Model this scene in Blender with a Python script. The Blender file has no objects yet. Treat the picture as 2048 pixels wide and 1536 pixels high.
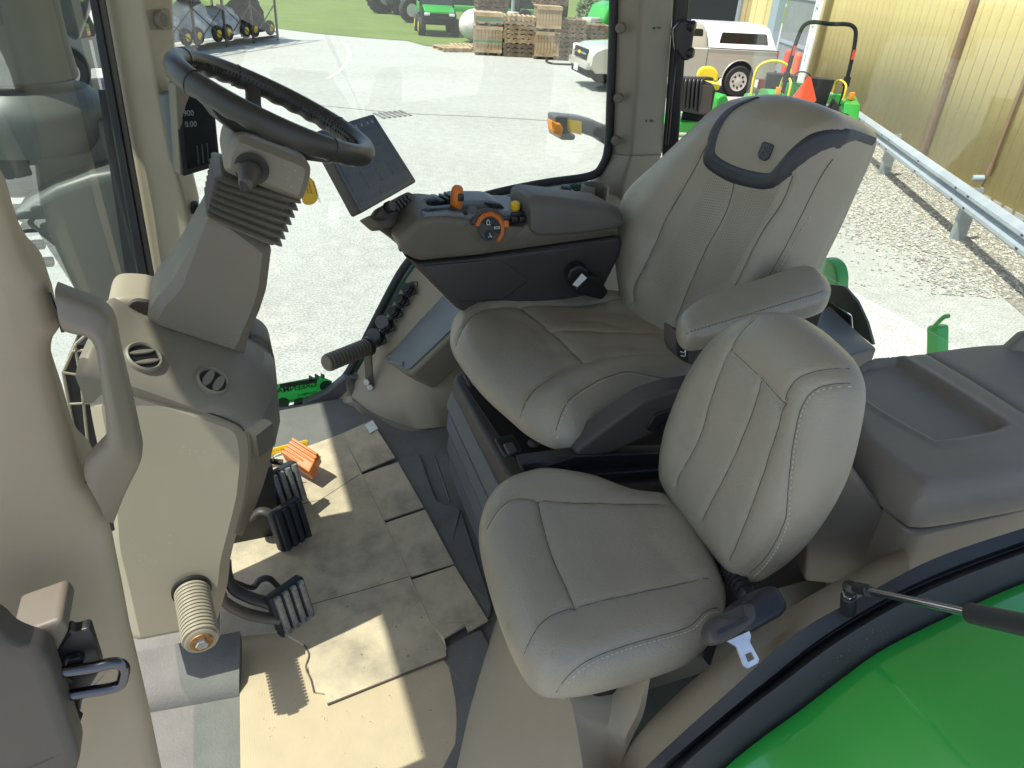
import bpy, bmesh, math, random
import numpy as np
from mathutils import Vector, Matrix, noise
from mathutils.geometry import delaunay_2d_cdt
random.seed(7)
V = Vector
R = math.radians
scene = bpy.context.scene
COL = scene.collection

# ------------------------------------------------------------------ camera
ZC = 1.25                      # eye height above the cab floor (cab floor is z = 0)
GZ = -1.65                     # yard level
HEAD, PITCH, ROLL, FPX = R(23), R(30.3), R(3.9), 1450.0
EYE = V((0, 0, ZC))
_f = V((math.cos(PITCH) * math.sin(HEAD), math.cos(PITCH) * math.cos(HEAD), -math.sin(PITCH)))
_r0 = V((math.cos(HEAD), -math.sin(HEAD), 0))
_u0 = _r0.cross(_f)
_r = math.cos(ROLL) * _r0 + math.sin(ROLL) * _u0
_u = math.cos(ROLL) * _u0 - math.sin(ROLL) * _r0
cam = bpy.data.cameras.new('camera')
camo = bpy.data.objects.new('camera', cam)
COL.objects.link(camo)
camo.matrix_world = Matrix(((_r.x, _u.x, -_f.x, EYE.x), (_r.y, _u.y, -_f.y, EYE.y), (_r.z, _u.z, -_f.z, EYE.z), (0, 0, 0, 1)))
cam.sensor_width = 36
cam.lens = FPX / 2048 * 36
cam.clip_start = 0.02
cam.clip_end = 2000
scene.camera = camo
scene.render.resolution_x, scene.render.resolution_y = 1024, 768

# ------------------------------------------------------------------ light
SUN_EL, SUN_AZ = R(63.5), R(-96)          # azimuth from +Y towards +X
w = bpy.data.worlds.new('World')
scene.world = w
w.use_nodes = True
nt = w.node_tree
nt.nodes.clear()
sky = nt.nodes.new('ShaderNodeTexSky')
sky.sky_type = 'NISHITA'
sky.sun_disc = False
sky.sun_elevation = SUN_EL
sky.sun_rotation = SUN_AZ
sky.air_density = 1.2
sky.dust_density = 1.5
bgn = nt.nodes.new('ShaderNodeBackground')
bgn.inputs['Strength'].default_value = 0.12
won = nt.nodes.new('ShaderNodeOutputWorld')
nt.links.new(sky.outputs[0], bgn.inputs[0])
nt.links.new(bgn.outputs[0], won.inputs[0])
sun = bpy.data.lights.new('sun', 'SUN')
sun.energy = 3.7
sun.angle = R(0.55)
sun.color = (1.0, 0.95, 0.87)
suno = bpy.data.objects.new('sun', sun)
COL.objects.link(suno)
_sd = V((math.sin(SUN_AZ) * math.cos(SUN_EL), math.cos(SUN_AZ) * math.cos(SUN_EL), math.sin(SUN_EL)))
suno.rotation_euler = _sd.to_track_quat('Z', 'Y').to_euler()
suno.location = (0, 0, 30)
scene.view_settings.view_transform = 'Standard'
scene.view_settings.look = 'None'
scene.view_settings.gamma = 1
scene.view_settings.use_curve_mapping = False
scene.view_settings.exposure = 1.02

# ------------------------------------------------------------------ photograph pixel (2048 x 1536) -> point on a known plane
def ray(x, y): return _f + _r * ((x - 1024) / FPX) - _u * ((y - 768) / FPX)
def onZ(x, y, z): d = ray(x, y); return EYE + d * ((z - EYE.z) / d.z)
def onY(x, y, Y): d = ray(x, y); return EYE + d * (Y / d.y)
def onX(x, y, X): d = ray(x, y); return EYE + d * (X / d.x)
def onP(x, y, p, n): d = ray(x, y); return EYE + d * ((p - EYE).dot(n) / d.dot(n))
def G(x, y): return onZ(x, y, GZ)
def LY(pts, Y): return [onY(x, y, Y) for x, y in pts]
def LZ(pts, z): return [onZ(x, y, z) for x, y in pts]

# ------------------------------------------------------------------ materials
MATS = {}
def mat(name, col, rough=0.5, metal=0.0, var=None, bump=None, spec=None, coat=0.0, speck=None, grime=None, emit=None, aniso=None):
    """var=(scale, amount) colour variation, bump=(scale, strength), speck=(scale, cut, colour) dust specks,
    grime=(scale, amount, colour) blotches"""
    m = bpy.data.materials.new(name)
    m.use_nodes = True
    t = m.node_tree
    b = t.nodes['Principled BSDF']
    b.inputs['Roughness'].default_value = rough
    b.inputs['Metallic'].default_value = metal
    b.inputs['Coat Weight'].default_value = coat
    b.inputs['Coat Roughness'].default_value = 0.04
    if spec is not None: b.inputs['Specular IOR Level'].default_value = spec
    c4 = (*col, 1)
    b.inputs['Base Color'].default_value = c4
    tc = t.nodes.new('ShaderNodeTexCoord')
    src = None
    def nz(scale, det=4, rg=0.55):
        n = t.nodes.new('ShaderNodeTexNoise')
        n.inputs['Scale'].default_value = scale
        n.inputs['Detail'].default_value = det
        n.inputs['Roughness'].default_value = rg
        t.links.new(tc.outputs['Object'], n.inputs['Vector'])
        return n
    def ramp(n, lo, hi):
        r = t.nodes.new('ShaderNodeMapRange')
        r.inputs['From Min'].default_value = lo
        r.inputs['From Max'].default_value = hi
        t.links.new(n.outputs[0], r.inputs['Value'])
        return r
    def mixc(fac, a, bcol, blend='MIX'):
        x = t.nodes.new('ShaderNodeMix')
        x.data_type = 'RGBA'
        x.blend_type = blend
        if hasattr(fac, 'outputs'): t.links.new(fac.outputs[0], x.inputs[0])
        else: x.inputs[0].default_value = fac
        for k, vv in ((6, a), (7, bcol)):
            if hasattr(vv, 'is_output'): t.links.new(vv, x.inputs[k])
            else: x.inputs[k].default_value = vv
        return x.outputs[2]
    out = c4
    if var:
        r = ramp(nz(var[0]), 0.3, 0.7)
        lo = tuple(c * (1 - var[1]) for c in col) + (1,)
        hi = tuple(min(1, c * (1 + var[1])) for c in col) + (1,)
        out = mixc(r, lo, hi)
    if grime:
        r = ramp(nz(grime[0], 8, 0.7), 0.42, 0.66)
        k = t.nodes.new('ShaderNodeMath'); k.operation = 'MULTIPLY'
        t.links.new(r.outputs[0], k.inputs[0]); k.inputs[1].default_value = grime[1]
        out = mixc(k, out, (*grime[2], 1))
    if speck:
        vo = t.nodes.new('ShaderNodeTexVoronoi')
        vo.inputs['Scale'].default_value = speck[0]
        t.links.new(tc.outputs['Object'], vo.inputs['Vector'])
        ml = t.nodes.new('ShaderNodeMath'); ml.operation = 'LESS_THAN'
        t.links.new(vo.outputs['Distance'], ml.inputs[0]); ml.inputs[1].default_value = speck[1]
        n2 = ramp(nz(speck[0] * 0.05, 3), 0.56, 0.68)
        k = t.nodes.new('ShaderNodeMath'); k.operation = 'MULTIPLY'
        t.links.new(ml.outputs[0], k.inputs[0]); t.links.new(n2.outputs[0], k.inputs[1])
        out = mixc(k, out, (*speck[2], 1))
    if hasattr(out, 'is_output'): t.links.new(out, b.inputs['Base Color'])
    if bump:
        n = nz(bump[0], 3)
        bp = t.nodes.new('ShaderNodeBump')
        bp.inputs['Strength'].default_value = bump[1]
        bp.inputs['Distance'].default_value = 0.002
        t.links.new(n.outputs[0], bp.inputs['Height'])
        t.links.new(bp.outputs[0], b.inputs['Normal'])
        rr = t.nodes.new('ShaderNodeMapRange')
        rr.inputs['To Min'].default_value = max(0, rough - 0.06)
        rr.inputs['To Max'].default_value = min(1, rough + 0.08)
        n3 = nz(max(3, bump[0] * 0.03), 5)
        t.links.new(n3.outputs[0], rr.inputs['Value'])
        t.links.new(rr.outputs[0], b.inputs['Roughness'])
    if emit:
        b.inputs['Emission Color'].default_value = (*emit[0], 1)
        b.inputs['Emission Strength'].default_value = emit[1]
    MATS[name] = m
    return m

def glass(name, tint=(0.93, 0.97, 0.95), refl=1.0, dust=0.0):
    m = bpy.data.materials.new(name)
    m.use_nodes = True
    t = m.node_tree
    t.nodes.clear()
    o = t.nodes.new('ShaderNodeOutputMaterial')
    tr = t.nodes.new('ShaderNodeBsdfTransparent'); tr.inputs[0].default_value = (*tint, 1)
    gl = t.nodes.new('ShaderNodeBsdfGlossy'); gl.inputs['Roughness'].default_value = 0.0
    gl.inputs[0].default_value = (refl, refl, refl, 1)
    lw = t.nodes.new('ShaderNodeLayerWeight'); lw.inputs[0].default_value = 0.5     # Schlick, same from both sides
    pw_ = t.nodes.new('ShaderNodeMath'); pw_.operation = 'POWER'; pw_.inputs[1].default_value = 5.0
    t.links.new(lw.outputs['Facing'], pw_.inputs[0])
    fr = t.nodes.new('ShaderNodeMath'); fr.operation = 'MULTIPLY_ADD'; fr.inputs[1].default_value = 0.92; fr.inputs[2].default_value = 0.05
    t.links.new(pw_.outputs[0], fr.inputs[0])
    mx = t.nodes.new('ShaderNodeMixShader')
    t.links.new(fr.outputs[0], mx.inputs[0]); t.links.new(tr.outputs[0], mx.inputs[1]); t.links.new(gl.outputs[0], mx.inputs[2])
    last = mx.outputs[0]
    if dust:
        df = t.nodes.new('ShaderNodeBsdfDiffuse'); df.inputs[0].default_value = (0.75, 0.75, 0.7, 1)
        tc = t.nodes.new('ShaderNodeTexCoord')
        n = t.nodes.new('ShaderNodeTexNoise'); n.inputs['Scale'].default_value = 5; n.inputs['Detail'].default_value = 8
        t.links.new(tc.outputs['Object'], n.inputs['Vector'])
        r = t.nodes.new('ShaderNodeMapRange'); r.inputs['From Min'].default_value = 0.35; r.inputs['From Max'].default_value = 0.8
        r.inputs['To Min'].default_value = dust * 0.25; r.inputs['To Max'].default_value = dust
        t.links.new(n.outputs[0], r.inputs['Value'])
        vo = t.nodes.new('ShaderNodeTexVoronoi'); vo.inputs['Scale'].default_value = 60
        t.links.new(tc.outputs['Object'], vo.inputs['Vector'])
        ls = t.nodes.new('ShaderNodeMath'); ls.operation = 'LESS_THAN'; ls.inputs[1].default_value = 0.07
        t.links.new(vo.outputs['Distance'], ls.inputs[0])
        ad = t.nodes.new('ShaderNodeMath'); ad.operation = 'MULTIPLY_ADD'; ad.inputs[1].default_value = dust * 2.5
        t.links.new(ls.outputs[0], ad.inputs[0]); t.links.new(r.outputs[0], ad.inputs[2])
        m2 = t.nodes.new('ShaderNodeMixShader')
        t.links.new(ad.outputs[0], m2.inputs[0]); t.links.new(last, m2.inputs[1]); t.links.new(df.outputs[0], m2.inputs[2])
        last = m2.outputs[0]
    t.links.new(last, o.inputs[0])
    MATS[name] = m
    return m

DUST = (0.62, 0.6, 0.54)
mat('post_tan', (0.305, 0.248, 0.172), 0.5, var=(6, 0.05), bump=(900, 0.1))
mat('beige', (0.325, 0.275, 0.20), 0.52, var=(6, 0.05), bump=(900, 0.10), speck=(170, 0.10, DUST))
mat('taupe', (0.135, 0.115, 0.087), 0.5, var=(7, 0.07), bump=(900, 0.14), speck=(150, 0.10, DUST))
mat('shroud_taupe', (0.175, 0.149, 0.113), 0.48, var=(7, 0.06), bump=(900, 0.12), speck=(150, 0.08, DUST))
mat('taupe_mid', (0.20, 0.173, 0.133), 0.5, var=(7, 0.06), bump=(900, 0.14), speck=(150, 0.10, DUST))
mat('grey_plastic', (0.11, 0.112, 0.112), 0.45, var=(7, 0.08), bump=(900, 0.12), speck=(150, 0.08, DUST))
mat('leather', (0.285, 0.247, 0.188), 0.34, spec=0.6, var=(5, 0.07), bump=(300, 0.45), speck=(200, 0.06, DUST), grime=(3, 0.22, (0.225, 0.195, 0.147)))
mat('seam_shade', (0.07, 0.062, 0.05), 0.7)  # dark colour that deepens the shade in the seam grooves
mat('leather_dark', (0.03, 0.032, 0.04), 0.42, bump=(420, 0.3))
mat('dark_plastic', (0.052, 0.045, 0.041), 0.5, var=(6, 0.12), bump=(800, 0.12))
mat('brown_plastic', (0.064, 0.055, 0.048), 0.52, var=(6, 0.1), bump=(800, 0.12))
mat('black_plastic', (0.014, 0.014, 0.016), 0.4, bump=(500, 0.08))
mat('rubber', (0.022, 0.024, 0.027), 0.6, var=(9, 0.2), bump=(300, 0.15), speck=(220, 0.12, (0.4, 0.4, 0.38)))
mat('wheel_leather', (0.028, 0.027, 0.024), 0.38, bump=(500, 0.2))
mat('screen', (0.012, 0.014, 0.016), 0.12, spec=0.6, speck=(140, 0.06, (0.2, 0.2, 0.2)))
mat('screen_blue', (0.025, 0.034, 0.05), 0.25, spec=0.6)
mat('screen_ink', (0.30, 0.32, 0.32), 0.5)
mat('screen_tile', (0.042, 0.052, 0.068), 0.3)
mat('floor_rubber', (0.14, 0.136, 0.122), 0.75, var=(14, 0.12), bump=(260, 0.5), speck=(240, 0.10, DUST), grime=(4, 0.35, (0.19, 0.18, 0.155)))
mat('card', (0.50, 0.395, 0.255), 0.85, var=(9, 0.06), bump=(140, 0.2), grime=(7, 0.16, (0.3, 0.25, 0.18)), speck=(45, 0.07, (0.12, 0.1, 0.08)))
mat('card_dirty', (0.56, 0.46, 0.315), 0.85, var=(4, 0.1), bump=(140, 0.2), grime=(5.5, 0.7, (0.19, 0.168, 0.135)), speck=(32, 0.08, (0.1, 0.09, 0.07)))
mat('card_edge', (0.10, 0.085, 0.06), 0.9)
mat('orange', (0.62, 0.17, 0.02), 0.45, var=(14, 0.06), bump=(600, 0.06))
mat('yellow', (0.8, 0.5, 0.02), 0.45, var=(14, 0.06))
mat('green_paint', (0.02, 0.31, 0.04), 0.2, coat=1.0, spec=0.7, var=(1.5, 0.05), speck=(60, 0.025, (0.5, 0.6, 0.5)))
mat('green_bright', (0.03, 0.33, 0.04), 0.35, coat=0.4)
mat('dark_green', (0.008, 0.05, 0.02), 0.45)
mat('thread', (0.5, 0.47, 0.4), 0.7)
mat('steel', (0.62, 0.62, 0.62), 0.3, metal=1.0, var=(40, 0.1))
mat('zinc', (0.75, 0.76, 0.78), 0.35, metal=0.9, var=(60, 0.15))
mat('chrome', (0.55, 0.55, 0.57), 0.12, metal=1.0)
mat('dark_chrome', (0.12, 0.12, 0.14), 0.15, metal=1.0)
mat('rust', (0.33, 0.17, 0.06), 0.55, metal=0.5, var=(120, 0.4))
mat('white', (0.8, 0.8, 0.78), 0.5, var=(12, 0.04))
mat('ink', (0.02, 0.02, 0.02), 0.6)
mat('white_print', (0.8, 0.8, 0.8), 0.6)
mat('panel_grey', (0.165, 0.175, 0.182), 0.45, var=(9, 0.05), bump=(800, 0.1))
mat('lit_pedal_rib', (0.30, 0.30, 0.29), 0.5, metal=0.5, var=(80, 0.45))  # pale colour stands in for light on the pedal ribs
mat('decal_green', (0.10, 0.55, 0.16), 0.5, var=(30, 0.3))
_t = MATS['decal_green'].node_tree
_b = _t.nodes['Principled BSDF']; _tl = _t.nodes.new('ShaderNodeBsdfTranslucent'); _tl.inputs[0].default_value = (0.15, 0.7, 0.25, 1)
_mx = _t.nodes.new('ShaderNodeMixShader'); _mx.inputs[0].default_value = 0.6
_t.links.new(_b.outputs[0], _mx.inputs[1]); _t.links.new(_tl.outputs[0], _mx.inputs[2]); _t.links.new(_mx.outputs[0], _t.nodes['Material Output'].inputs[0])
mat('exhaust_grey', (0.10, 0.112, 0.10), 0.42, var=(3, 0.08), speck=(60, 0.06, (0.4, 0.42, 0.4)))
mat('bellows_grey', (0.11, 0.115, 0.122), 0.6, var=(6, 0.1), bump=(500, 0.15), speck=(150, 0.08, DUST))
mat('armpad', (0.12, 0.11, 0.095), 0.55, var=(6, 0.08), bump=(600, 0.4))
mat('console_grey', (0.165, 0.142, 0.112), 0.55, var=(6, 0.06), bump=(700, 0.18), speck=(120, 0.07, DUST), grime=(5, 0.25, (0.2, 0.2, 0.2)))
mat('corner_tint', (0.12, 0.125, 0.09), 0.4, var=(20, 0.3))
glass('pane', (0.95, 0.98, 0.96), 1.0, 0.02)
glass('windshield_glass', (0.80, 0.88, 0.84), 1.0, 0.03)

# corrugation showing through the cardboard liners
for _n in ('card', 'card_dirty'):
    _t = MATS[_n].node_tree; _b = _t.nodes['Principled BSDF']
    _w = _t.nodes.new('ShaderNodeTexWave'); _w.inputs['Scale'].default_value = 75; _w.inputs['Distortion'].default_value = 0.6; _w.inputs['Detail'].default_value = 1
    _c = _t.nodes.new('ShaderNodeTexCoord'); _t.links.new(_c.outputs['Object'], _w.inputs['Vector'])
    _bp = _t.nodes.new('ShaderNodeBump'); _bp.inputs['Strength'].default_value = 0.12; _bp.inputs['Distance'].default_value = 0.0012
    _t.links.new(_w.outputs[0], _bp.inputs['Height']); _t.links.new(_bp.outputs[0], _b.inputs['Normal'])
# ------------------------------------------------------------------ object helpers
ORI = {}
def _link(o, origin, parent):
    COL.objects.link(o)
    ORI[o] = V(origin)
    if parent is not None:
        o.parent = parent
        o.location = V(origin) - ORI[parent]
    else:
        o.location = origin
def tag(o, label=None, cat=None, group=None, kind=None):
    if label: o['label'] = label
    if cat: o['category'] = cat
    if group: o['group'] = group
    if kind: o['kind'] = kind
    return o
def thing(name, loc, label, cat, group=None):
    o = bpy.data.objects.new(name, None)
    o.empty_display_size = 0.05
    _link(o, loc, None)
    return tag(o, label, cat, group)
def mk(name, verts, faces, m, parent=None, smooth=38, origin=None, mats=None, midx=None):
    vs = [V(v) for v in verts]
    if origin is None:
        xs = [v.x for v in vs]; ys = [v.y for v in vs]; zs = [v.z for v in vs]
        origin = V(((min(xs) + max(xs)) / 2, (min(ys) + max(ys)) / 2, min(zs)))
    me = bpy.data.meshes.new(name)
    me.from_pydata([v - origin for v in vs], [], faces)
    for q in ([m] if mats is None else mats):
        me.materials.append(MATS[q] if isinstance(q, str) else q)
    if midx is not None: me.polygons.foreach_set('material_index', midx)
    bm = bmesh.new(); bm.from_mesh(me)
    bmesh.ops.recalc_face_normals(bm, faces=bm.faces)
    bm.to_mesh(me); bm.free()
    if smooth:
        me.polygons.foreach_set('use_smooth', [True] * len(me.polygons))
        me.set_sharp_from_angle(angle=R(smooth))
        for p_ in me.polygons:
            if p_.loop_total > 6: p_.use_smooth = False
    me.update()
    o = bpy.data.objects.new(name, me)
    _link(o, origin, parent)
    return o
class MB:
    """collects shapes into one mesh"""
    def __init__(s): s.v = []; s.f = []
    def add(s, vf):
        v, f = vf
        k = len(s.v)
        s.v += [V(a) for a in v]; s.f += [tuple(i + k for i in q) for q in f]
        return s
    def put(s, name, m, parent=None, smooth=38, origin=None): return mk(name, s.v, s.f, m, parent, smooth, origin)

def frame(o, ez, ex=None):
    ez = V(ez).normalized()
    if ex is None: ex = V((1, 0, 0)) if abs(ez.x) < 0.9 else V((0, 1, 0))
    ex = (V(ex) - ez * V(ex).dot(ez)).normalized()
    ey = ez.cross(ex)
    return V(o), ex, ey, ez
def boxvf(c, s, ax=None, bev=0.0):
    """box with bevelled edges; c centre, s full sizes, ax = three axes"""
    ax = ax or (V((1, 0, 0)), V((0, 1, 0)), V((0, 0, 1)))
    c = V(c); h = [q / 2 for q in s]
    if bev <= 0:
        vs = [c + ax[0] * (h[0] * i) + ax[1] * (h[1] * j) + ax[2] * (h[2] * k) for i in (-1, 1) for j in (-1, 1) for k in (-1, 1)]
        return vs, [(0, 1, 3, 2), (4, 6, 7, 5), (0, 4, 5, 1), (2, 3, 7, 6), (0, 2, 6, 4), (1, 5, 7, 3)]
    bm = bmesh.new()
    bmesh.ops.create_cube(bm, size=1)
    for v in bm.verts: v.co = V((v.co.x * s[0], v.co.y * s[1], v.co.z * s[2]))
    bmesh.ops.bevel(bm, geom=bm.edges[:], offset=min(bev, 0.49 * min(s)), segments=2, affect='EDGES', profile=0.6)
    bm.verts.index_update()
    vs = [c + ax[0] * v.co.x + ax[1] * v.co.y + ax[2] * v.co.z for v in bm.verts]
    fs = [tuple(v.index for v in f.verts) for f in bm.faces]
    bm.free()
    return vs, fs
def box(name, c, s, m, parent=None, ax=None, bev=0.0): return mk(name, *boxvf(c, s, ax, bev), m, parent)
def axz(a):  # axes turned about z
    return (V((math.cos(a), math.sin(a), 0)), V((-math.sin(a), math.cos(a), 0)), V((0, 0, 1)))
def loftvf(rings, cap=True, closed=True):
    n = len(rings[0]); vs = [V(p) for r in rings for p in r]; fs = []
    for k in range(len(rings) - 1):
        for i in range(n if closed else n - 1):
            j = (i + 1) % n
            fs.append((k * n + i, k * n + j, (k + 1) * n + j, (k + 1) * n + i))
    if cap and closed:
        fs.append(tuple(range(n))); fs.append(tuple((len(rings) - 1) * n + i for i in range(n)))
    return vs, fs
def lathevf(prof, o, axis, seg=24, ex=None):
    o, ex, ey, ez = frame(o, axis, ex)
    rings = [[o + ez * h + (ex * math.cos(2 * math.pi * i / seg) + ey * math.sin(2 * math.pi * i / seg)) * max(r, 1e-5) for i in range(seg)] for r, h in prof]
    return loftvf(rings)
def lathe(name, prof, o, axis, m, parent=None, seg=24): return mk(name, *lathevf(prof, o, axis, seg), m, parent)
def cyl(name, a, b, r, m, parent=None, seg=16, bev=0.0):
    a = V(a); b = V(b); L = (b - a).length
    p = [(r, 0), (r, L)] if not bev else [(r - bev, 0), (r, bev), (r, L - bev), (r - bev, L)]
    return lathe(name, p, a, b - a, m, parent, seg)
def cylvf(a, b, r, seg=12, r2=None):
    a = V(a); b = V(b)
    return lathevf([(r, 0), (r if r2 is None else r2, (b - a).length)], a, b - a, seg)
def cr(pts, n=8, closed=False):
    """Catmull-Rom through points"""
    P = [V(p) for p in pts]; out = []; N = len(P)
    rng = N if closed else N - 1
    for i in range(rng):
        if closed: a, b, c, d = P[i - 1], P[i], P[(i + 1) % N], P[(i + 2) % N]
        else: a, b, c, d = P[max(i - 1, 0)], P[i], P[i + 1], P[min(i + 2, N - 1)]
        for k in range(n):
            t = k / n
            out.append(0.5 * ((2 * b) + (c - a) * t + (2 * a - 5 * b + 4 * c - d) * t * t + (3 * b - a - 3 * c + d) * t ** 3))
    if not closed: out.append(P[-1])
    return out
def tubevf(path, r, seg=10, closed=False, sx=1.0):
    P = [V(p) for p in path]; n = len(P)
    rs = r if isinstance(r, (list, tuple)) else [r] * n
    T = []
    for i in range(n):
        if closed: T.append((P[(i + 1) % n] - P[i - 1]).normalized())
        else: T.append((P[min(i + 1, n - 1)] - P[max(i - 1, 0)]).normalized())
    up = V((0, 0, 1)) if abs(T[0].z) < 0.9 else V((1, 0, 0))
    e = (up - T[0] * up.dot(T[0])).normalized(); rings = []
    for i in range(n):
        e = (e - T[i] * e.dot(T[i])).normalized(); g = T[i].cross(e)
        rings.append([P[i] + (e * math.cos(2 * math.pi * k / seg) * sx + g * math.sin(2 * math.pi * k / seg)) * rs[i] for k in range(seg)])
    if closed: rings.append(rings[0])
    return loftvf(rings, cap=not closed)
def tube(name, path, r, m, parent=None, seg=10, closed=False, sx=1.0): return mk(name, *tubevf(path, r, seg, closed, sx), m, parent, smooth=60)
def rnd(pts, r, n=4):
    """round the corners of a closed outline"""
    P = [V(p) for p in pts]; N = len(P); out = []
    for i in range(N):
        a, b, c = P[i - 1], P[i], P[(i + 1) % N]
        q = r if not isinstance(r, (list, tuple)) else r[i]
        d1 = min(q, (a - b).length * 0.45); d2 = min(q, (c - b).length * 0.45)
        s = b + (a - b).normalized() * d1; e = b + (c - b).normalized() * d2
        for k in range(n + 1):
            t = k / n
            out.append(s * (1 - t) ** 2 + b * 2 * t * (1 - t) + e * t * t)
    return out
def inset(P, d, nrm):
    N = len(P); out = []
    ar = V((0, 0, 0))
    for i in range(N): ar += P[i].cross(P[(i + 1) % N])
    sg = 1 if ar.dot(nrm) > 0 else -1
    for i in range(N):
        e1 = (P[i] - P[i - 1]); e2 = (P[(i + 1) % N] - P[i])
        if e1.length < 1e-7: e1 = e2
        if e2.length < 1e-7: e2 = e1
        n1 = nrm.cross(e1).normalized() * sg; n2 = nrm.cross(e2).normalized() * sg
        b = n1 + n2
        if b.length < 1e-6: b = n1
        b.normalize()
        out.append(P[i] + b * (d / max(0.5, b.dot(n1))))
    return out
def _pd(Q, A, D, L2):
    q = Q[:, None, :] - A[None]
    t = np.clip((q * D[None]).sum(2) / L2[None], 0, 1)
    return np.sqrt(((q - t[..., None] * D[None]) ** 2).sum(2).min(1))
def prismvf(P, depth, bev=0.006, back=True, cham=False):
    """outline P (front), pushed along the depth vector, with a rounded (or chamfered) front edge"""
    P = [V(p) for p in P]; dv = V(depth); L = dv.length; n = dv.normalized()
    if bev <= 0: return loftvf([P, [p + dv for p in P]])
    bev = min(bev, L * 0.8)
    q = [P[0]]
    for p in P[1:]:
        if (p - q[-1]).length > 1e-5: q.append(p)
    if (q[0] - q[-1]).length < 1e-5: q.pop()
    P = q
    N = len(P)
    o, ex, ey, ez = frame(sum(P, V((0, 0, 0))) / N, n, P[1] - P[0])
    B = np.array([((p - o).dot(ex), (p - o).dot(ey)) for p in P]); hz_ = [(p - o).dot(ez) for p in P]
    D = np.roll(B, -1, 0) - B; L2 = (D ** 2).sum(1) + 1e-14
    sg = 1 if (B[:, 0] * np.roll(B, -1, 0)[:, 1] - np.roll(B, -1, 0)[:, 0] * B[:, 1]).sum() > 0 else -1
    un = np.stack([-D[:, 1], D[:, 0]], 1) / np.sqrt(L2)[:, None] * sg
    nr = un + np.roll(un, 1, 0); nr /= np.linalg.norm(nr, axis=1)[:, None] + 1e-9
    ct = np.clip((nr * un).sum(1), 0.45, 1)
    pts = [B]
    for k in ((1.0, 1.5) if cham else (0.12, 0.4, 1.0, 1.6)):
        c = B + nr * (bev * k / ct)[:, None]
        ok = _pd(c, B, D, L2) > bev * k * 0.96
        x, y = c[:, 0:1], c[:, 1:2]; y1 = B[:, 1][None]; y2 = y1 + D[:, 1][None]; x1 = B[:, 0][None]
        cr_ = ((y1 > y) != (y2 > y)) & (x < D[:, 0][None] * (y - y1) / (y2 - y1 + 1e-12) + x1)
        pts.append(c[ok & (cr_.sum(1) % 2 == 1)])
    A_ = np.concatenate(pts)
    r = delaunay_2d_cdt([V((a, b)) for a, b in A_], [(i, (i + 1) % N) for i in range(N)], [], 1, 1e-7)
    vv = np.array([(a.x, a.y) for a in r[0]])
    d = _pd(vv, B, D, L2)
    x = np.clip(d / bev, 0, 1)
    h = bev * (1 - (x if cham else np.sqrt(np.clip(1 - (1 - x) ** 2, 0, 1))))
    vs = [o + ex * a + ey * b + ez * c for (a, b), c in zip(vv, h)]
    fs = [tuple(f) for f in r[2]]
    prev = [int(((vv - p) ** 2).sum(1).argmin()) for p in B]
    for dz, ins in ((L - bev * 0.5, 0.0), (L, 1.0)):
        b0 = len(vs)
        e = B + nr * (bev * 0.4 * ins)
        vs += [o + ex * a + ey * b + ez * dz for a, b in e]
        cur = list(range(b0, b0 + N))
        for i in range(N): fs.append((prev[i], prev[(i + 1) % N], cur[(i + 1) % N], cur[i]))
        prev = cur
    fs.append(tuple(prev))
    return vs, fs
def prism(name, P, depth, m, parent=None, bev=0.006, smooth=38, cham=False): return mk(name, *prismvf(P, depth, bev, True, cham), m, parent, smooth)
def text(name, s, o, ex, ey, h, m, parent=None, ext=0.0006, align='LEFT', bold=0.0, mirror=False):
    c = bpy.data.curves.new(name, 'FONT')
    c.body = s; c.size = 1.0; c.extrude = 0; c.align_x = align; c.offset = bold
    c.resolution_u = 3
    t = bpy.data.objects.new(name, c)
    COL.objects.link(t)
    dg = bpy.context.evaluated_depsgraph_get()
    me = bpy.data.meshes.new_from_object(t.evaluated_get(dg))
    vs = [v.co.copy() for v in me.vertices]; fs = [tuple(p.vertices) for p in me.polygons]
    bpy.data.objects.remove(t); bpy.data.curves.remove(c); bpy.data.meshes.remove(me)
    o = V(o); ex = V(ex).normalized(); ey = V(ey).normalized(); nz_ = ex.cross(ey)
    sc = h / 0.7
    return mk(name, [o + ex * (v.x * sc) + ey * (v.y * sc) + nz_ * ext for v in vs], fs, m, parent, smooth=0)
def copy_tree(o, parent=None, delta=None):
    c = o.copy(); COL.objects.link(c); ORI[c] = ORI[o] + (delta or V((0, 0, 0)))
    if parent is None: c.location = ORI[c]
    else: c.parent = parent
    for ch in list(o.children): copy_tree(ch, c, delta)
    return c

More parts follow.
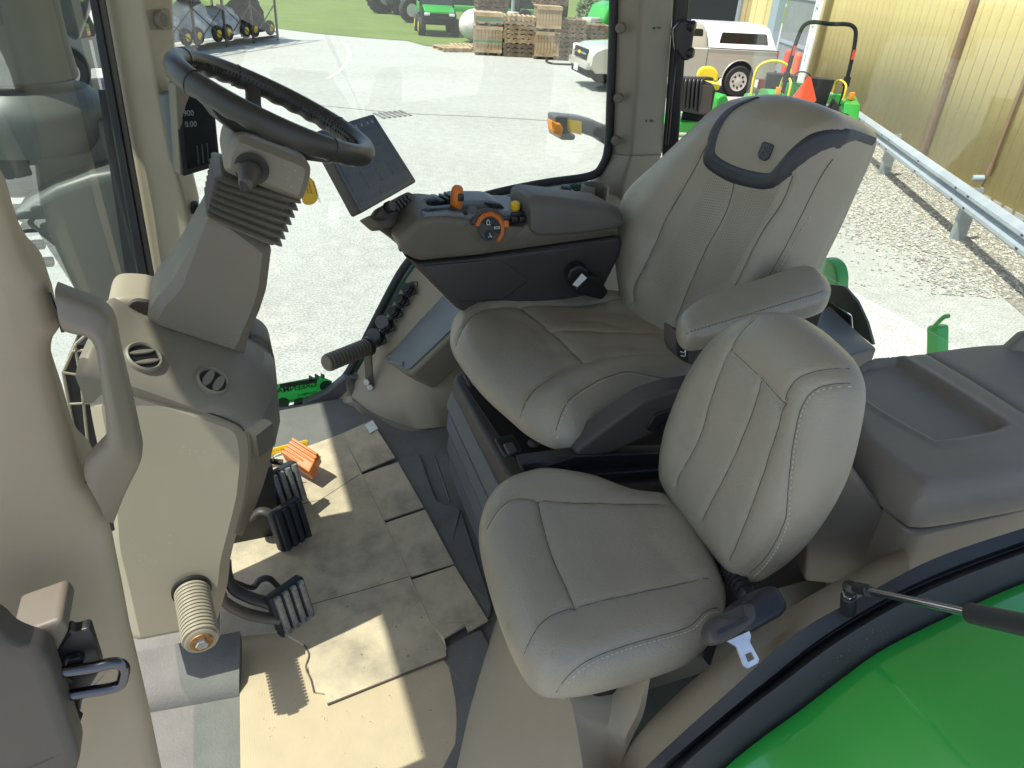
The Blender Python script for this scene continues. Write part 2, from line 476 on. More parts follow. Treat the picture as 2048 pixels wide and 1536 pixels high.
# ------------------------------------------------------------------ upholstery: outline in a plane, inflated, with real seam grooves
class Pad:
    def __init__(s, o, en, eu, T, Rr, Tb, res=0.012):
        s.o, s.eu, s.ev, s.en = frame(o, en, eu)
        s.T, s.R, s.Tb, s.res = T, Rr, Tb, res
        s.seams = []; s.lines = []; s.hf = None
    def px(s, x, y, h=0.0):
        p = onP(x, y, s.o + s.en * h, s.en) - s.o
        return (p.dot(s.eu), p.dot(s.ev))
    def outline(s, uv, n=6):
        P = cr([V((a, b, 0)) for a, b in uv], n, closed=True)
        out = []
        N = len(P)
        for i in range(N):
            a, b = P[i], P[(i + 1) % N]
            k = max(1, int((b - a).length / (s.res * 0.9)))
            for j in range(k): out.append(a + (b - a) * (j / k))
        # drop near-duplicates
        q = [out[0]]
        for p in out[1:]:
            if (p - q[-1]).length > s.res * 0.35: q.append(p)
        s.B = np.array([(p.x, p.y) for p in q])
        A = s.B; C2 = np.roll(A, -1, axis=0)
        s.A, s.D = A, C2 - A
        s.L2 = (s.D ** 2).sum(1)
        ar = (A[:, 0] * C2[:, 1] - C2[:, 0] * A[:, 1]).sum()
        s.sg = 1 if ar > 0 else -1
    def dist(s, P):
        P = np.asarray(P, float).reshape(-1, 2)
        out = np.empty(len(P))
        for k in range(0, len(P), 2000):
            q = P[k:k + 2000, None, :] - s.A[None]
            t = np.clip((q * s.D[None]).sum(2) / s.L2[None], 0, 1)
            d = q - t[..., None] * s.D[None]
            out[k:k + 2000] = np.sqrt((d ** 2).sum(2).min(1))
        return out
    def inside(s, P):
        P = np.asarray(P, float).reshape(-1, 2)
        x, y = P[:, 0:1], P[:, 1:2]
        x1, y1 = s.A[:, 0][None], s.A[:, 1][None]
        x2, y2 = x1 + s.D[:, 0][None], y1 + s.D[:, 1][None]
        c = ((y1 > y) != (y2 > y)) & (x < (x2 - x1) * (y - y1) / (y2 - y1 + 1e-12) + x1)
        return c.sum(1) % 2 == 1
    def seam(s, pts, depth=0.005, width=0.006):
        P = cr([V((a, b, 0)) for a, b in pts], 10)
        s.seams.append((np.array([(p.x, p.y) for p in P]), depth, width))
        s.lines.append(P)
        return P
    def crease(s, pts, depth=0.0025, width=0.006):
        P = cr([V((a, b, 0)) for a, b in pts], 6)
        s.seams.append((np.array([(p.x, p.y) for p in P]), depth, width))
    def h(s, P):
        P = np.asarray(P, float).reshape(-1, 2)
        d = s.dist(P)
        x = np.clip(d / s.R, 0, 1)
        hh = s.T * np.sqrt(np.clip(1 - (1 - x) ** 2, 0, 1))
        if s.hf is not None: hh = hh + s.hf(P[:, 0], P[:, 1], d)
        for pts, dep, wd in s.seams:
            a = pts[:-1]; dd = pts[1:] - a; l2 = (dd ** 2).sum(1) + 1e-12
            q = P[:, None, :] - a[None]
            t = np.clip((q * dd[None]).sum(2) / l2[None], 0, 1)
            e = np.sqrt(((q - t[..., None] * dd[None]) ** 2).sum(2).min(1))
            if dep > 0 and wd < 0.0055: hh = hh + 0.0005 * np.exp(-(e / 0.014) ** 2) * np.sin(P[:, 0] * 310 + 3 * np.sin(P[:, 1] * 70)) * np.sin(P[:, 1] * 290 + 2.5 * np.sin(P[:, 0] * 55))
            hh = hh - dep * (0.55 * np.exp(-(e / wd) ** 2) + 0.45 * np.exp(-(e / (wd * 3.5)) ** 2))
        return hh
    def p3(s, u, v, h): return s.o + s.eu * u + s.ev * v + s.en * h
    def S(s, u, v, lift=0.0):
        return s.p3(u, v, float(s.h([(u, v)])[0]) + lift)
    def build(s, name, m, parent):
        B = s.B
        nrm = np.stack([-np.roll(s.D, 1, 0)[:, 1] - s.D[:, 1], np.roll(s.D, 1, 0)[:, 0] + s.D[:, 0]], 1) * s.sg
        nrm /= np.linalg.norm(nrm, axis=1)[:, None] + 1e-12
        pts = [B]
        for k in (0.04, 0.13, 0.28, 0.48, 0.72, 1.0):
            q = B + nrm * (s.R * k)
            ok = s.inside(q) & (s.dist(q) > s.R * k * 0.93)
            pts.append(q[ok])
        lo, hi = B.min(0), B.max(0)
        gx, gy = np.meshgrid(np.arange(lo[0], hi[0], s.res), np.arange(lo[1], hi[1], s.res))
        g = np.stack([gx.ravel(), gy.ravel()], 1)
        g[:, 0] += (np.round(g[:, 1] / s.res) % 2) * s.res * 0.5
        g = g[s.inside(g)]; g = g[s.dist(g) > s.R * 1.08]
        sp = []
        for P, dep, wd in s.seams:
            dense = []
            for a, b in zip(P[:-1], P[1:]):
                k = max(1, int(np.linalg.norm(b - a) / 0.006))
                for j in range(k): dense.append(a + (b - a) * j / k)
            dense = np.array(dense)
            tg = np.gradient(dense, axis=0); tg /= np.linalg.norm(tg, axis=1)[:, None] + 1e-12
            nn = np.stack([-tg[:, 1], tg[:, 0]], 1)
            for off in (-2.2, -1.1, 0, 1.1, 2.2): sp.append(dense + nn * wd * off)
            e = np.sqrt(((g[:, None, :] - dense[None]) ** 2).sum(2).min(1))
            g = g[e > wd * 2.8]
        pts.append(g)
        if sp:
            q = np.concatenate(sp); q = q[s.inside(q)]; q = q[s.dist(q) > 0.004]; pts.append(q)
        P = np.concatenate(pts)
        n0 = len(B)
        # thin out near-coincident points
        key = {}
        keep = list(range(n0))
        for i in range(n0, len(P)):
            k = (int(P[i, 0] / 0.0022), int(P[i, 1] / 0.0022))
            if k in key: continue
            key[k] = 1; keep.append(i)
        P = P[keep]
        r = delaunay_2d_cdt([V((a, b)) for a, b in P], [(i, (i + 1) % n0) for i in range(n0)], [], 1, 1e-6)
        vv = np.array([(a.x, a.y) for a in r[0]])
        hh = s.h(vv)
        onb = s.dist(vv) < 1e-5
        hh[onb] = 0
        verts = [s.p3(a, b, c) for (a, b), c in zip(vv, hh)]
        faces = [tuple(f) for f in r[2]]
        # back wall
        idx = {}
        for i in np.where(onb)[0]: idx[int(i)] = 1
        order = []
        for p in B:
            e = ((vv - p) ** 2).sum(1); order.append(int(e.argmin()))
        cen = B.mean(0)
        prev = order
        for dz, k in ((-s.Tb * 0.6, 0.0), (-s.Tb * 0.9, 0.12), (-s.Tb, 0.6)):
            b0 = len(verts)
            q = B + nrm * (min(s.R, s.Tb) * 0.6 * k)
            for a in q: verts.append(s.p3(a[0], a[1], dz))
            cur = list(range(b0, b0 + len(B)))
            for i in range(len(B)):
                j = (i + 1) % len(B); faces.append((prev[i], prev[j], cur[j], cur[i]))
            prev = cur
        faces.append(tuple(prev))
        return mk(name, verts, faces, m, parent, smooth=55)
    def seam_lines(s, m, parent, r=0.0009):
        mb = MB()
        for P in s.lines:
            q = []
            for p in P[::2] + [P[-1]]:
                if s.inside([(p.x, p.y)])[0]: q.append(s.S(p.x, p.y, 0.0003))
            if len(q) > 2: mb.add(tubevf(q, r, 5))
        if mb.v: return tag(mb.put('seam_shade_tube', m, parent), kind='stuff')  # dark tubes laid in the grooves as painted crease shade
    def stitches(s, name, P, off, m, parent, step=0.0075, ln=0.0042, wd=0.0008):
        """little thread dashes running beside a seam"""
        mb = MB(); acc = 0.0
        for a, b in zip(P[:-1], P[1:]):
            d = b - a; L = d.length
            if L < 1e-6: continue
            t = d / L; n = V((-t.y, t.x, 0)); x = step - acc
            while x < L:
                c = a + t * x + n * off
                if s.inside([(c.x, c.y)])[0]:
                    p = s.S(c.x, c.y, 0.0006); q = s.S(c.x + t.x * 0.004, c.y + t.y * 0.004, 0.0006)
                    tt = (q - p).normalized(); nn = s.en; ss = nn.cross(tt).normalized()
                    mb.add(boxvf(p, (ln, wd * 1.6, wd), (tt, ss, tt.cross(ss))))
                x += step
            acc = (acc + L) % step
        if mb.v: return tag(mb.put(name, m, parent), kind='stuff')
# ================================================================== TRACTOR CAB SHELL
def resamp(P, n):
    P = [V(p) for p in P]
    d = [0]
    for a, b in zip(P[:-1], P[1:]): d.append(d[-1] + (b - a).length)
    out = []
    for i in range(n):
        t = d[-1] * i / (n - 1); k = 0
        while k < len(P) - 2 and d[k + 1] < t: k += 1
        q = (t - d[k]) / max(1e-9, d[k + 1] - d[k])
        out.append(P[k].lerp(P[k + 1], q))
    return out
def sheet(name, curves, m, parent, n=26, sub=3, thick=None, smooth=50):
    """skin over several running curves; thick pushes a copy back so that it is a solid panel"""
    cs = [resamp(cr(c, 8) if len(c) > 2 else c, n) for c in curves]
    rows = []
    for i in range(n):
        col = [c[i] for c in cs]
        rows.append(col)
    if thick is not None:
        tv = V(thick)
        rows = [r + [p + tv for p in reversed(r)] for r in rows]
        return mk(name, *loftvf(rows), m, parent, smooth)
    return mk(name, *loftvf(rows, cap=False, closed=False), m, parent, smooth)

cab = thing('tractor_cab', (0.5, 1.25, 0), 'beige trimmed tractor cab seen through its open door, with floor, posts and windows', 'tractor cab')
box('floor_pan', (0.45, 1.235, -0.03), (2.3, 1.59, 0.06), 'floor_rubber', cab, bev=0.005)
# raised threshold strip by the front post
sheet('threshold', [LZ([(240, 1310), (330, 1292), (480, 1262)], 0.055), LZ([(240, 1335), (330, 1318), (480, 1290)], 0.05),
                    LZ([(250, 1395), (340, 1380), (478, 1352)], 0.035), LZ([(250, 1425), (340, 1410), (478, 1385)], 0.012)], 'floor_rubber', cab, thick=(0, 0, -0.03))
# ribbed floor well beside the seat
mb = MB()
for k in range(4):
    a, b = [(842, 912), (868, 910), (892, 908), (915, 906)][k], [(872, 1004), (900, 1004), (926, 1000), (948, 996)][k]
    mb.add(tubevf([onZ(*a, 0.0), onZ(*b, 0.0)], 0.003, 6))
mb.put('floor_ribs', 'floor_rubber', cab)
prism('floor_mat', rnd(LZ([(745, 930), (838, 905), (875, 1005), (918, 1012), (985, 1215), (975, 1240), (900, 1130)], 0.012), 0.02), (0, 0, -0.012), 'floor_rubber', cab, 0.003)
prism('floor_mat', rnd(LZ([(880, 1300), (962, 1255), (1000, 1330), (960, 1400), (905, 1560), (880, 1560)], 0.010), 0.015), (0, 0, -0.010), 'floor_rubber', cab, 0.003)

# --- wheel arch trim on the far side, with seal and window
SEAL_R = [(652, 800), (668, 780), (700, 740), (745, 652), (800, 548), (838, 500), (890, 440), (945, 402), (1000, 384), (1090, 366), (1180, 352), (1206, 330), (1217, 290), (1221, 200), (1226, 60), (1228, -60)]
W0 = LY([(672, 795), (712, 748), (757, 662), (812, 560), (850, 512), (900, 455), (960, 420), (1050, 397), (1200, 378), (1330, 370)], 2.075)
W1 = LY([(690, 805), (735, 760), (795, 665), (850, 575), (900, 510), (940, 470), (1000, 440), (1080, 415), (1200, 395), (1330, 390)], 1.99)
W2 = [onY(715, 806, 1.975), onY(765, 800, 1.90)] + LY([(830, 768), (905, 690), (960, 640), (1010, 600), (1060, 570), (1120, 540), (1200, 520), (1330, 500)], 1.84)
W3 = [onY(738, 826, 1.93), onY(795, 856, 1.83)] + LY([(850, 857), (905, 850), (960, 845), (1010, 840), (1060, 830), (1120, 820), (1200, 800), (1330, 760)], 1.78)
sheet('wheel_arch_trim', [W0, W1, W2, W3], 'beige', cab, n=40, thick=(0, 0.03, -0.05))
SKY = (2.05, 2.0, 1.93, 1.825, 1.79, 1.785, 1.785)
SK0 = [onY(*q, y_) for q, y_ in zip([(700, 756), (716, 790), (742, 820), (792, 850), (830, 858), (905, 850), (1000, 838)], SKY)]
SK1 = [onY(*q, y_ - 0.02) for q, y_ in zip([(692, 766), (706, 800), (733, 832), (788, 866), (830, 872), (905, 864), (1000, 850)], SKY)]
SK2 = [V((p.x, p.y - 0.012, 0.0)) for p in SK1]
sheet('skirting', [SK0, SK1, SK2], 'taupe_mid', cab, n=30, thick=(0.01, 0.03, -0.001))
# storage bin on the arch
pA, pD, pB = onY(768, 722, 1.965), onY(880, 590, 1.965), onY(812, 744, 1.83)
nB = (pD - pA).cross(pB - pA).normalized()
if nB.z < 0: nB = -nB
def bn(x, y, h=0): return onP(x, y, pA + nB * h, nB)
BINP = [(765, 716), (872, 588), (890, 578), (960, 560), (990, 600), (905, 668), (822, 748), (806, 746)]
prism('storage_bin', rnd([bn(*q) for q in BINP], 0.012), nB * -0.10, 'taupe_mid', cab, 0.012)
lid = prism('bin_lid', rnd([bn(x, y, 0.006) for x, y in [(774, 716), (876, 594), (892, 588), (950, 572), (972, 600), (900, 660), (818, 738), (806, 738)]], 0.01), nB * -0.004, 'panel_grey', cab, 0.003)
prism('lid_latch', rnd([bn(x, y, 0.012) for x, y in [(776, 714), (806, 722), (804, 732), (772, 724)]], 0.004), nB * -0.008, 'panel_grey', lid, 0.003)
# window pane, its rubber seal
PANE = [(330, -80), (1224, -80), (1219, 270), (1208, 325), (1185, 350), (1095, 364), (1000, 382), (945, 400), (835, 505), (745, 650), (700, 738), (665, 783), (550, 815), (395, 850)]
prism('side_window', LY(PANE, 2.09), (0, 0.005, 0), 'pane', cab, 0, smooth=0)
tube('window_seal', cr(LY(SEAL_R, 2.08), 6), 0.0135, 'rubber', cab, 10)
tube('window_seal', cr(LY([(395, 845), (480, 832), (560, 822), (652, 800)], 2.08), 5), 0.012, 'rubber', cab, 10)
# outer cab tube that shows below the seal
tube('cab_frame_tube', cr(LY([(640, 815), (690, 775), (742, 690), (800, 585), (850, 515), (905, 455), (960, 420), (1030, 400), (1110, 385), (1200, 372)], 2.15), 6), 0.022, 'dark_green', cab, 12)
prism('corner_trim', rnd(LY([(605, 808), (652, 786), (690, 755), (722, 752), (716, 800), (690, 830), (610, 822)], 2.05), 0.01), (0, 0.03, 0), 'grey_plastic', cab, 0.006)

# --- far front corner post with sun on it
rows = []
for (l, m_, r_) in [((190, -90), (276, -90), (342, -90)), ((212, 20), (290, 20), (345, 20)), ((236, 150), (312, 150), (352, 150)), ((262, 290), (338, 290), (372, 290)),
                    ((280, 390), (366, 390), (398, 400)), ((290, 450), (380, 450), (402, 470)), ((308, 560), (386, 560), (404, 560)), ((330, 680), (392, 680), (410, 680))]:
    L_, M_, R_ = onY(*l, 2.025), onY(*m_, 1.985), onY(*r_, 2.07)
    rows.append(rnd([L_, M_, R_, R_ + V((0.0, 0.05, 0)), L_ + V((0.0, 0.11, 0))], 0.012, 3))
post = mk('corner_post', *loftvf(rows), 'beige', cab, 50)
# tweeter in the post
tn = (onY(290, 39, 1.985) - onY(345, 39, 2.06)).cross(V((0, 0, 1))).normalized()
if tn.y > 0: tn = -tn
tp = onP(319, 39, onY(291, 20, 1.988), tn) + tn * 0.003
o_, tx, ty, tz = frame(tp, tn, V((0.4, 0.9, 0)))
mk('speaker_plate', *prismvf(rnd([onY(*q, Yq) + tn * 0.002 for q, Yq in [((291, 20), 1.988), ((338, 17), 2.052), ((342, 58), 2.056), ((300, 61), 1.992)]], 0.008), tn * -0.004, 0.001), 'taupe_mid', post)
tw = lathe('tweeter', [(0.0, 0.008), (0.014, 0.008), (0.0185, 0.006), (0.020, 0.0), (0.020, -0.006)], tp + tn * 0.002, tn, 'taupe_mid', post, 24)
mb = MB()
for rr, nn_ in ((0.0, 1), (0.0045, 6), (0.009, 12), (0.0133, 17)):
    for k in range(nn_):
        a = 2 * math.pi * k / nn_
        mb.add(lathevf([(0.0012, 0), (0.0012, 0.0007)], tp + tn * 0.0098 + tx * (rr * math.cos(a)) + ty * (rr * math.sin(a)), tn, 6))
tag(mb.put('grille_holes', 'ink', tw), kind='stuff')
# cable outlets on the post
for q in ((388, 415), (388, 447)):
    p = onY(*q, 2.03)
    c_ = mk('cable_outlet', *boxvf(p, (0.024, 0.02, 0.03), None, 0.003), 'black_plastic', post)
    cyl('plug', p + V((0.004, -0.012, 0)), p + V((0.026, -0.03, 0.002)), 0.009, 'black_plastic', c_, 12, 0.002)
tube('cable', cr([onY(392, 420, 2.02), onY(400, 432, 2.01), onY(398, 445, 2.01), onY(392, 470, 2.02), onY(385, 500, 2.03)], 5), 0.004, 'black_plastic', post, 8)

# --- windscreen with its frame
wsn = [V((-0.228, 2.03, 1.85)), V((-0.228, 2.03, 0.25)), V((-0.275, 1.6, 0.25)), V((-0.30, 1.2, 0.25)), V((-0.31, 0.6, 0.25)), V((-0.31, 0.6, 1.85)), V((-0.30, 1.2, 1.85)), V((-0.275, 1.6, 1.85))]
wrow = [[wsn[1], wsn[2], wsn[3], wsn[4]], [wsn[0], wsn[7], wsn[6], wsn[5]]]
mk('windscreen', *loftvf(wrow, cap=False, closed=False), 'windshield_glass', cab, 60)
prism('windscreen_seal', LY([(168, -60), (184, -60), (308, 620), (288, 620)], 1.985), (0.0, 0.02, 0), 'rubber', cab, 0.003)
prism('windscreen_trim', LY([(184.6, -60), (199, -60), (320, 620), (308.6, 620)], 1.992), (0.0, 0.02, 0), 'brown_plastic', cab, 0.002)
prism('frit_reflection', LY([(196, 180), (222, 180), (284, 620), (262, 620)], 2.0), (0.0, 0.006, 0), 'rubber', cab, 0.0)  # dark band imitating the frit mirrored in the glass

# --- far rear post
def postrows(tab, Ys, back=0.06):
    rows = []
    for l, m_, r_ in tab:
        L_, M_, R_ = onY(*l, Ys[0]), onY(*m_, Ys[1]), onY(*r_, Ys[2])
        rows.append(rnd([L_, M_, R_, R_ + V((0.01, back, 0)), L_ + V((0.0, back, 0))], 0.014, 3))
    return rows
rp = mk('rear_post', *loftvf(postrows([((1238, -90), (1284, -90), (1354, -90)), ((1236, 0), (1282, 0), (1349, 0)), ((1231, 150), (1276, 150), (1338, 150)), ((1226, 306), (1262, 312), (1325, 309))], (2.07, 1.985, 2.02))), 'taupe_mid', cab, 50)
mk('post_base', *loftvf(postrows([((1226, 307), (1262, 313), (1325, 310)), ((1216, 330), (1254, 335), (1318, 330)), ((1196, 362), (1246, 372), (1312, 370)), ((1185, 395), (1240, 420), (1306, 430)), ((1180, 440), (1232, 480), (1300, 520))], (2.068, 1.975, 2.01))), 'taupe_mid', cab, 50)
for q in ((1241, 56), (1237, 196), (1232, 281)):
    p = onY(*q, 2.03)
    lathe('trim_button', [(0.0, 0.010), (0.011, 0.010), (0.0145, 0.007), (0.0150, -0.006)], p, V((-0.55, -0.8, 0.05)), 'taupe', rp, 20)
for q in ((1306, 56), (1318, 56), (1290, 241), (1303, 241)):
    p = onY(*q, 2.004)
    mk('post_slot', *boxvf(p + V((0, -0.004, 0)), (0.008, 0.006, 0.006), axz(R(-25)), 0.001), 'black_plastic' if q[0] in (1306, 1290) else 'taupe', rp)
prism('quarter_frame', LY([(1352, -80), (1384, -80), (1353, 340), (1322, 340)], 2.05), (0.02, 0.03, 0), 'black_plastic', cab, 0.004)
box('roof_panel', (0.53, 1.13, 1.83), (2.42, 2.36, 0.14), 'beige', cab, bev=0.03)
prism('rear_window', [V((1.62, 0.62, 1.75)), V((1.62, 2.05, 1.75)), V((1.62, 2.05, 0.5)), V((1.62, 0.62, 0.5))], (0.005, 0, 0), 'pane', cab, 0, smooth=0)
# rear ledge under the back window, with the dark printed rim of the glass
prism('rear_ledge', [onZ(1560, 660, 0.5), onZ(1660, 610, 0.5), onZ(1752, 697, 0.5), onZ(1690, 712, 0.5), onZ(1600, 760, 0.5)], (0, 0, -0.05), 'grey_plastic', cab, 0.004)
RX = 1.5
def rw(x, y): return onX(x, y, RX)
prism('glass_rim', rnd([rw(1640, 590), rw(1652, 600), rw(1700, 632), rw(1702, 660), rw(1748, 697), rw(1716, 697), rw(1640, 640)], 0.006), (0.006, 0, 0), 'black_plastic', cab, 0.0)
prism('tinted_corner', rnd([rw(1652, 568), rw(1688, 572), rw(1714, 602), rw(1734, 645), rw(1747, 692), rw(1706, 658), rw(1704, 630), rw(1650, 598)], 0.008), (0.008, 0, 0), 'corner_tint', cab, 0.0) if 'corner_tint' in MATS else None

# --- near side: arch trim under the jump seat, sill rail, rubber door seal
C0 = LZ([(1000, 1215), (985, 1260), (950, 1360), (922, 1460), (905, 1536), (880, 1660)], 0.0)
C1 = [onZ(1075, 1330, 0.30), onZ(1100, 1380, 0.295), onZ(1136, 1392, 0.285), onZ(1150, 1440, 0.265), onZ(1166, 1536, 0.24), onZ(1180, 1660, 0.22)]
C2 = [onZ(1230, 1330, 0.27), onZ(1225, 1385, 0.265), onZ(1222, 1420, 0.255), onZ(1214, 1460, 0.24), onZ(1204, 1536, 0.215), onZ(1196, 1660, 0.20)]
sheet('arch_trim', [C0, C1], 'beige', cab, n=24, thick=(0.02, 0, -0.02))
RAIL0 = LY([(1215, 1600), (1270, 1480), (1350, 1392), (1453, 1306), (1592, 1208), (1738, 1128), (1805, 1098)], 0.545)
RAILM = LY([(1250, 1600), (1300, 1490), (1378, 1408), (1478, 1326), (1610, 1230), (1750, 1152), (1818, 1118)], 0.505)
S0 = LY([(1225, 1610), (1290, 1536), (1348, 1481), (1450, 1390), (1592, 1267), (1732, 1188), (1820, 1142)], 0.47)
sheet('arch_hollow', [C1, C2, [p + V((0, 0.005, -0.02)) for p in LY([(1300, 1330), (1290, 1390), (1280, 1420), (1260, 1460), (1230, 1540), (1200, 1660)], 0.545)]], 'beige', cab, n=24, thick=(0.01, 0.0, -0.02))
sheet('sill_rail', [[p + V((0, 0.02, -0.06)) for p in RAIL0], RAIL0, RAILM, S0], 'beige', cab, n=40, thick=(0.015, -0.005, -0.03))
S0 = LY([(1225, 1610), (1290, 1536), (1348, 1481), (1450, 1390), (1592, 1267), (1732, 1188), (1871, 1116), (2048, 1056), (2200, 1010)], 0.466)
S1 = LY([(1275, 1610), (1325, 1536), (1348, 1513), (1450, 1428), (1522, 1370), (1662, 1262), (1836, 1164), (2048, 1082), (2200, 1035)], 0.450)
S2 = LY([(1290, 1612), (1337, 1538), (1360, 1514), (1458, 1432), (1530, 1376), (1668, 1268), (1840, 1171), (2050, 1092), (2200, 1046)], 0.458)
S3 = LY([(1318, 1612), (1362, 1538), (1385, 1514), (1480, 1432), (1552, 1376), (1690, 1274), (1852, 1184), (2050, 1106), (2200, 1060)], 0.432)
S4 = LY([(1370, 1612), (1425, 1536), (1500, 1472), (1592, 1405), (1680, 1338), (1767, 1279), (1941, 1195), (2048, 1150), (2200, 1100)], 0.415)
S5 = [p + V((0.01, 0.0, -0.03)) for p in S4]
sheet('door_seal', [S0, S1, S2], 'rubber', cab, n=60, thick=(0.0, 0.004, -0.02))
sheet('door_seal', [S2, S3, S4, S5], 'rubber', cab, n=60, thick=(0.0, 0.006, -0.012))
# green fender outside the seal
def fend(k, dy, dz, dx=0.0): return [p + V((dx, dy, dz)) for p in S5]
F_ = [[p + V((0.0, 0.0, 0.02)) for p in S4]]
for dy, dz, dx in ((-0.03, -0.004, 0.0), (-0.10, -0.012, 0.01), (-0.18, -0.024, 0.02), (-0.27, -0.045, 0.03), (-0.36, -0.075, 0.035), (-0.44, -0.12, 0.04), (-0.50, -0.19, 0.04), (-0.52, -0.30, 0.04)):
    F_.append([p + V((dx, dy, dz)) for p in S4])
F_[0] = [p + V((0.012, -0.004, -0.012)) for p in S4]
sheet('fender', F_, 'green_paint', cab, n=50, thick=(0.03, 0.0, -0.03), smooth=60)

# --- near front post (foreground) with moulded edge
FP = [(-80, 250), (-5, 385), (20, 420), (38, 490), (60, 545), (100, 582), (118, 640), (128, 668), (106, 690), (104, 728), (120, 800), (148, 880), (160, 930), (175, 965), (206, 990), (222, 1045), (236, 1120), (250, 1190), (268, 1290), (300, 1420), (345, 1640), (-80, 1640)]
prism('front_post', rnd(LY(FP, 0.62), 0.018, 3), (-0.02, 0.10, 0), 'post_tan', cab, 0.014)

tube('panel_gap', cr(LY([(98, 586), (112, 622), (126, 664)], 0.619), 4), 0.0014, 'ink', cab, 6)
tube('panel_gap', cr(LY([(172, 962), (202, 984), (218, 1020), (226, 1060)], 0.617), 4), 0.0016, 'ink', cab, 6)
hs = thing('grab_handle', onY(215, 980, 0.61), 'brown plastic grab handle on the beige front door post', 'handle')
HB = [((108, 583), (130, 668)), ((150, 600), (150, 673)), ((190, 615), (172, 677)), ((212, 630), (186, 692)), ((228, 655), (193, 715)), ((240, 715), (200, 765)), ((262, 810), (208, 815)), ((278, 880), (212, 868)),
      ((284, 912), (208, 893)), ((279, 937), (190, 912)), ((262, 972), (170, 935)), ((246, 1006), (168, 962)), ((228, 1050), (196, 1000))]
oc = cr([onY(*a, 0.612 - 0.03 * math.sin(math.pi * i / 12)) for i, (a, b) in enumerate(HB)], 5)
ic = cr([onY(*b, 0.606 - 0.03 * math.sin(math.pi * i / 12)) for i, (a, b) in enumerate(HB)], 5)
rows = []
for o_, i_ in zip(oc, ic):
    w_ = (o_ - i_).length
    m_ = o_.lerp(i_, 0.62) + V((0, -0.010, 0))
    rows.append(rnd([o_, m_, i_, i_ + V((0, 0.026, 0)), o_ + V((0, 0.026, 0))], w_ * 0.22, 3))
mk('grip', *loftvf(rows), 'shroud_taupe', hs, 50)

st = thing('door_striker', onY(140, 1480, 0.52), 'black door latch striker with a dark steel loop on the front post', 'latch')
prism('cover', rnd(LY([(-90, 1225), (-5, 1258), (22, 1290), (95, 1315), (162, 1515), (125, 1640), (-90, 1640)], 0.50), 0.012), (0.0, 0.03, 0), 'brown_plastic', st, 0.008)
prism('pocket_wall', rnd(LY([(20, 1275), (122, 1238), (138, 1262), (112, 1310), (95, 1313), (24, 1288)], 0.53), 0.006), (0, 0.05, 0), 'taupe', st, 0.004)
prism('back_plate', rnd(LY([(100, 1318), (138, 1258), (150, 1265), (180, 1255), (205, 1335), (165, 1400), (152, 1470), (158, 1510)], 0.535), 0.004), (0, 0.012, 0), 'black_plastic', st, 0.002)
tube('loop', cr(LY([(120, 1345), (185, 1335), (225, 1326), (246, 1332), (248, 1350), (235, 1372), (175, 1384), (130, 1392)], 0.522), 6), 0.0052, 'dark_chrome', st, 12)
for q in ((150, 1318), (128, 1358), (147, 1432)):
    lathe('bolt', [(0.0, 0.006), (0.007, 0.006), (0.008, 0.0)], onY(*q, 0.533), (0.1, -1, 0.1), 'black_plastic', st, 6)
# ================================================================== STEERING CONSOLE
con = thing('steering_console', (-0.1, 1.25, 0), 'beige steering pedestal with a taupe top and round air vents', 'console')
YS = 1.10
SIDE = [(164, 738), (200, 748), (380, 808), (478, 843), (496, 866), (503, 920), (494, 1000), (476, 1070), (462, 1120), (456, 1180), (432, 1262), (262, 1296), (235, 1180), (215, 1100), (205, 960), (180, 840)]
SPN = V((0, -0.985, 0.172)); SPO = V((0, YS, 0.62))
prism('side_panel', rnd([onP(*q, SPO, SPN) for q in SIDE], 0.02, 4), SPN * -0.25, 'beige', con, 0.018, 25, True)
tube('panel_gap', cr([onP(*q, SPO - SPN * 0.004, SPN) for q in ((166, 742), (250, 766), (380, 812), (470, 846), (488, 862))], 4), 0.0016, 'ink', con, 6)
# rear-facing strip with the knee vent
KL = [onP(*q, SPO - SPN * 0.012, SPN) for q in ((494, 846), (501, 885), (500, 930), (491, 1000), (474, 1068))]
KR = [onY(*q, 1.27) for q in ((553, 790), (554, 850), (538, 930), (516, 1000), (484, 1072))]
sheet('knee_panel', [KL, KR], 'taupe_mid', con, n=16, thick=(-0.04, 0.03, 0))
# sloping top housing: rows run front to rear, columns go from the side edge up and over
def ctop(x0y0, x1y1, x2y2, x3y3): return [onY(*x0y0, YS - 0.004), onY(*x1y1, YS + 0.004), onY(*x2y2, 1.22), onY(*x3y3, 1.40)]
TOPC = [
    [(150, 752), (158, 716), (206, 614), (214, 606)],
    [(168, 754), (172, 716), (222, 600), (236, 592)],
    [(260, 772), (264, 748), (290, 640), (300, 622)],
    [(360, 806), (366, 782), (400, 675), (420, 640)],
    [(450, 838), (456, 812), (480, 705), (500, 668)],
    [(492, 858), (505, 838), (528, 742), (535, 686)],
    [(508, 868), (532, 838), (550, 770), (548, 712)],
    [(512, 872), (545, 846), (556, 800), (552, 745)]]
curves = list(zip(*TOPC))
sheet('top_housing', [[onY(*q, Y_) for q in c] for c, Y_ in zip(curves, (YS - 0.004, YS + 0.006, 1.22, 1.40))], 'taupe_mid', con, n=40, thick=(0, 0.02, -0.06))
prism('rear_hump', rnd(LY([(480, 690), (500, 668), (530, 680), (546, 700), (553, 750), (553, 800), (500, 790)], 1.36), 0.02), (0, 0.1, 0), 'taupe', con, 0.012)
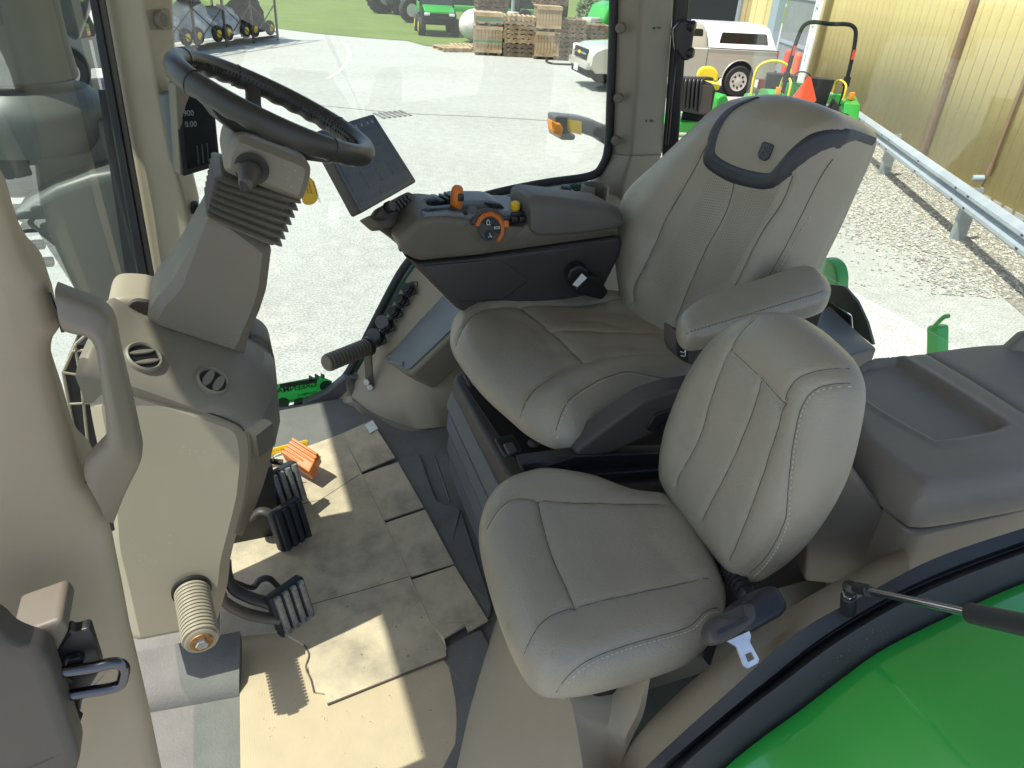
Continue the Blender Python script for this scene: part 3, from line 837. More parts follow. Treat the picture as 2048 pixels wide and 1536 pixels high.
# raised bin lip in front of the column
prism('bin_lip', rnd(LY([(208, 640), (216, 606), (236, 594), (300, 598), (330, 620), (330, 690), (240, 660)], 1.30), 0.02), (0, 0.12, 0), 'beige', con, 0.012)
prism('bin_opening', rnd(LY([(254, 612), (268, 600), (300, 604), (330, 625), (320, 680), (262, 655), (250, 640)], 1.292), 0.012), (0, 0.012, 0), 'brown_plastic', con, 0.002)
# vents on the sloping top
pn = (onY(456, 812, YS + .006) - onY(264, 748, YS + .006)).cross(onY(290, 640, 1.22) - onY(264, 748, YS + .006)).normalized()
if pn.z < 0: pn = -pn
vp0 = onY(264, 748, YS + .006)
def vent(cx, cy, rad, ang, open_, n_, p0, parent):
    c = onP(cx, cy, p0, n_) + n_ * 0.004
    v = lathe('air_vent', [(rad * 0.80, -0.006), (rad * 0.82, 0.003), (rad * 0.9, 0.0055), (rad, 0.003), (rad * 1.03, -0.004)], c, n_, 'taupe_mid', parent, 40)
    lathe('vent_cavity', [(0, -0.004), (rad * 0.8, -0.004), (rad * 0.8, 0.0)], c, n_, 'black_plastic', v, 30)
    o_, ex, ey, ez = frame(c, n_, V((1, 0, 0)))
    d = ex * math.cos(ang) + ey * math.sin(ang); s = ez.cross(d)
    for k in (-0.36, 0.30):
        hw = math.sqrt(max(0, 1 - k * k)) * rad * 0.80
        nseg = 10; ring = []
        w_ = rad * (0.13 if open_ else 0.26)
        for side in (-1, 1):
            rng = range(nseg + 1) if side < 0 else range(nseg, -1, -1)
            for i in rng:
                t = -1 + 2 * i / nseg
                ring.append(c + d * (t * hw) + s * (k * rad + side * w_ * math.sqrt(max(0.03, 1 - t * t))) + n_ * 0.004)
        mk('vane', *prismvf(ring, n_ * -0.004, 0.0012), 'taupe_mid', v)
    return v
vent(286, 717, 0.0285, R(24), True, pn, vp0, con)
vent(423, 765, 0.0275, R(62), False, pn, vp0, con)
kn = (KR[1] - KL[1]).cross(KL[2] - KL[1]).normalized()
if kn.dot(EYE - KL[1]) < 0: kn = -kn
vent(534, 871, 0.024, R(80), False, kn, KL[1].lerp(KR[1], 0.6) + kn * 0.003, con)
# ladder-shaped windscreen reflection of the sockets, built as solid pieces left of the pedestal
dk = LY([(128, 740), (150, 690), (180, 690), (195, 900), (165, 915), (150, 860)], 1.17)
prism('reflection_core', dk, (0, 0.05, 0), 'black_plastic', con, 0.0)
mb = MB()
fr_ = [(126, 742), (152, 684), (166, 676)]
mb.add(tubevf(LY([(126, 745), (152, 688), (170, 672)], 1.16), 0.0025, 6))
mb.add(tubevf(LY([(126, 745), (140, 820), (158, 912)], 1.16), 0.0025, 6))
for a, b in (((145, 703), (170, 700)), ((126, 745), (172, 752)), ((139, 808), (180, 806)), ((158, 908), (200, 900)), ((150, 690), (162, 760)), ((162, 760), (176, 890))):
    mb.add(tubevf(LY([a, b], 1.155), 0.0022, 6))
mb.put('reflection_frame', 'beige', con)
# dark nook under the console where the pedals come out
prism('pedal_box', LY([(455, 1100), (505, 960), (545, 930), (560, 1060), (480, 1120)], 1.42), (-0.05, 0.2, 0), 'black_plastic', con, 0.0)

# ================================================================== STEERING COLUMN AND WHEEL
colm = thing('steering_column', onY(400, 660, 1.30), 'tilting steering column with taupe shroud, ribbed boot and black leather steering wheel', 'steering column')
YC = 1.215
prism('shroud', rnd(LY([(420, 436), (545, 497), (534, 585), (520, 628), (500, 672), (488, 722), (470, 716), (302, 662), (292, 640), (312, 604), (342, 572)], YC), 0.008, 2), (0.0, 0.17, 0), 'shroud_taupe', colm, 0.015, 25, True)
# boot: stacked folds
nf = 7
rings = []
for k in range(nf * 4 + 1):
    t = k / (nf * 4)
    l = V((436 + (418 - 436) * t, 352 + (440 - 352) * t, 0)); r_ = V((600 + (556 - 600) * t, 398 + (498 - 398) * t, 0))
    w_ = [0.0, 0.009, 0.0115, 0.001][k % 4] if k < nf * 4 else 0
    A = onY(l.x, l.y, YC); B = onY(r_.x, r_.y, YC)
    d = (B - A).normalized(); A = A - d * (w_ - 0.006); B = B + d * (w_ - 0.006)
    y0, y1 = -w_ + 0.004, 0.165 + w_ - 0.004
    q = [A + V((0, y0, 0)), B + V((0, y0, 0)), B + V((0, y1, 0)), A + V((0, y1, 0))]
    rings.append(rnd(q, 0.012, 3))
mk('boot', *loftvf(rings), 'taupe', colm, 30)
hd = prism('column_head', rnd(LY([(446, 345), (450, 305), (462, 282), (480, 270), (612, 322), (624, 336), (620, 366), (606, 404), (590, 402)], YC - 0.008), 0.012, 3), (0, 0.175, 0), 'taupe_mid', colm, 0.010, 25, True)
sp_ = onY(503, 338, YC - 0.009)
sa = V((-0.22, -0.95, -0.18)).normalized()
sk = lathe('stalk_ring', [(0.0, 0.0), (0.020, 0.001), (0.0255, 0.003), (0.0265, 0.0)], sp_, sa, 'dark_plastic', hd, 32)
stl = lathe('stalk', [(0.013, 0.0), (0.0165, 0.004), (0.0165, 0.02), (0.0145, 0.034), (0.0125, 0.046), (0.009, 0.051), (0, 0.052)], sp_ + sa * 0.003, sa, 'brown_plastic', hd, 24)
mk('stalk_button', *boxvf(sp_ + sa * 0.052 + V((-0.004, 0, -0.003)), (0.013, 0.006, 0.016), None, 0.004), 'black_plastic', stl)
# wheel
WC = onY(551, 217, 1.30); wt = R(25.3)
wn = V((math.sin(wt), -0.035, math.cos(wt))).normalized(); wx = V((math.cos(wt), 0, -math.sin(wt))); wy = wn.cross(wx).normalized()
RW, rt = 0.1560, 0.0172
whl = mk('steering_wheel', *lathevf([(0.0, -0.055), (0.03, -0.058), (0.046, -0.066), (0.05, -0.052), (0.048, -0.04), (0.035, -0.034), (0, -0.033)], WC, wn, 32), 'wheel_leather', colm)
nu, nv = 160, 16
vs, fs = [], []
for i in range(nu):
    a = 2 * math.pi * i / nu
    rd = wx * math.cos(a) + wy * math.sin(a)
    for j in range(nv):
        b = 2 * math.pi * j / nv
        wav = 0.0016 * math.cos(a * 30) * max(0.0, -math.sin(b) * 0.8 - math.cos(b) * 0.4)
        q = rt + wav
        vs.append(WC + rd * (RW + q * 0.92 * math.cos(b)) + wn * (q * 1.06 * math.sin(b)))
        fs.append((i * nv + j, ((i + 1) % nu) * nv + j, ((i + 1) % nu) * nv + (j + 1) % nv, i * nv + (j + 1) % nv))
mk('rim', vs, fs, 'wheel_leather', whl, 0 or 60)
# sewn seam bands round the rim
for a in (R(160), R(-62), R(112), R(38), R(215)):
    rd = wx * math.cos(a) + wy * math.sin(a); tg = -wx * math.sin(a) + wy * math.cos(a)
    mk('rim_seam', *tubevf([WC + rd * (RW + (rt + 0.0003) * 0.92 * math.cos(b)) + wn * ((rt + 0.0003) * 1.06 * math.sin(b)) for b in [2 * math.pi * k / 24 for k in range(24)]], 0.0008, 5, closed=True), 'ink', whl)
# stitched laces on the inner face of the rim
mb = MB()
for i in range(120):
    a = 2 * math.pi * i / 120
    rd = wx * math.cos(a) + wy * math.sin(a); tg = -wx * math.sin(a) + wy * math.cos(a)
    for sg_ in (-1, 1):
        b = math.pi + 0.22 * sg_
        p = WC + rd * (RW + rt * 1.0 * math.cos(b) * 0.92) + wn * (rt * 1.06 * math.sin(b))
        mb.add(boxvf(p, (0.0014, 0.0045, 0.0022), ((tg + wn * 0.4 * sg_).normalized(), wn, rd)))
tag(mb.put('rim_lacing', 'ink', whl), kind='stuff')
for a, w_ in ((R(100), 0.026), (R(-142), 0.03), (R(-20), 0.03)):
    rd = wx * math.cos(a) + wy * math.sin(a); tg = -wx * math.sin(a) + wy * math.cos(a)
    rows = []
    for t, dn, hw, th in ((0.03, -0.046, w_ * 0.75, 0.010), (0.07, -0.044, w_ * 0.62, 0.009), (0.11, -0.03, w_ * 0.5, 0.009), (0.138, -0.012, w_ * 0.5, 0.009), (0.15, -0.002, w_ * 0.56, 0.010)):
        c = WC + rd * t + wn * dn
        rows.append(rnd([c + tg * hw + wn * th, c - tg * hw + wn * th, c - tg * hw - wn * th, c + tg * hw - wn * th], 0.006, 2))
    mk('spoke', *loftvf(rows), 'wheel_leather', whl, 40)
cyl('column_neck', WC - wn * 0.105, WC - wn * 0.05, 0.03, 'black_plastic', whl, 20)

kt = thing('key_tag', onY(620, 410, 1.395), 'yellow plastic key tag hanging behind the steering column head', 'tag')
TG = [(612, 352), (626, 358), (634, 380), (637, 398), (628, 409), (612, 411), (604, 404), (606, 370)]
tagp = prism('tag_plate', rnd(LY(TG, 1.395), 0.008), (0, 0.003, 0), 'yellow', kt, 0.001)
def txt_px(s, p0, p1, Y_, h, m, parent, **k):
    a, b = onY(*p0, Y_), onY(*p1, Y_)
    ex = (b - a).normalized(); n_ = V((0, -1, 0)); ey = n_.cross(ex)
    return text('lettering', s, a, ex, ey, h, m, parent, **k)
txt_px('MARK EQUIPMENT', (625, 362), (636, 400), 1.3945, 0.0036, 'ink', kt)
txt_px('SALE 2508', (617, 368), (626, 402), 1.3945, 0.003, 'ink', kt)
txt_px('08-40060', (611, 370), (619, 402), 1.3945, 0.003, 'ink', kt)
tube('tag_string', cr(LY([(612, 330), (618, 342), (617, 354)], 1.392), 4), 0.0012, 'ink', kt, 6)

# ================================================================== FOOT PEGS
def peg(base, tip, r, m, label, n=12, head=True):
    base, tip = V(base), V(tip); ax = tip - base; L = ax.length; ax.normalize()
    t = thing('foot_peg', base, label, 'foot rest')
    prof = [(r * 1.12, 0), (r * 1.12, L * 0.05), (r * 0.86, L * 0.055)]
    lathe('collar', prof, base, ax, 'black_plastic', t, 28)
    prof = [(r * 0.80, L * 0.05)]
    for k in range(n):
        a = L * (0.06 + 0.9 * k / n); s = L * 0.9 / n
        prof += [(r * 0.80, a), (r * 0.97, a + s * 0.10), (r, a + s * 0.3), (r, a + s * 0.6), (r * 0.97, a + s * 0.78), (r * 0.80, a + s * 0.86)]
    prof += [(r * 0.9, L * 0.985), (r * 0.8, L), (r * 0.5, L), (0, L)]
    lathe('ribbed_sleeve', prof, base, ax, m, t, 28)
    if head:
        lathe('washer', [(0, 0.002), (r * 0.62, 0.002), (r * 0.64, 0)], base + ax * L, ax, 'rust', t, 24)
        lathe('bolt', [(0, 0.0085), (r * 0.3, 0.0085), (r * 0.36, 0.007), (r * 0.36, 0.001)], base + ax * L, ax, 'steel', t, 6)
    return t
peg(onP(383, 1178, SPO, SPN), onY(403, 1284, 0.918), 0.0295, 'beige', 'beige ribbed foot peg with rusty washer on the side of the steering pedestal', 14)
pg = peg(onY(738, 692, 1.955), onY(652, 727, 1.86), 0.0265, 'taupe', 'dark taupe ribbed foot peg on a bracket by the far window corner', 12, False)
prism('bracket', rnd(LY([(722, 690), (732, 682), (744, 690), (746, 740), (750, 775), (742, 783), (728, 765)], 1.96), 0.01), (0.004, 0.006, 0), 'taupe', pg, 0.002)
for q in ((734, 764), (741, 774)):
    lathe('bolt', [(0, 0.008), (0.009, 0.008), (0.011, 0.005), (0.011, 0)], onY(*q, 1.956), (-0.4, -0.8, 0.3), 'zinc', pg, 6)

# ================================================================== PEDALS
def pad(parent, c, tilt, yaw, w_, l_, m, mr, ribs=4, th=0.022):
    """ribbed pedal pad facing rearwards and up"""
    n_ = V((math.cos(tilt), 0, math.sin(tilt))); up = V((-math.sin(tilt), 0, math.cos(tilt))); sd = V((0, 1, 0))
    rot = Matrix.Rotation(yaw, 3, 'Z'); n_, up, sd = rot @ n_, rot @ up, rot @ sd
    c = V(c)
    P = rnd([c + sd * (w_ / 2) + up * (l_ / 2), c - sd * (w_ / 2) + up * (l_ / 2), c - sd * (w_ / 2) - up * (l_ / 2), c + sd * (w_ / 2) - up * (l_ / 2)], 0.008, 3)
    p = mk('pad', *prismvf(P, n_ * -th, 0.004), m, parent)
    for k in range(ribs):
        o = (k - (ribs - 1) / 2) * w_ * 0.92 / ribs
        mk('rib', *boxvf(c + sd * o + n_ * 0.004, (w_ * 0.6 / ribs, l_ * 0.94, 0.011), (sd, up, n_), 0.0022), mr, p)
    return n_, up, sd
def pedal(name, c, tilt, yaw, w_, l_, arm, label, m='rubber', mr='rubber', r=0.012):
    t = thing(name, V((c[0], c[1], 0)), label, 'pedal')
    pad(t, c, tilt, yaw, w_, l_, m, mr)
    mk('arm', *tubevf(cr(arm, 6), r, 10, sx=0.6), 'dark_plastic', t, 60)
    return t
c1 = onY(585, 1050, 1.37)
pedal('brake_pedal', c1, R(16), R(-58), 0.085, 0.105, [c1 + V((-0.02, 0, -0.01)), onY(545, 1030, 1.38), onY(520, 1022, 1.39), onY(500, 1035, 1.40), onY(480, 1010, 1.42)], 'brake pedal with black ribbed pad, nearer the door of the pair')
c2 = onY(577, 975, 1.47)
pedal('brake_pedal', c2, R(16), R(-58), 0.085, 0.105, [c2 + V((-0.02, 0, -0.01)), onY(538, 1000, 1.48), onY(515, 985, 1.48), onY(495, 965, 1.48)], 'brake pedal with ribs coloured silver as if lit, farther from the door of the pair', 'rubber', 'lit_pedal_rib')
c3 = onY(588, 1218, 1.14)
cl = pedal('clutch_pedal', c3, R(16), R(-58), 0.085, 0.11, [c3 + V((-0.02, 0, -0.01)), onY(540, 1208, 1.15), onY(500, 1195, 1.16), onY(468, 1178, 1.17), onY(455, 1150, 1.18), onY(452, 1120, 1.2)], 'clutch pedal with worn pad, ribs coloured as sunlit, curved arm standing over the cardboard', 'rubber', 'lit_pedal_rib', 0.014)
mk('support', *tubevf(cr([onY(560, 1178, 1.25), onY(540, 1158, 1.25), onY(520, 1160, 1.25), onY(505, 1175, 1.24), onY(480, 1168, 1.23), onY(462, 1160, 1.22)], 6), 0.009, 10, sx=0.6), 'dark_plastic', cl, 60)
mk('lower_shroud', *tubevf(cr([onY(436, 1170, 1.15), onY(446, 1200, 1.14), onY(480, 1222, 1.135), onY(520, 1234, 1.135), onY(560, 1238, 1.13)], 6), [0.02] * 6 + [0.016] * 19, 10, sx=0.6), 'taupe', cl, 60)
th_ = thing('throttle_pedal', onZ(600, 950, 0), 'bright orange ridged wedge pedal on the cardboard beyond the brakes', 'pedal')
P0, P1, P2, P3 = onY(586, 874, 1.66), onY(637, 906, 1.60), onY(620, 949, 1.57), onY(562, 906, 1.63)
nrm_ = (P1 - P0).cross(P3 - P0).normalized()
if nrm_.dot(EYE - P0) < 0: nrm_ = -nrm_
mk('wedge', *prismvf(rnd([P0, P1, P2, P3], 0.004, 2), nrm_ * -0.05, 0.003), 'orange', th_)
for k in range(5):
    t = (k + 0.5) / 5
    a, b = P0.lerp(P3, t), P1.lerp(P2, t)
    mk('ridge', *boxvf((a + b) / 2 + nrm_ * 0.001, ((b - a).length * 0.96, (P3 - P0).length * 0.12, 0.006), ((b - a).normalized(), nrm_.cross((b - a).normalized()), nrm_), 0.001), 'orange', th_)
cyl('linkage', onY(500, 918, 1.62), onY(566, 925, 1.60), 0.008, 'dark_plastic', th_, 10)
tube('zip_tie', cr([onY(545, 922, 1.60), onY(550, 912, 1.6), onY(562, 906, 1.6)], 4), 0.002, 'white', th_, 6)
yt = thing('warning_tag', onZ(580, 905, 0.03), 'yellow warning tag with small black print on the floor behind the orange pedal', 'tag')
YT = [onY(x, y, 1.70) for x, y in ((520, 903), (606, 882), (616, 880), (618, 887), (610, 893), (522, 915))]
mk('strip', *prismvf(rnd(YT, 0.006), V((0, 0.006, -0.003)), 0.001), 'yellow', yt)
txt_px('CAUTION TOW MAX', (546, 906), (610, 890), 1.698, 0.007, 'ink', yt)

# ================================================================== CARDBOARD ON THE FLOOR
lo = LZ([(478, 1236), (700, 1200), (872, 1285), (898, 1330), (912, 1400), (914, 1450), (908, 1520), (900, 1640), (482, 1660)], 0.009)
o = prism('cardboard_sheet', rnd(lo, 0.02), (0, 0, -0.006), 'card', None, 0.001)
tag(o, 'clean tan cardboard sheet in the sun at the door side of the floor', 'cardboard', 'cardboard on the cab floor')
cbd = thing('cardboard_box_panel', onZ(700, 1100, 0), 'flattened grimy cardboard box with slit flaps covering the pedal area of the floor', 'cardboard', 'cardboard on the cab floor')
ZB = 0.016
prism('panel', LZ([(440, 940), (560, 912), (684, 867), (722, 945), (768, 1042), (820, 1155), (862, 1248), (892, 1300), (893, 1312), (655, 1406), (650, 1386), (626, 1382), (608, 1290), (560, 1262), (440, 1275)], ZB), (0, 0, -0.006), 'card_dirty', cbd, 0.001)
tube('crease', LZ([(560, 1018), (640, 1000), (720, 948)], ZB + 0.0002), 0.0008, 'card_edge', cbd, 5)
tube('crease', LZ([(610, 1212), (720, 1182), (822, 1152)], ZB + 0.0002), 0.0008, 'card_edge', cbd, 5)
FL = [[(684, 867), (742, 841), (790, 914), (723, 943)], [(724, 949), (796, 924), (847, 1014), (768, 1040)], [(770, 1046), (850, 1019), (907, 1126), (820, 1153)], [(822, 1160), (909, 1131), (976, 1240), (937, 1262), (931, 1250), (888, 1276), (893, 1298), (862, 1246)]]
for i, f in enumerate(FL):
    hi = [0.028, 0.022, 0.024, 0.02][i]
    pts = []
    for k, q in enumerate(f):
        inner = k in (0, len(f) - 1) or (i == 3 and k in (6, 7))
        pts.append(onZ(*q, ZB if inner else hi))
    fl = mk('flap', *prismvf(pts, V((0, 0, -0.005)), 0.0), 'card_dirty', cbd, 0)
    if i == 0:
        mk('tape', *prismvf([onZ(*q, hi + 0.003) for q in ((730, 850), (745, 840), (756, 857), (740, 866))], V((0, 0, -0.001)), 0), 'white', fl)
tube('cut_edge', LZ([(655, 1408), (770, 1362), (893, 1314)], 0.0125), 0.0032, 'card_edge', cbd, 6)
tube('fold_line', [onZ(*q, ZB + 0.0005) for q in ((684, 867), (722, 945), (768, 1042), (820, 1155), (862, 1248), (892, 1300))], 0.0009, 'card', cbd, 5)
tube('torn_edge', cr(LZ([(608, 1290), (618, 1310), (612, 1335), (622, 1360), (628, 1384)], ZB + 0.001), 5), 0.0018, 'card_edge', cbd, 5)

# grit and crumbs walked in on the floor and cardboard
random.seed(21)
mb = MB()
for k in range(170):
    x, y = random.uniform(490, 960), random.uniform(880, 1500)
    if x > 600 + (y - 860) * 0.62 + 60: continue
    p = onZ(x, y, ZB + 0.001); r_ = random.uniform(0.0003, 0.0009)
    mb.add(boxvf(p, (r_ * random.uniform(1, 3), r_, r_), axz(random.uniform(0, 3))))
tag(mb.put('floor_grit', 'card_edge'), 'dark grit and crumbs scattered over the floor cardboard', 'grit', kind='stuff')
# ================================================================== OPERATOR SEAT
def wob(scale, amp, seed=0):
    def f(u, v, d):
        out = np.empty(len(u))
        for i in range(len(u)): out[i] = noise.noise(V((u[i] * scale + seed, v[i] * scale, seed * 1.7))) + 0.5 * noise.noise(V((u[i] * scale * 2.3 + seed, v[i] * scale * 2.3, 3.1)))
        return out * amp * np.clip(d / 0.05, 0, 1)
    return f
def polyd(pts):
    a = np.array(pts)
    def f(u, v):
        P = np.stack([u, v], 1); A = a[:-1]; D = a[1:] - A; l2 = (D ** 2).sum(1) + 1e-12
        q = P[:, None, :] - A[None]; t = np.clip((q * D[None]).sum(2) / l2[None], 0, 1)
        return np.sqrt(((q - t[..., None] * D[None]) ** 2).sum(2).min(1))
    return f
seat = thing('operator_seat', (0.78, 1.3, 0), 'taupe leather operator seat with dark headrest band and folding armrest', 'seat')
cu = Pad((0.75, 1.27, 0.445), (0.02, 0, 1), (1, 0, 0), 0.062, 0.085, 0.016, 0.011)
OUT = [(901, 664), (907, 700), (958, 772), (1020, 830), (1062, 864), (1112, 887), (1160, 888), (1200, 862), (1250, 832), (1310, 802), (1390, 780), (1450, 740), (1420, 690), (1340, 640), (1250, 618), (1160, 604), (1090, 592), (1010, 598), (950, 616), (912, 640)]
cu.outline([cu.px(*q) for q in OUT])
TT = 0.058
bz = wob(7, 0.0045, 3)
nearb = polyd([cu.px(*q, TT) for q in ((1085, 830), (1130, 785), (1200, 745), (1290, 728), (1390, 728))])
farb = polyd([cu.px(*q, TT) for q in ((915, 645), (960, 612), (1040, 583), (1120, 580), (1250, 596))])
def hcu(u, v, d):
    return bz(u, v, d) + np.clip(d / 0.05, 0, 1) * (0.020 * np.exp(-(nearb(u, v) / 0.055) ** 2) + 0.018 * np.exp(-(farb(u, v) / 0.05) ** 2) - 0.006)
cu.hf = hcu
def SPX(pad_, pts, h, dep=0.006, wd=0.0045): return pad_.seam([pad_.px(*q, h) for q in pts], dep, wd)
SPX(cu, [(1028, 823), (1035, 806), (1062, 776), (1096, 757), (1140, 731), (1175, 724), (1226, 714), (1356, 712)], TT, 0.010)
s2 = SPX(cu, [(1110, 885), (1108, 854), (1123, 827), (1158, 796), (1209, 769), (1260, 753), (1363, 745)], 0.05, 0.005)
SPX(cu, [(905, 672), (918, 652), (952, 629), (987, 617), (1038, 611), (1089, 606), (1157, 605), (1260, 601)], TT, 0.010)
SPX(cu, [(1038, 611), (1103, 658), (1171, 724)], TT, 0.007)
SPX(cu, [(1103, 658), (1192, 659), (1311, 663)], TT, 0.006)
for w_ in (((1150, 638), (1200, 640), (1250, 652)), ((1200, 688), (1260, 690), (1310, 702)), ((1052, 640), (1085, 668), (1110, 700)), ((1180, 622), (1230, 622), (1270, 632))): cu.crease([cu.px(*q, TT) for q in w_], 0.0028, 0.008)
cush = cu.build('seat_cushion', 'leather', seat)
cu.seam_lines('seam_shade', cush)
cu.stitches('stitching', s2, -0.006, 'thread', cush)

ph, rc = R(10), R(14)
bn_ = V((-math.cos(ph) * math.cos(rc), -math.sin(ph) * math.cos(rc), math.sin(rc)))
bk = Pad((1.0, 1.33, 0.5), bn_, (0, 1, 0), 0.045, 0.045, 0.138, 0.011)
OUTB = [(1262, 640), (1250, 590), (1240, 520), (1240, 470), (1250, 415), (1272, 372), (1330, 318), (1400, 252), (1446, 212), (1490, 196), (1560, 190), (1625, 204), (1672, 224), (1690, 248), (1682, 290), (1650, 365), (1618, 440), (1580, 520), (1545, 590), (1490, 680), (1400, 735), (1320, 700)]
bk.outline([bk.px(*q) for q in OUTB])
bw = wob(6, 0.003, 11)
TB = 0.05
sideN = polyd([bk.px(*q, TB) for q in ((1600, 360), (1560, 460), (1510, 560), (1450, 660))])
sideF = polyd([bk.px(*q, TB) for q in ((1400, 290), (1330, 370), (1275, 460), (1258, 560))])
headp = polyd([bk.px(*q, TB) for q in ((1500, 250), (1560, 260), (1640, 240))])
def hbk(u, v, d):
    return bw(u, v, d) + np.clip(d / 0.06, 0, 1) * (0.022 * np.exp(-(sideN(u, v) / 0.06) ** 2) + 0.022 * np.exp(-(sideF(u, v) / 0.06) ** 2) + 0.022 * np.exp(-(headp(u, v) / 0.10) ** 2))
bk.hf = hbk
SPX(bk, [(1425, 287), (1379, 358), (1327, 445), (1292, 527), (1271, 573), (1266, 604)], TB, 0.008)
SPX(bk, [(1466, 366), (1445, 425), (1404, 501), (1368, 583), (1343, 645)], TB, 0.006)
SPX(bk, [(1588, 353), (1563, 409), (1527, 461), (1486, 542), (1440, 640)], TB, 0.008)
s3 = SPX(bk, [(1668, 272), (1630, 345), (1594, 425), (1558, 500), (1524, 565), (1482, 640)], TB * 0.8, 0.003, 0.003)
BO = [(1496, 191), (1456, 220), (1434, 256), (1418, 297), (1410, 332), (1442, 360), (1486, 376), (1540, 384), (1569, 373), (1601, 340), (1635, 303), (1676, 268), (1700, 263), (1722, 262)]
BI = [(1512, 191), (1476, 220), (1455, 256), (1443, 292), (1445, 312), (1486, 333), (1542, 344), (1558, 335), (1583, 307), (1624, 266), (1676, 241), (1700, 237), (1720, 237)]
backrest = bk.build('backrest', 'leather', seat)
bk.seam_lines('seam_shade', backrest)
bk.stitches('stitching', s3, 0.006, 'thread', backrest)
def strip_on(pad_, outer, inner, name, m, parent, lift=0.0045, n=90, k=5, h=TB):
    a = resamp(cr([V((*pad_.px(*q, h), 0)) for q in outer], 8), n); b = resamp(cr([V((*pad_.px(*q, h), 0)) for q in inner], 8), n)
    rows = []
    cen = pad_.p3(*pad_.B.mean(0), 0)
    for i in range(n):
        r = []
        ends = [(a[i].x, a[i].y), (b[i].x, b[i].y)]; mid = a[i].lerp(b[i], 0.5)
        wrap = not pad_.inside([(mid.x, mid.y)])[0]
        over = float(pad_.dist([(mid.x, mid.y)])[0]) if not pad_.inside([(mid.x, mid.y)])[0] else 0.0
        for j in range(k + 1):
            t = j / k; p = a[i].lerp(b[i], t)
            ed = lift if 0 < j < k else -0.004
            if wrap or not pad_.inside([(p.x, p.y)])[0]:
                w0 = np.array([p.x, p.y]); tt_ = np.clip(((w0 - pad_.A) * pad_.D).sum(1) / pad_.L2, 0, 1); cand = pad_.A + tt_[:, None] * pad_.D; q = cand[((cand - w0) ** 2).sum(1).argmin()]
                base = pad_.p3(q[0], q[1], -1.7 * over)
                r.append(base + (base - cen).normalized() * (0.007 if ed > 0 else 0.001))
            else: r.append(pad_.S(p.x, p.y, ed))
        rows.append(r)
    return mk(name, *loftvf(rows, cap=False, closed=False), m, parent, 60)
strip_on(bk, BO, BI, 'headrest_band', 'leather_dark', backrest)
# perforated insert dots, only where they can be told apart
mb = MB()
for k, (a, b, c, d) in enumerate([((1425, 345), (1300, 560), (1350, 610), (1462, 385)), ((1472, 385), (1372, 600), (1460, 560), (1570, 372))]):
    A, B_, C_, D_ = [V((*bk.px(*q, TB), 0)) for q in (a, b, c, d)]
    for i in range(46):
        for j in range(13):
            s_, t_ = (i + 0.5 * (j % 2)) / 46, (j + 0.5) / 13
            p = A.lerp(B_, s_).lerp(D_.lerp(C_, s_), t_)
            q = bk.S(p.x, p.y, 0.0003)
            e1, e2 = bk.eu * 0.0011, bk.ev * 0.0011
            k0 = len(mb.v); mb.v += [q + e1, q + e2, q - e1, q - e2]; mb.f.append((k0, k0 + 1, k0 + 2, k0 + 3))
tag(mb.put('perforations', 'brown_plastic', backrest, 0), kind='stuff')
# badge
uv = bk.px(1540, 306, TB); bc = bk.S(*uv, 0.002)
SH = [(-0.018, 0.017), (-0.014, 0.021), (0.014, 0.021), (0.018, 0.017), (0.018, -0.011), (0.008, -0.021), (-0.008, -0.021), (-0.018, -0.011)]
upv = V((bn_.cross(V((0, 1, 0))))); upv = upv if upv.z > 0 else -upv
rtv = upv.cross(bn_).normalized()
badge = mk('badge', *prismvf(rnd([bc + rtv * (a * 0.85) + upv * (b * 0.85) + bn_ * 0.003 for a, b in SH], 0.004, 3), bn_ * -0.006, 0.0012), 'leather_dark', backrest)
mb = MB()
for pl in ([(-0.009, -0.004), (-0.002, 0.001), (0.004, 0.002), (0.009, -0.004)], [(0.003, 0.002), (0.006, 0.009), (0.010, 0.010)], [(0.006, 0.009), (0.001, 0.013), (-0.004, 0.013)], [(-0.009, -0.004), (-0.012, -0.001)], [(0.004, -0.001), (0.010, -0.010), (0.012, -0.013)]):
    mb.add(tubevf([bc + rtv * (-a) + upv * b + bn_ * 0.0036 for a, b in pl], 0.0011, 6))
mb.put('emblem', 'grey_plastic', badge)
# backrest shell
pb = Pad((1.0, 1.33, 0.5) + bn_ * -0.10 if False else V((1.0, 1.33, 0.5)) - bn_ * 0.125, bn_, (0, 1, 0), 0.002, 0.03, 0.03, 0.03)
cx_, cy_ = bk.B.mean(0)
pb.outline([(cx_ + (a - cx_) * 0.82, cy_ + (b - cy_) * 0.82) for a, b in bk.B[::6]], 2)
pb.build('back_shell', 'dark_plastic', seat)

# armrest on the door side
AO = onZ(1500, 612, 0.70)
ar = Pad(AO, (-0.10, -0.12, 1), (1, 0, 0), 0.022, 0.026, 0.030, 0.008)
OUTA = [(1355, 652), (1362, 632), (1400, 604), (1450, 584), (1500, 572), (1545, 556), (1596, 541), (1632, 548), (1657, 572), (1660, 592), (1640, 608), (1560, 632), (1480, 658), (1410, 676), (1372, 676)]
ar.outline([ar.px(*q) for q in OUTA])
ar.hf = wob(8, 0.002, 5)
sa_ = SPX(ar, [(1368, 664), (1400, 662), (1470, 643), (1550, 618), (1630, 594), (1652, 585)], 0.015, 0.0025, 0.004)
arm = ar.build('armrest', 'leather', seat)
ar.stitches('stitching', sa_, 0.005, 'brown_plastic', arm)
def ap(x, y, h): return onP(x, y, AO + ar.en * h, ar.en)
YA = AO.y - 0.045
hz = prism('armrest_hinge', rnd(LY([(1400, 676), (1470, 655), (1560, 628), (1640, 606), (1652, 612), (1640, 640), (1625, 700), (1480, 740), (1440, 740)], YA + 0.045), 0.006), (0, 0.04, 0), 'black_plastic', arm, 0.003)
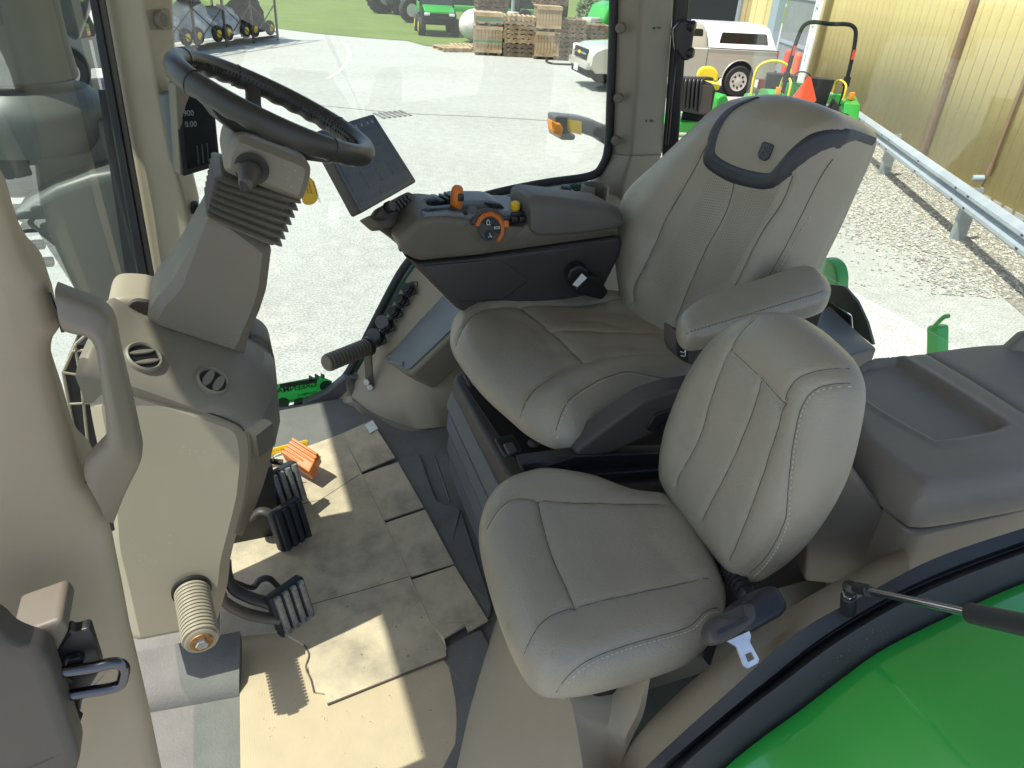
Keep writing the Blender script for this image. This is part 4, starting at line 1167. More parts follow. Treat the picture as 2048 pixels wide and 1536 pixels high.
cyl('hinge_pin', onY(1605, 606, YA + 0.04), onY(1652, 592, YA + 0.04), 0.006, 'black_plastic', arm, 12, 0.001)
cyl('hinge_pin', onY(1402, 668, YA + 0.04), onY(1450, 656, YA + 0.04), 0.006, 'black_plastic', arm, 12, 0.001)
bx_ = prism('switch_box', rnd(LY([(1354, 664), (1374, 676), (1400, 680), (1470, 660), (1460, 705), (1402, 738), (1362, 722), (1354, 705)], YA + 0.035), 0.008), (0, 0.05, 0), 'brown_plastic', seat, 0.005)
sw = prism('rocker_plate', rnd(LY([(1356, 676), (1378, 684), (1378, 724), (1356, 714)], YA + 0.032), 0.004), (0, 0.006, 0), 'black_plastic', bx_, 0.001)
prism('rocker', rnd(LY([(1359, 682), (1373, 687), (1373, 717), (1359, 709)], YA + 0.027), 0.004), (0, 0.006, 0), 'black_plastic', sw, 0.002)
tube('rocker_icon', cr(LY([(1361, 703), (1368, 705), (1371, 700), (1370, 712), (1362, 711)], YA + 0.0262), 3), 0.0008, 'white_print', sw, 5)
tube('rocker_icon', LY([(1361, 692), (1368, 694), (1371, 691)], YA + 0.0262), 0.0008, 'white_print', sw, 5)
# side cover, suspension
prism('side_cover', rnd(LY([(1150, 908), (1162, 894), (1232, 840), (1290, 800), (1350, 780), (1420, 770), (1450, 800), (1400, 850), (1300, 872), (1232, 905), (1160, 921)], 0.99), 0.012), (0, 0.05, 0), 'brown_plastic', seat, 0.008)
prism('side_pocket', rnd(LY([(1292, 860), (1310, 830), (1400, 800), (1420, 850), (1340, 880)], 0.985), 0.01), (0, 0.02, 0), 'black_plastic', seat, 0.003)
box('adjust_handle', onY(1345, 855, 0.975), (0.05, 0.02, 0.014), 'black_plastic', seat, None, 0.004)
PL_ = [(905, 756), (918, 742), (1000, 728), (1180, 770), (1390, 880), (1400, 965), (1055, 968), (1014, 952)]
prism('suspension_plate', rnd(LZ(PL_, 0.345), 0.018), (0, 0, -0.05), 'brown_plastic', seat, 0.009)
prism('plate_inlay', rnd(LZ([(930, 772), (1000, 745), (1180, 785), (1370, 885), (1380, 945), (1060, 930), (1030, 920)], 0.3465), 0.012), (0, 0, -0.004), 'black_plastic', seat, 0.001)
for P in ([(988, 875), (1026, 868), (1046, 900), (1008, 912)], [(925, 747), (958, 742), (970, 764), (938, 772)]):
    rim = prism('latch_pocket', rnd(LZ(P, 0.350), 0.008), (0, 0, -0.006), 'brown_plastic', seat, 0.002)
    cx = sum(p[0] for p in P) / 4; cy = sum(p[1] for p in P) / 4
    prism('pocket_floor', rnd(LZ([(cx + (a - cx) * 0.8, cy + (b - cy) * 0.8) for a, b in P], 0.3512), 0.006), (0, 0, -0.004), 'ink', rim, 0)
    prism('latch', rnd(LZ([(cx + (a - cx) * 0.5 + 4, cy + (b - cy) * 0.5 + 5) for a, b in P], 0.356), 0.004), (0, 0, -0.006), 'grey_plastic', rim, 0.002)
lathe('knob', [(0, 0.010), (0.010, 0.010), (0.013, 0.006), (0.014, 0)], onZ(1067, 888, 0.348), (0, 0, 1), 'dark_plastic', seat, 20)
# bellows skirt of the suspension
rings = []
fx = [(0.300, 0.0), (0.296, 0.016), (0.245, 0.026), (0.238, 0.0), (0.232, 0.0), (0.225, 0.022), (0.180, 0.026), (0.172, 0.0), (0.166, 0.0), (0.16, 0.02), (0.110, 0.024), (0.102, 0.0), (0.096, 0.0), (0.09, 0.018), (0.045, 0.020), (0.036, -0.004), (0.0, -0.004)]
bc0, bc1 = onZ(1000, 985, 0.28), onZ(905, 790, 0.28)
ydir = (bc1 - bc0).normalized(); xdir = V((ydir.y, -ydir.x, 0))
for z, e in fx:
    A = V((bc0.x, bc0.y, z)) - ydir * e - xdir * (e - 0.012); B_ = V((bc1.x, bc1.y, z)) + ydir * e - xdir * (e - 0.012)
    rings.append(rnd([A, B_, B_ + xdir * (0.55 + 2 * e), A + xdir * (0.55 + 2 * e)], 0.03, 4))
mk('bellows', *loftvf(rings), 'bellows_grey' if 'bellows_grey' in MATS else 'grey_plastic', seat, 30)
prism('slide_rail', LY([(1042, 928), (1150, 912), (1340, 905), (1345, 935), (1050, 952)], 0.985), (0, 0.03, 0), 'black_plastic', seat, 0.003)
prism('slide_rail', LY([(1046, 962), (1200, 948), (1345, 938), (1345, 955), (1055, 985)], 0.97), (0, 0.03, 0), 'black_plastic', seat, 0.003)
box('under_frame', (0.95, 1.22, 0.2), (0.5, 0.46, 0.2), 'ink', seat)

# belt retractor with paper label beyond the cushion
br_ = thing('belt_retractor', onY(1170, 585, 1.50), 'black seat belt buckle with white paper label between seat and armrest console', 'seat belt')
prism('buckle_cover', rnd(LY([(1134, 560), (1142, 540), (1160, 531), (1178, 540), (1172, 560), (1150, 575)], 1.50), 0.008), (0.01, 0.04, 0), 'black_plastic', br_, 0.005)
prism('retractor_body', rnd(LY([(1150, 580), (1176, 552), (1200, 556), (1218, 585), (1205, 600), (1160, 590)], 1.48), 0.006), (0.0, 0.05, 0), 'black_plastic', br_, 0.004)
prism('paper_label', LY([(1145, 570), (1164, 547), (1174, 556), (1155, 574)], 1.472), (0, 0.001, 0), 'white', br_, 0)

# ================================================================== PASSENGER (JUMP) SEAT
ps = thing('passenger_seat', (0.55, 0.75, 0.2), 'small taupe leather jump seat beside the door sill', 'seat')
pc = Pad((0.48, 0.72, 0.395), (0.0, -0.03, 1), (1, 0, 0), 0.058, 0.06, 0.014, 0.009)
OUTP = [(958, 1070), (968, 1020), (995, 985), (1040, 966), (1090, 958), (1180, 972), (1260, 1000), (1330, 1012), (1388, 1062), (1428, 1135), (1450, 1200), (1440, 1245), (1405, 1298), (1340, 1335), (1200, 1376), (1120, 1386), (1074, 1376), (1038, 1330), (1003, 1250), (972, 1150)]
pc.outline([pc.px(*q) for q in OUTP])
pc.hf = wob(8, 0.0035, 21)
T2 = 0.056
SPX(pc, [(975, 1035), (1003, 1006), (1030, 994), (1076, 997), (1139, 1004), (1208, 1007), (1337, 1009)], T2, 0.005, 0.0035)
SPX(pc, [(1076, 997), (1085, 1044), (1105, 1112), (1132, 1173), (1150, 1213)], T2, 0.006, 0.0035)
SPX(pc, [(1026, 1322), (1047, 1283), (1078, 1245), (1112, 1225), (1150, 1213), (1225, 1196), (1310, 1177), (1423, 1149)], T2, 0.005, 0.0035)
sq = SPX(pc, [(1061, 1368), (1119, 1344), (1173, 1317), (1242, 1293), (1310, 1273), (1378, 1250), (1412, 1218), (1440, 1200)], T2 * 0.8, 0.004, 0.0035)
for w_ in (((1000, 1110), (1016, 1160), (1036, 1210)), ((1290, 1080), (1330, 1110), (1360, 1150)), ((1380, 1190), (1400, 1205), (1422, 1200))): pc.crease([pc.px(*q, T2) for q in w_], 0.002, 0.009)
pcu = pc.build('seat_cushion', 'leather', ps)
pc.seam_lines('seam_shade', pcu, 0.0006)
pc.stitches('stitching', sq, -0.005, 'thread', pcu)
rn = V((-math.cos(rc), 0, math.sin(rc)))
pk = Pad((0.70, 0.75, 0.45), rn, (0, 1, 0), 0.055, 0.07, 0.02, 0.009)
OUTK = [(1342, 975), (1338, 920), (1348, 860), (1372, 790), (1402, 728), (1450, 668), (1510, 630), (1565, 625), (1620, 650), (1680, 702), (1706, 740), (1716, 785), (1708, 850), (1684, 945), (1642, 1030), (1588, 1102), (1532, 1148), (1490, 1162), (1440, 1112), (1385, 1042)]
pk.outline([pk.px(*q) for q in OUTK])
pk.hf = wob(8, 0.003, 31)
T3 = 0.045
SPX(pk, [(1496, 639), (1465, 700), (1431, 789), (1410, 858), (1397, 892), (1363, 953), (1356, 974)], T3, 0.005, 0.0035)
SPX(pk, [(1528, 762), (1520, 803), (1492, 875), (1462, 943), (1431, 1001), (1410, 1042)], T3, 0.004, 0.0035)
SPX(pk, [(1468, 700), (1530, 759), (1574, 808)], T3, 0.004, 0.0035)
SPX(pk, [(1574, 808), (1565, 852), (1545, 910), (1533, 950), (1501, 1035), (1477, 1087), (1456, 1122)], T3, 0.004, 0.0035)
SPX(pk, [(1574, 800), (1594, 764), (1624, 743), (1668, 731), (1706, 734)], T3, 0.004, 0.0035)
sr = SPX(pk, [(1705, 762), (1668, 765), (1638, 780), (1620, 807), (1610, 838), (1601, 881), (1592, 934), (1578, 1010), (1566, 1047), (1540, 1091), (1512, 1124), (1484, 1147)], T3 * 0.8, 0.004, 0.0035)
for w_ in (((1362, 798), (1380, 818), (1396, 842)), ((1356, 830), (1374, 850), (1388, 874)), ((1374, 768), (1388, 786), (1404, 806)), ((1352, 864), (1366, 882), (1376, 902))): pk.crease([pk.px(*q, T3) for q in w_], 0.0022, 0.006)
pbk = pk.build('backrest', 'leather', ps)
pk.seam_lines('seam_shade', pbk, 0.0006)
pk.stitches('stitching', sr, 0.005, 'thread', pbk)
# hinge between them
h0, h1 = onY(1345, 988, 0.875), onY(1490, 1185, 0.60)
hd_ = (h1 - h0).normalized()
hg = cyl('hinge_bar', h0, h1, 0.011, 'black_plastic', ps, 14)
for t0 in (0.02, 0.80):
    mb = MB()
    for k in range(6): mb.add(lathevf([(0.012, 0), (0.0165, 0.002), (0.0165, 0.006), (0.012, 0.008)], h0 + (h1 - h0) * t0 + hd_ * (k * 0.009), hd_, 16))
    mb.put('hinge_spring', 'black_plastic', hg)
lathe('hinge_nut', [(0, 0.012), (0.012, 0.012), (0.014, 0.008), (0.014, 0)], h1, hd_, 'black_plastic', hg, 6)
box('hinge_base', (0.68, 0.74, 0.33), (0.10, 0.30, 0.10), 'ink', ps, None, 0.01)
box('seat_base', (0.56, 0.72, 0.29), (0.26, 0.22, 0.10), 'ink', ps, None, 0.01)
box('seat_carrier', (0.84, 0.8, 0.2), (0.22, 0.3, 0.3), 'dark_plastic', ps, None, 0.02)

# belt buckle by the sill
bl = thing('seat_belt_latch', onY(1490, 1290, 0.575), 'black seat belt end with bright metal tongue lying on the sill rail', 'seat belt')
bpn = V((0, -0.55, 0.83)).normalized(); bp0 = onY(1490, 1240, 0.50)
def bq(x, y, h=0): return onP(x, y, bp0 + bpn * h, bpn)
prism('anchor_block', rnd([bq(*q, 0.0) for q in ((1475, 1212), (1530, 1172), (1556, 1168), (1580, 1210), (1572, 1228), (1500, 1268))], 0.01), bpn * -0.05, 'black_plastic', bl, 0.008)
hou = prism('belt_housing', rnd([bq(*q, 0.020) for q in ((1416, 1262), (1426, 1236), (1500, 1204), (1512, 1208), (1518, 1232), (1508, 1250), (1446, 1288), (1424, 1286))], 0.008), bpn * -0.024, 'dark_plastic', bl, 0.006)
prism('slot', [bq(*q, 0.0205) for q in ((1432, 1262), (1494, 1232), (1498, 1240), (1437, 1270))], bpn * -0.003, 'ink', hou, 0)
TO = [(1455, 1282), (1499, 1262), (1502, 1272), (1500, 1284), (1518, 1318), (1516, 1326), (1496, 1337), (1488, 1332), (1474, 1294)]
tp_ = [bq(*q, 0.012) for q in TO]
tong = MB()
outer = tp_; hole = [bq(*q, 0.012) for q in ((1490, 1309), (1503, 1303), (1510, 1317), (1496, 1325))]
bm = bmesh.new()
vo = [bm.verts.new(p) for p in outer]; vh = [bm.verts.new(p) for p in hole]
ed = [bm.edges.new((vo[i], vo[(i + 1) % len(vo)])) for i in range(len(vo))] + [bm.edges.new((vh[i], vh[(i + 1) % 4])) for i in range(4)]
bmesh.ops.triangle_fill(bm, use_beauty=True, use_dissolve=False, edges=ed)
ex_ = bmesh.ops.extrude_face_region(bm, geom=bm.faces[:])
for v in [g for g in ex_['geom'] if isinstance(g, bmesh.types.BMVert)]: v.co -= bpn * 0.003
bm.verts.index_update()
mk('tongue', [v.co.copy() for v in bm.verts], [tuple(v.index for v in f.verts) for f in bm.faces], 'zinc', bl, 30)
bm.free()
# ================================================================== ARMREST CONSOLE
ac = thing('armrest_console', onY(1020, 600, 1.62), 'taupe armrest console with orange shift lever, orange dial and padded arm rest', 'console')
YR = 1.54
prism('lower_body', rnd(LY([(808, 512), (838, 528), (960, 516), (1242, 474), (1246, 500), (1205, 585), (1190, 620), (1000, 640), (918, 622)], YR + 0.006), 0.014), (0, 0.17, 0), 'dark_plastic', ac, 0.01)
prism('accent_panel', rnd(LY([(838, 533), (980, 520), (1005, 522), (1060, 560), (1010, 600), (915, 605)], YR + 0.003), 0.012), (0, 0.02, 0), 'dark_plastic', ac, 0.004)
prism('upper_body', rnd(LY([(797, 488), (802, 474), (836, 440), (872, 432), (930, 438), (965, 450), (990, 470), (1040, 458), (1066, 446), (1090, 462), (1240, 452), (1243, 472), (960, 512), (838, 524), (806, 508)], YR), 0.014, 3), (0.0, 0.19, 0), 'taupe', ac, 0.012)
prism('front_nose', rnd([onY(797, 488, YR + .01), onY(804, 472, YR + .01), onY(838, 438, YR + .02), onY(858, 428, YR + 0.1), onY(830, 440, YR + .18), onY(790, 480, YR + .15)], 0.012), (0, 0, -0.03), 'taupe', ac, 0.006)
ZT = 0.735
# control deck
dk_ = [(846, 428), (868, 398), (905, 388), (1000, 392), (1060, 410), (1066, 444), (1040, 452), (990, 452), (965, 446), (930, 436), (872, 430)]
deck = prism('control_deck', rnd([V((0.425, 1.552, ZT)), V((0.56, 1.552, ZT - 0.004)), V((0.585, 1.575, ZT - 0.006)), V((0.66, 1.575, ZT - 0.006)), V((0.68, 1.70, ZT)), V((0.60, 1.73, ZT)), V((0.47, 1.72, ZT)), V((0.41, 1.65, ZT))], 0.012), (0, 0, -0.03), 'panel_grey', ac, 0.004)
hump = prism('deck_hump', rnd(LY([(898, 420), (905, 408), (918, 402), (985, 402), (1005, 408), (1015, 428), (1000, 436), (900, 434)], YR + 0.07), 0.008), (0, 0.09, 0), 'panel_grey', deck, 0.008)
for k in range(6):
    p = onY(848 + k * 10, 417 - k * 3.4, YR + 0.11)
    mk('thumb_ridge', *boxvf(p + V((0, 0, 0.0)), (0.008, 0.05, 0.028), axz(0.15), 0.003), 'black_plastic', deck)
lathe('thumb_wheel', [(0.020, 0), (0.023, 0.006), (0.023, 0.044), (0.020, 0.05)], onY(872, 418, YR + 0.085), (0.1, 1, 0), 'black_plastic', deck, 26)
for k in range(5):
    a, b = (970 + k * 6.5, 404 + k * 1.2), (984 + k * 6.5, 432 + k * 0.6)
    mk('palm_rib', *tubevf(cr(LY([a, ((a[0] + b[0]) / 2 + 5, (a[1] + b[1]) / 2 - 3), b], YR + 0.062), 5), 0.0028, 8), 'black_plastic', deck, 60)
prism('side_trim_strip', rnd(LY([(845, 436), (850, 430), (900, 425), (930, 430), (930, 436), (880, 433)], YR + 0.008), 0.004), (0, 0.03, 0), 'panel_grey', deck, 0.002)
# gate and lever
prism('lever_gate', rnd(LY([(845, 426), (860, 418), (905, 414), (938, 428), (925, 434), (890, 428)], YR + 0.03), 0.004), (0, 0.02, 0), 'black_plastic', deck, 0.002)
lv = lathe('shift_lever', [(0.005, -0.02), (0.006, 0.0), (0.0125, 0.001), (0.0138, 0.006), (0.0140, 0.012), (0.0134, 0.0125), (0.0142, 0.0135), (0.0148, 0.03), (0.0146, 0.046), (0.0128, 0.055), (0.008, 0.0605), (0, 0.062)], onY(911, 428, YR + 0.05) + V((0, 0, 0.006)), V((0.06, -0.02, 1)), 'orange', ac, 28)
mk('lever_button', *boxvf(onY(922, 395, YR + 0.034), (0.014, 0.008, 0.018), None, 0.004), 'black_plastic', lv)
# dial on the side
dn_ = V((0.12, -0.93, 0.34)).normalized(); dc = onY(978, 458, YR - 0.004)
o_, dx, dy, dz = frame(dc, dn_, V((1, 0, 0)))
rows = []
for k in range(41):
    a = R(-55 + 220 * k / 40); d = dx * math.cos(a) + dy * math.sin(a)
    rows.append([dc + d * rr + dn_ * hh for rr, hh in ((0.028, -0.004), (0.028, 0.007), (0.030, 0.009), (0.036, 0.008), (0.038, 0.005), (0.038, -0.004))])
di = mk('speed_dial', *loftvf(rows), 'orange', ac, 40)
lathe('dial_face', [(0, 0.0062), (0.0275, 0.0062), (0.028, 0.003)], dc, dn_, 'brown_plastic', di, 40)
mb = MB()
for k in range(17):
    a = R(20 + k * 8.5); d = dx * math.cos(a) + dy * math.sin(a)
    mb.add(boxvf(dc + d * 0.0345 + dn_ * 0.0088, (0.010, 0.0022, 0.0022), (d, dn_.cross(d), dn_), 0.0005))
mb.put('dial_knurl', 'orange', di)
mk('dial_thumb', *boxvf(dc + (dx * math.cos(R(12)) + dy * math.sin(R(12))) * 0.042 + dn_ * 0.006, (0.014, 0.016, 0.012), (dx, dy, dn_), 0.004), 'orange', di)
mk('dial_hood', *tubevf([dc + (dx * math.cos(a) + dy * math.sin(a)) * 0.0425 + dn_ * 0.001 for a in [R(25 + 5.5 * k) for k in range(26)]], 0.0055, 8), 'brown_plastic', di, 60)
def seg_(r0, r1, a0, a1, n=8): return [dc + (dx * math.cos(R(a0 + (a1 - a0) * k / n)) + dy * math.sin(R(a0 + (a1 - a0) * k / n))) * r1 + dn_ * 0.0078 for k in range(n + 1)] + [dc + (dx * math.cos(R(a0 + (a1 - a0) * k / n)) + dy * math.sin(R(a0 + (a1 - a0) * k / n))) * r0 + dn_ * 0.0078 for k in range(n, -1, -1)]
mk('dial_button', *prismvf(seg_(0.008, 0.026, 62, 140), dn_ * -0.002, 0.0005), 'ink', di)
mk('dial_button', *prismvf(seg_(0.008, 0.026, -30, 52), dn_ * -0.002, 0.0005), 'ink', di)
lathe('dial_button', [(0, 0.0082), (0.0105, 0.0082), (0.0115, 0.006)], dc - dx * 0.003 - dy * 0.014, dn_, 'ink', di, 24)
text('lettering', 'ECO', dc + dx * 0.0165 - dy * 0.001 + dn_ * 0.0083, dx, dy, 0.0055, 'white_print', di, align='CENTER', bold=0.02)
tube('dial_icon', cr([dc + dx * a + dy * b + dn_ * 0.0085 for a, b in ((-0.008, 0.011), (-0.0085, 0.016), (-0.005, 0.021), (-0.001, 0.016), (-0.002, 0.011))], 4), 0.0007, 'white_print', di, 5)
tube('dial_icon', [dc + dx * a + dy * b + dn_ * 0.0085 for a, b in ((-0.010, 0.0095), (0.0, 0.0095))], 0.0008, 'white_print', di, 5)
tube('dial_icon', cr([dc + dx * a + dy * b + dn_ * 0.009 for a, b in ((-0.008, -0.019), (-0.003, -0.017), (0.002, -0.019), (-0.003, -0.013), (-0.003, -0.009))], 4), 0.0007, 'white_print', di, 5)
prism('dial_recess', rnd(LY([(925, 450), (985, 452), (1050, 455), (1040, 462), (1012, 486), (970, 492), (955, 482)], YR - 0.0015), 0.01), (0, 0.006, 0), 'taupe', ac, 0.001)
# buttons, joystick, arm pad
lathe('start_button', [(0, 0.004), (0.011, 0.004), (0.0125, 0.002), (0.014, 0.003), (0.0150, 0)], onY(945, 424, YR + 0.045), (0, -0.8, 0.6), 'panel_grey', deck, 28)
jb = box('joystick_tray', onY(1035, 425, YR + 0.06), (0.055, 0.06, 0.02), 'black_plastic', ac, None, 0.004)
lathe('joystick', [(0.006, -0.01), (0.007, 0.005), (0.011, 0.010), (0.0125, 0.018), (0.010, 0.026), (0, 0.028)], onY(1030, 424, YR + 0.05), (-0.15, -0.3, 0.9), 'yellow', jb, 18)
box('joystick_guard', onY(1042, 412, YR + 0.07), (0.03, 0.03, 0.018), 'black_plastic', jb, axz(0.3), 0.004)
for k in range(3):
    mk('rocker_switch', *boxvf(onY(1012 + k * 16, 440 - k * 1.0, YR + 0.02), (0.017, 0.014, 0.014), None, 0.003), 'black_plastic', deck)
for k in range(5):
    mk('toggle', *boxvf(onY(1012 + k * 22, 412 - k * 5.5, YR + 0.155), (0.024, 0.02, 0.012), None, 0.003), 'grey_plastic', deck)
prism('side_deck', rnd(LY([(1000, 425), (1010, 410), (1090, 390), (1110, 395), (1060, 420), (1050, 432)], YR + 0.165), 0.004), (0, 0.02, 0), 'panel_grey', deck, 0.003)
rows = []
for x, top, bot, ins in ((1058, 418, 446, 0.012), (1062, 404, 462, 0.004), (1076, 398, 472, 0.0), (1120, 402, 472, 0.0), (1180, 410, 466, 0.0), (1228, 416, 459, 0.0), (1245, 424, 452, 0.004), (1250, 434, 446, 0.012)):
    a, b = onY(x, top, YR - 0.006 + ins), onY(x, bot, YR - 0.012 + ins)
    c, d = b + V((0, 0.15 - 2 * ins, 0)), a + V((0, 0.138 - 2 * ins, 0))
    a2 = a + V((0, 0.02, 0.004))
    rows.append(rnd([a2, a + V((0, -0.002, -0.016)), b, c, d], 0.010, 3))
mk('arm_pad', *loftvf(rows), 'armpad', ac, 40) if 'armpad' in MATS else mk('arm_pad', *loftvf(rows), 'grey_plastic', ac, 40)

# ================================================================== TOUCH SCREEN ON THE CONSOLE
td = thing('touch_display', onY(770, 440, 1.66), 'dark tablet style touch display on an arm in front of the armrest console', 'screen')
mn = V((0.60, -0.62, 0.50)).normalized(); mp = onY(735, 325, 1.66)
def mpx(x, y, h=0): return onP(x, y, mp + mn * h, mn)
CORN = [(634, 262), (748, 227), (834, 363), (722, 427)]
scr = prism('display_body', rnd([mpx(*q) for q in CORN], 0.008, 3), mn * -0.030, 'dark_plastic', td, 0.004)
def lerp2(s_, t_):
    a = (CORN[0][0] + (CORN[1][0] - CORN[0][0]) * s_, CORN[0][1] + (CORN[1][1] - CORN[0][1]) * s_)
    b = (CORN[3][0] + (CORN[2][0] - CORN[3][0]) * s_, CORN[3][1] + (CORN[2][1] - CORN[3][1]) * s_)
    return (a[0] + (b[0] - a[0]) * t_, a[1] + (b[1] - a[1]) * t_)
def quad(s0, t0, s1, t1, h): return [mpx(*lerp2(*q), h) for q in ((s0, t0), (s1, t0), (s1, t1), (s0, t1))]
mk('screen_glass', *prismvf(quad(0.015, 0.012, 0.985, 0.985, 0.0022), mn * -0.002, 0.0), 'screen_blue', scr)
for i, (s0, t0, s1, t1) in enumerate([(0.06, 0.18, 0.30, 0.36), (0.33, 0.18, 0.6, 0.36), (0.63, 0.18, 0.93, 0.36), (0.06, 0.39, 0.3, 0.56), (0.33, 0.39, 0.6, 0.56), (0.63, 0.39, 0.93, 0.56), (0.06, 0.59, 0.28, 0.8), (0.31, 0.59, 0.52, 0.8), (0.55, 0.59, 0.72, 0.68), (0.55, 0.70, 0.72, 0.8), (0.75, 0.59, 0.93, 0.8), (0.06, 0.85, 0.4, 0.94), (0.43, 0.85, 0.93, 0.94), (0.06, 0.05, 0.93, 0.13)]):
    mk('screen_tile', *prismvf(quad(s0, t0, s1, t1, 0.0026), mn * -0.0004, 0), 'screen_tile', scr)
ex_ = (mpx(*lerp2(1, 0)) - mpx(*lerp2(0, 0))).normalized(); ey_ = (mpx(*lerp2(0, 0)) - mpx(*lerp2(0, 1))).normalized()
for s_ in (0.62, 0.72, 0.82, 0.9):
    mk('status_icon', *boxvf(mpx(*lerp2(s_, 0.09), 0.0029), (0.005, 0.006, 0.0004), (ex_, ey_, mn)), 'screen_ink', scr)
for k in range(4):
    mk('screen_icon', *boxvf(mpx(*lerp2(0.12 + 0.07 * k, 0.895), 0.0029), (0.006, 0.006, 0.0004), (ex_, ey_, mn)), 'screen_tile', scr)
kp = prism('keypad', rnd([mpx(*q, 0.004) for q in ((752, 432), (765, 412), (818, 382), (830, 388), (832, 404), (775, 438))], 0.008), mn * -0.03, 'brown_plastic', td, 0.005)
KC = [(783, 407), (816, 388), (829, 402), (795, 424)]
for r_ in range(2):
    for c_ in range(5):
        s_, t_ = (c_ + 0.5) / 5, (r_ + 0.5) / 2
        a = (KC[0][0] + (KC[1][0] - KC[0][0]) * s_, KC[0][1] + (KC[1][1] - KC[0][1]) * s_); b = (KC[3][0] + (KC[2][0] - KC[3][0]) * s_, KC[3][1] + (KC[2][1] - KC[3][1]) * s_)
        mk('key', *boxvf(mpx(a[0] + (b[0] - a[0]) * t_, a[1] + (b[1] - a[1]) * t_, 0.006), (0.0095, 0.011, 0.005), (ex_, ey_, mn), 0.0015), 'black_plastic', kp)
lathe('rotary_knob', [(0.0135, 0), (0.0135, 0.012), (0.012, 0.015), (0, 0.0152)], mpx(775, 416, 0.004), mn, 'black_plastic', kp, 24)
prism('mount', rnd([mpx(*q, -0.012) for q in ((735, 432), (760, 425), (800, 412), (806, 425), (790, 452), (760, 455))], 0.008), mn * -0.03, 'taupe', td, 0.005)
mk('support_arm', *tubevf([mpx(750, 440, -0.03), onY(785, 465, 1.65), onY(815, 490, 1.64)], 0.02, 12, sx=0.7), 'dark_plastic', td, 60)

# ================================================================== CORNER POST DISPLAY
cd = thing('corner_display', onY(400, 350, 1.95), 'black portrait monitor in a grey bezel on the front corner post', 'screen')
q0, q1, q2, q3 = onY(346, 166, 1.925), onY(424, 166, 1.985), onY(442, 331, 1.985), onY(366, 353, 1.925)
cn = (q1 - q0).cross(q3 - q0).normalized()
if cn.dot(EYE - q0) < 0: cn = -cn
def cq(s_, t_, h): return q0.lerp(q1, s_).lerp(q3.lerp(q2, s_), t_) + cn * h
bod = mk('monitor_body', *prismvf(rnd([cq(*a, 0) for a in ((0, 0), (1, 0), (1, 1), (0, 1))], 0.006, 3), cn * -0.006, 0.002), 'black_plastic', cd)
mk('monitor_back', *prismvf(rnd([cq(*a, -0.0065) for a in ((-0.015, -0.01), (1, -0.01), (1, 1), (-0.015, 1))], 0.008, 3), cn * -0.022 + V((-0.004, -0.0, 0.002)), 0.004), 'taupe_mid', cd)
mk('screen_glass', *prismvf([cq(*a, 0.0012) for a in ((0.13, 0.09), (0.93, 0.09), (0.93, 0.93), (0.13, 0.93))], cn * -0.001, 0), 'screen', bod)
cx_, cy_ = (q1 - q0).normalized(), (q0 - q3).normalized()
text('lettering', '900', cq(0.16, 0.345, 0.0016), cx_, cy_, 0.013, 'screen_ink', bod)
text('lettering', '0.00', cq(0.17, 0.465, 0.0016), cx_, cy_, 0.013, 'screen_ink', bod)
for k in range(3):
    mk('gauge_bar', *boxvf(cq(0.42 + 0.13 * k, 0.80, 0.0014), (0.004, 0.045, 0.0004), (cx_, cy_, cn)), 'screen_tile', bod)
mk('mount_plate', *boxvf(onY(352, 255, 2.0), (0.05, 0.06, 0.16), None, 0.008), 'panel_grey', cd)

# ================================================================== SOCKETS, CUP HOLDER, DECAL
def socket(p, n_, r, label, big=True, grp=None):
    p = V(p); t = thing('power_socket', p, label, 'socket', grp)
    o_, ex, ey, ez = frame(p, n_, V((1, 0, 0)))
    mk('socket_base', *boxvf(p, (r * 2.3, r * 2.3, 0.008), (ex, ey, ez), 0.002), 'black_plastic', t)
    lathe('socket_cap', [(r, 0), (r, r * 0.5), (r * 0.85, r * 0.62), (r * 0.8, r * 1.0), (r * 0.6, r * 1.05), (0, r * 1.05)], p + ez * 0.004, n_, 'black_plastic', t, 22)
    tube('tether', cr([p + ez * r + ex * r * 0.5, p + ez * r * 1.6 + ex * r * 1.6, p + ez * r * 1.0 + ex * r * 2.2, p + ex * r * 1.6], 5), 0.0015, 'black_plastic', t, 6)
    return t
an = V((-0.62, -0.45, 0.64))
SK = [((818, 580), 'black capped power socket at the upper end of the row by the far window'), ((804, 602), 'black capped power socket second from the top of the row by the far window'), ((790, 625), 'black capped power socket in the middle of the row by the far window'),
      ((774, 652), 'black power socket with open round flap, second lowest by the far window'), ((757, 678), 'lowest black power socket with open cover by the far window')]
for i, (q, lab) in enumerate(SK):
    s_ = socket(onY(*q, 2.015), an, 0.0185 if i < 3 else 0.021, lab, grp='power sockets by the far window')
    if i >= 3: lathe('open_flap', [(0, 0.002), (0.02, 0.002), (0.021, 0)], onY(q[0] - 10, q[1] - 8, 2.0), (-0.3, -0.8, 0.3), 'grey_plastic', s_, 20)
socket(onY(1105, 392, 1.96), (0, -0.1, 1), 0.013, 'small black capped socket on the far console next to the cup holder', grp='sockets behind the arm pad')
socket(onY(1130, 386, 1.97), (0, -0.1, 1), 0.018, 'larger black capped socket on the far console next to the cup holder', grp='sockets behind the arm pad')
prism('socket_panel', rnd(LY([(1060, 405), (1085, 392), (1150, 382), (1165, 395), (1150, 415), (1070, 420)], 1.95), 0.008), (0, 0.07, 0), 'taupe_mid', cab, 0.006)
ch = thing('cup_holder', onY(1190, 415, 1.95), 'taupe plastic cup holder with slotted side on the rear post base', 'cup holder')
cc = onY(1191, 372, 1.97); cr_ = 0.044
vs, fs = [], []
N = 40
a0, a1 = R(-62), R(-118 + 360)     # gap towards the viewer
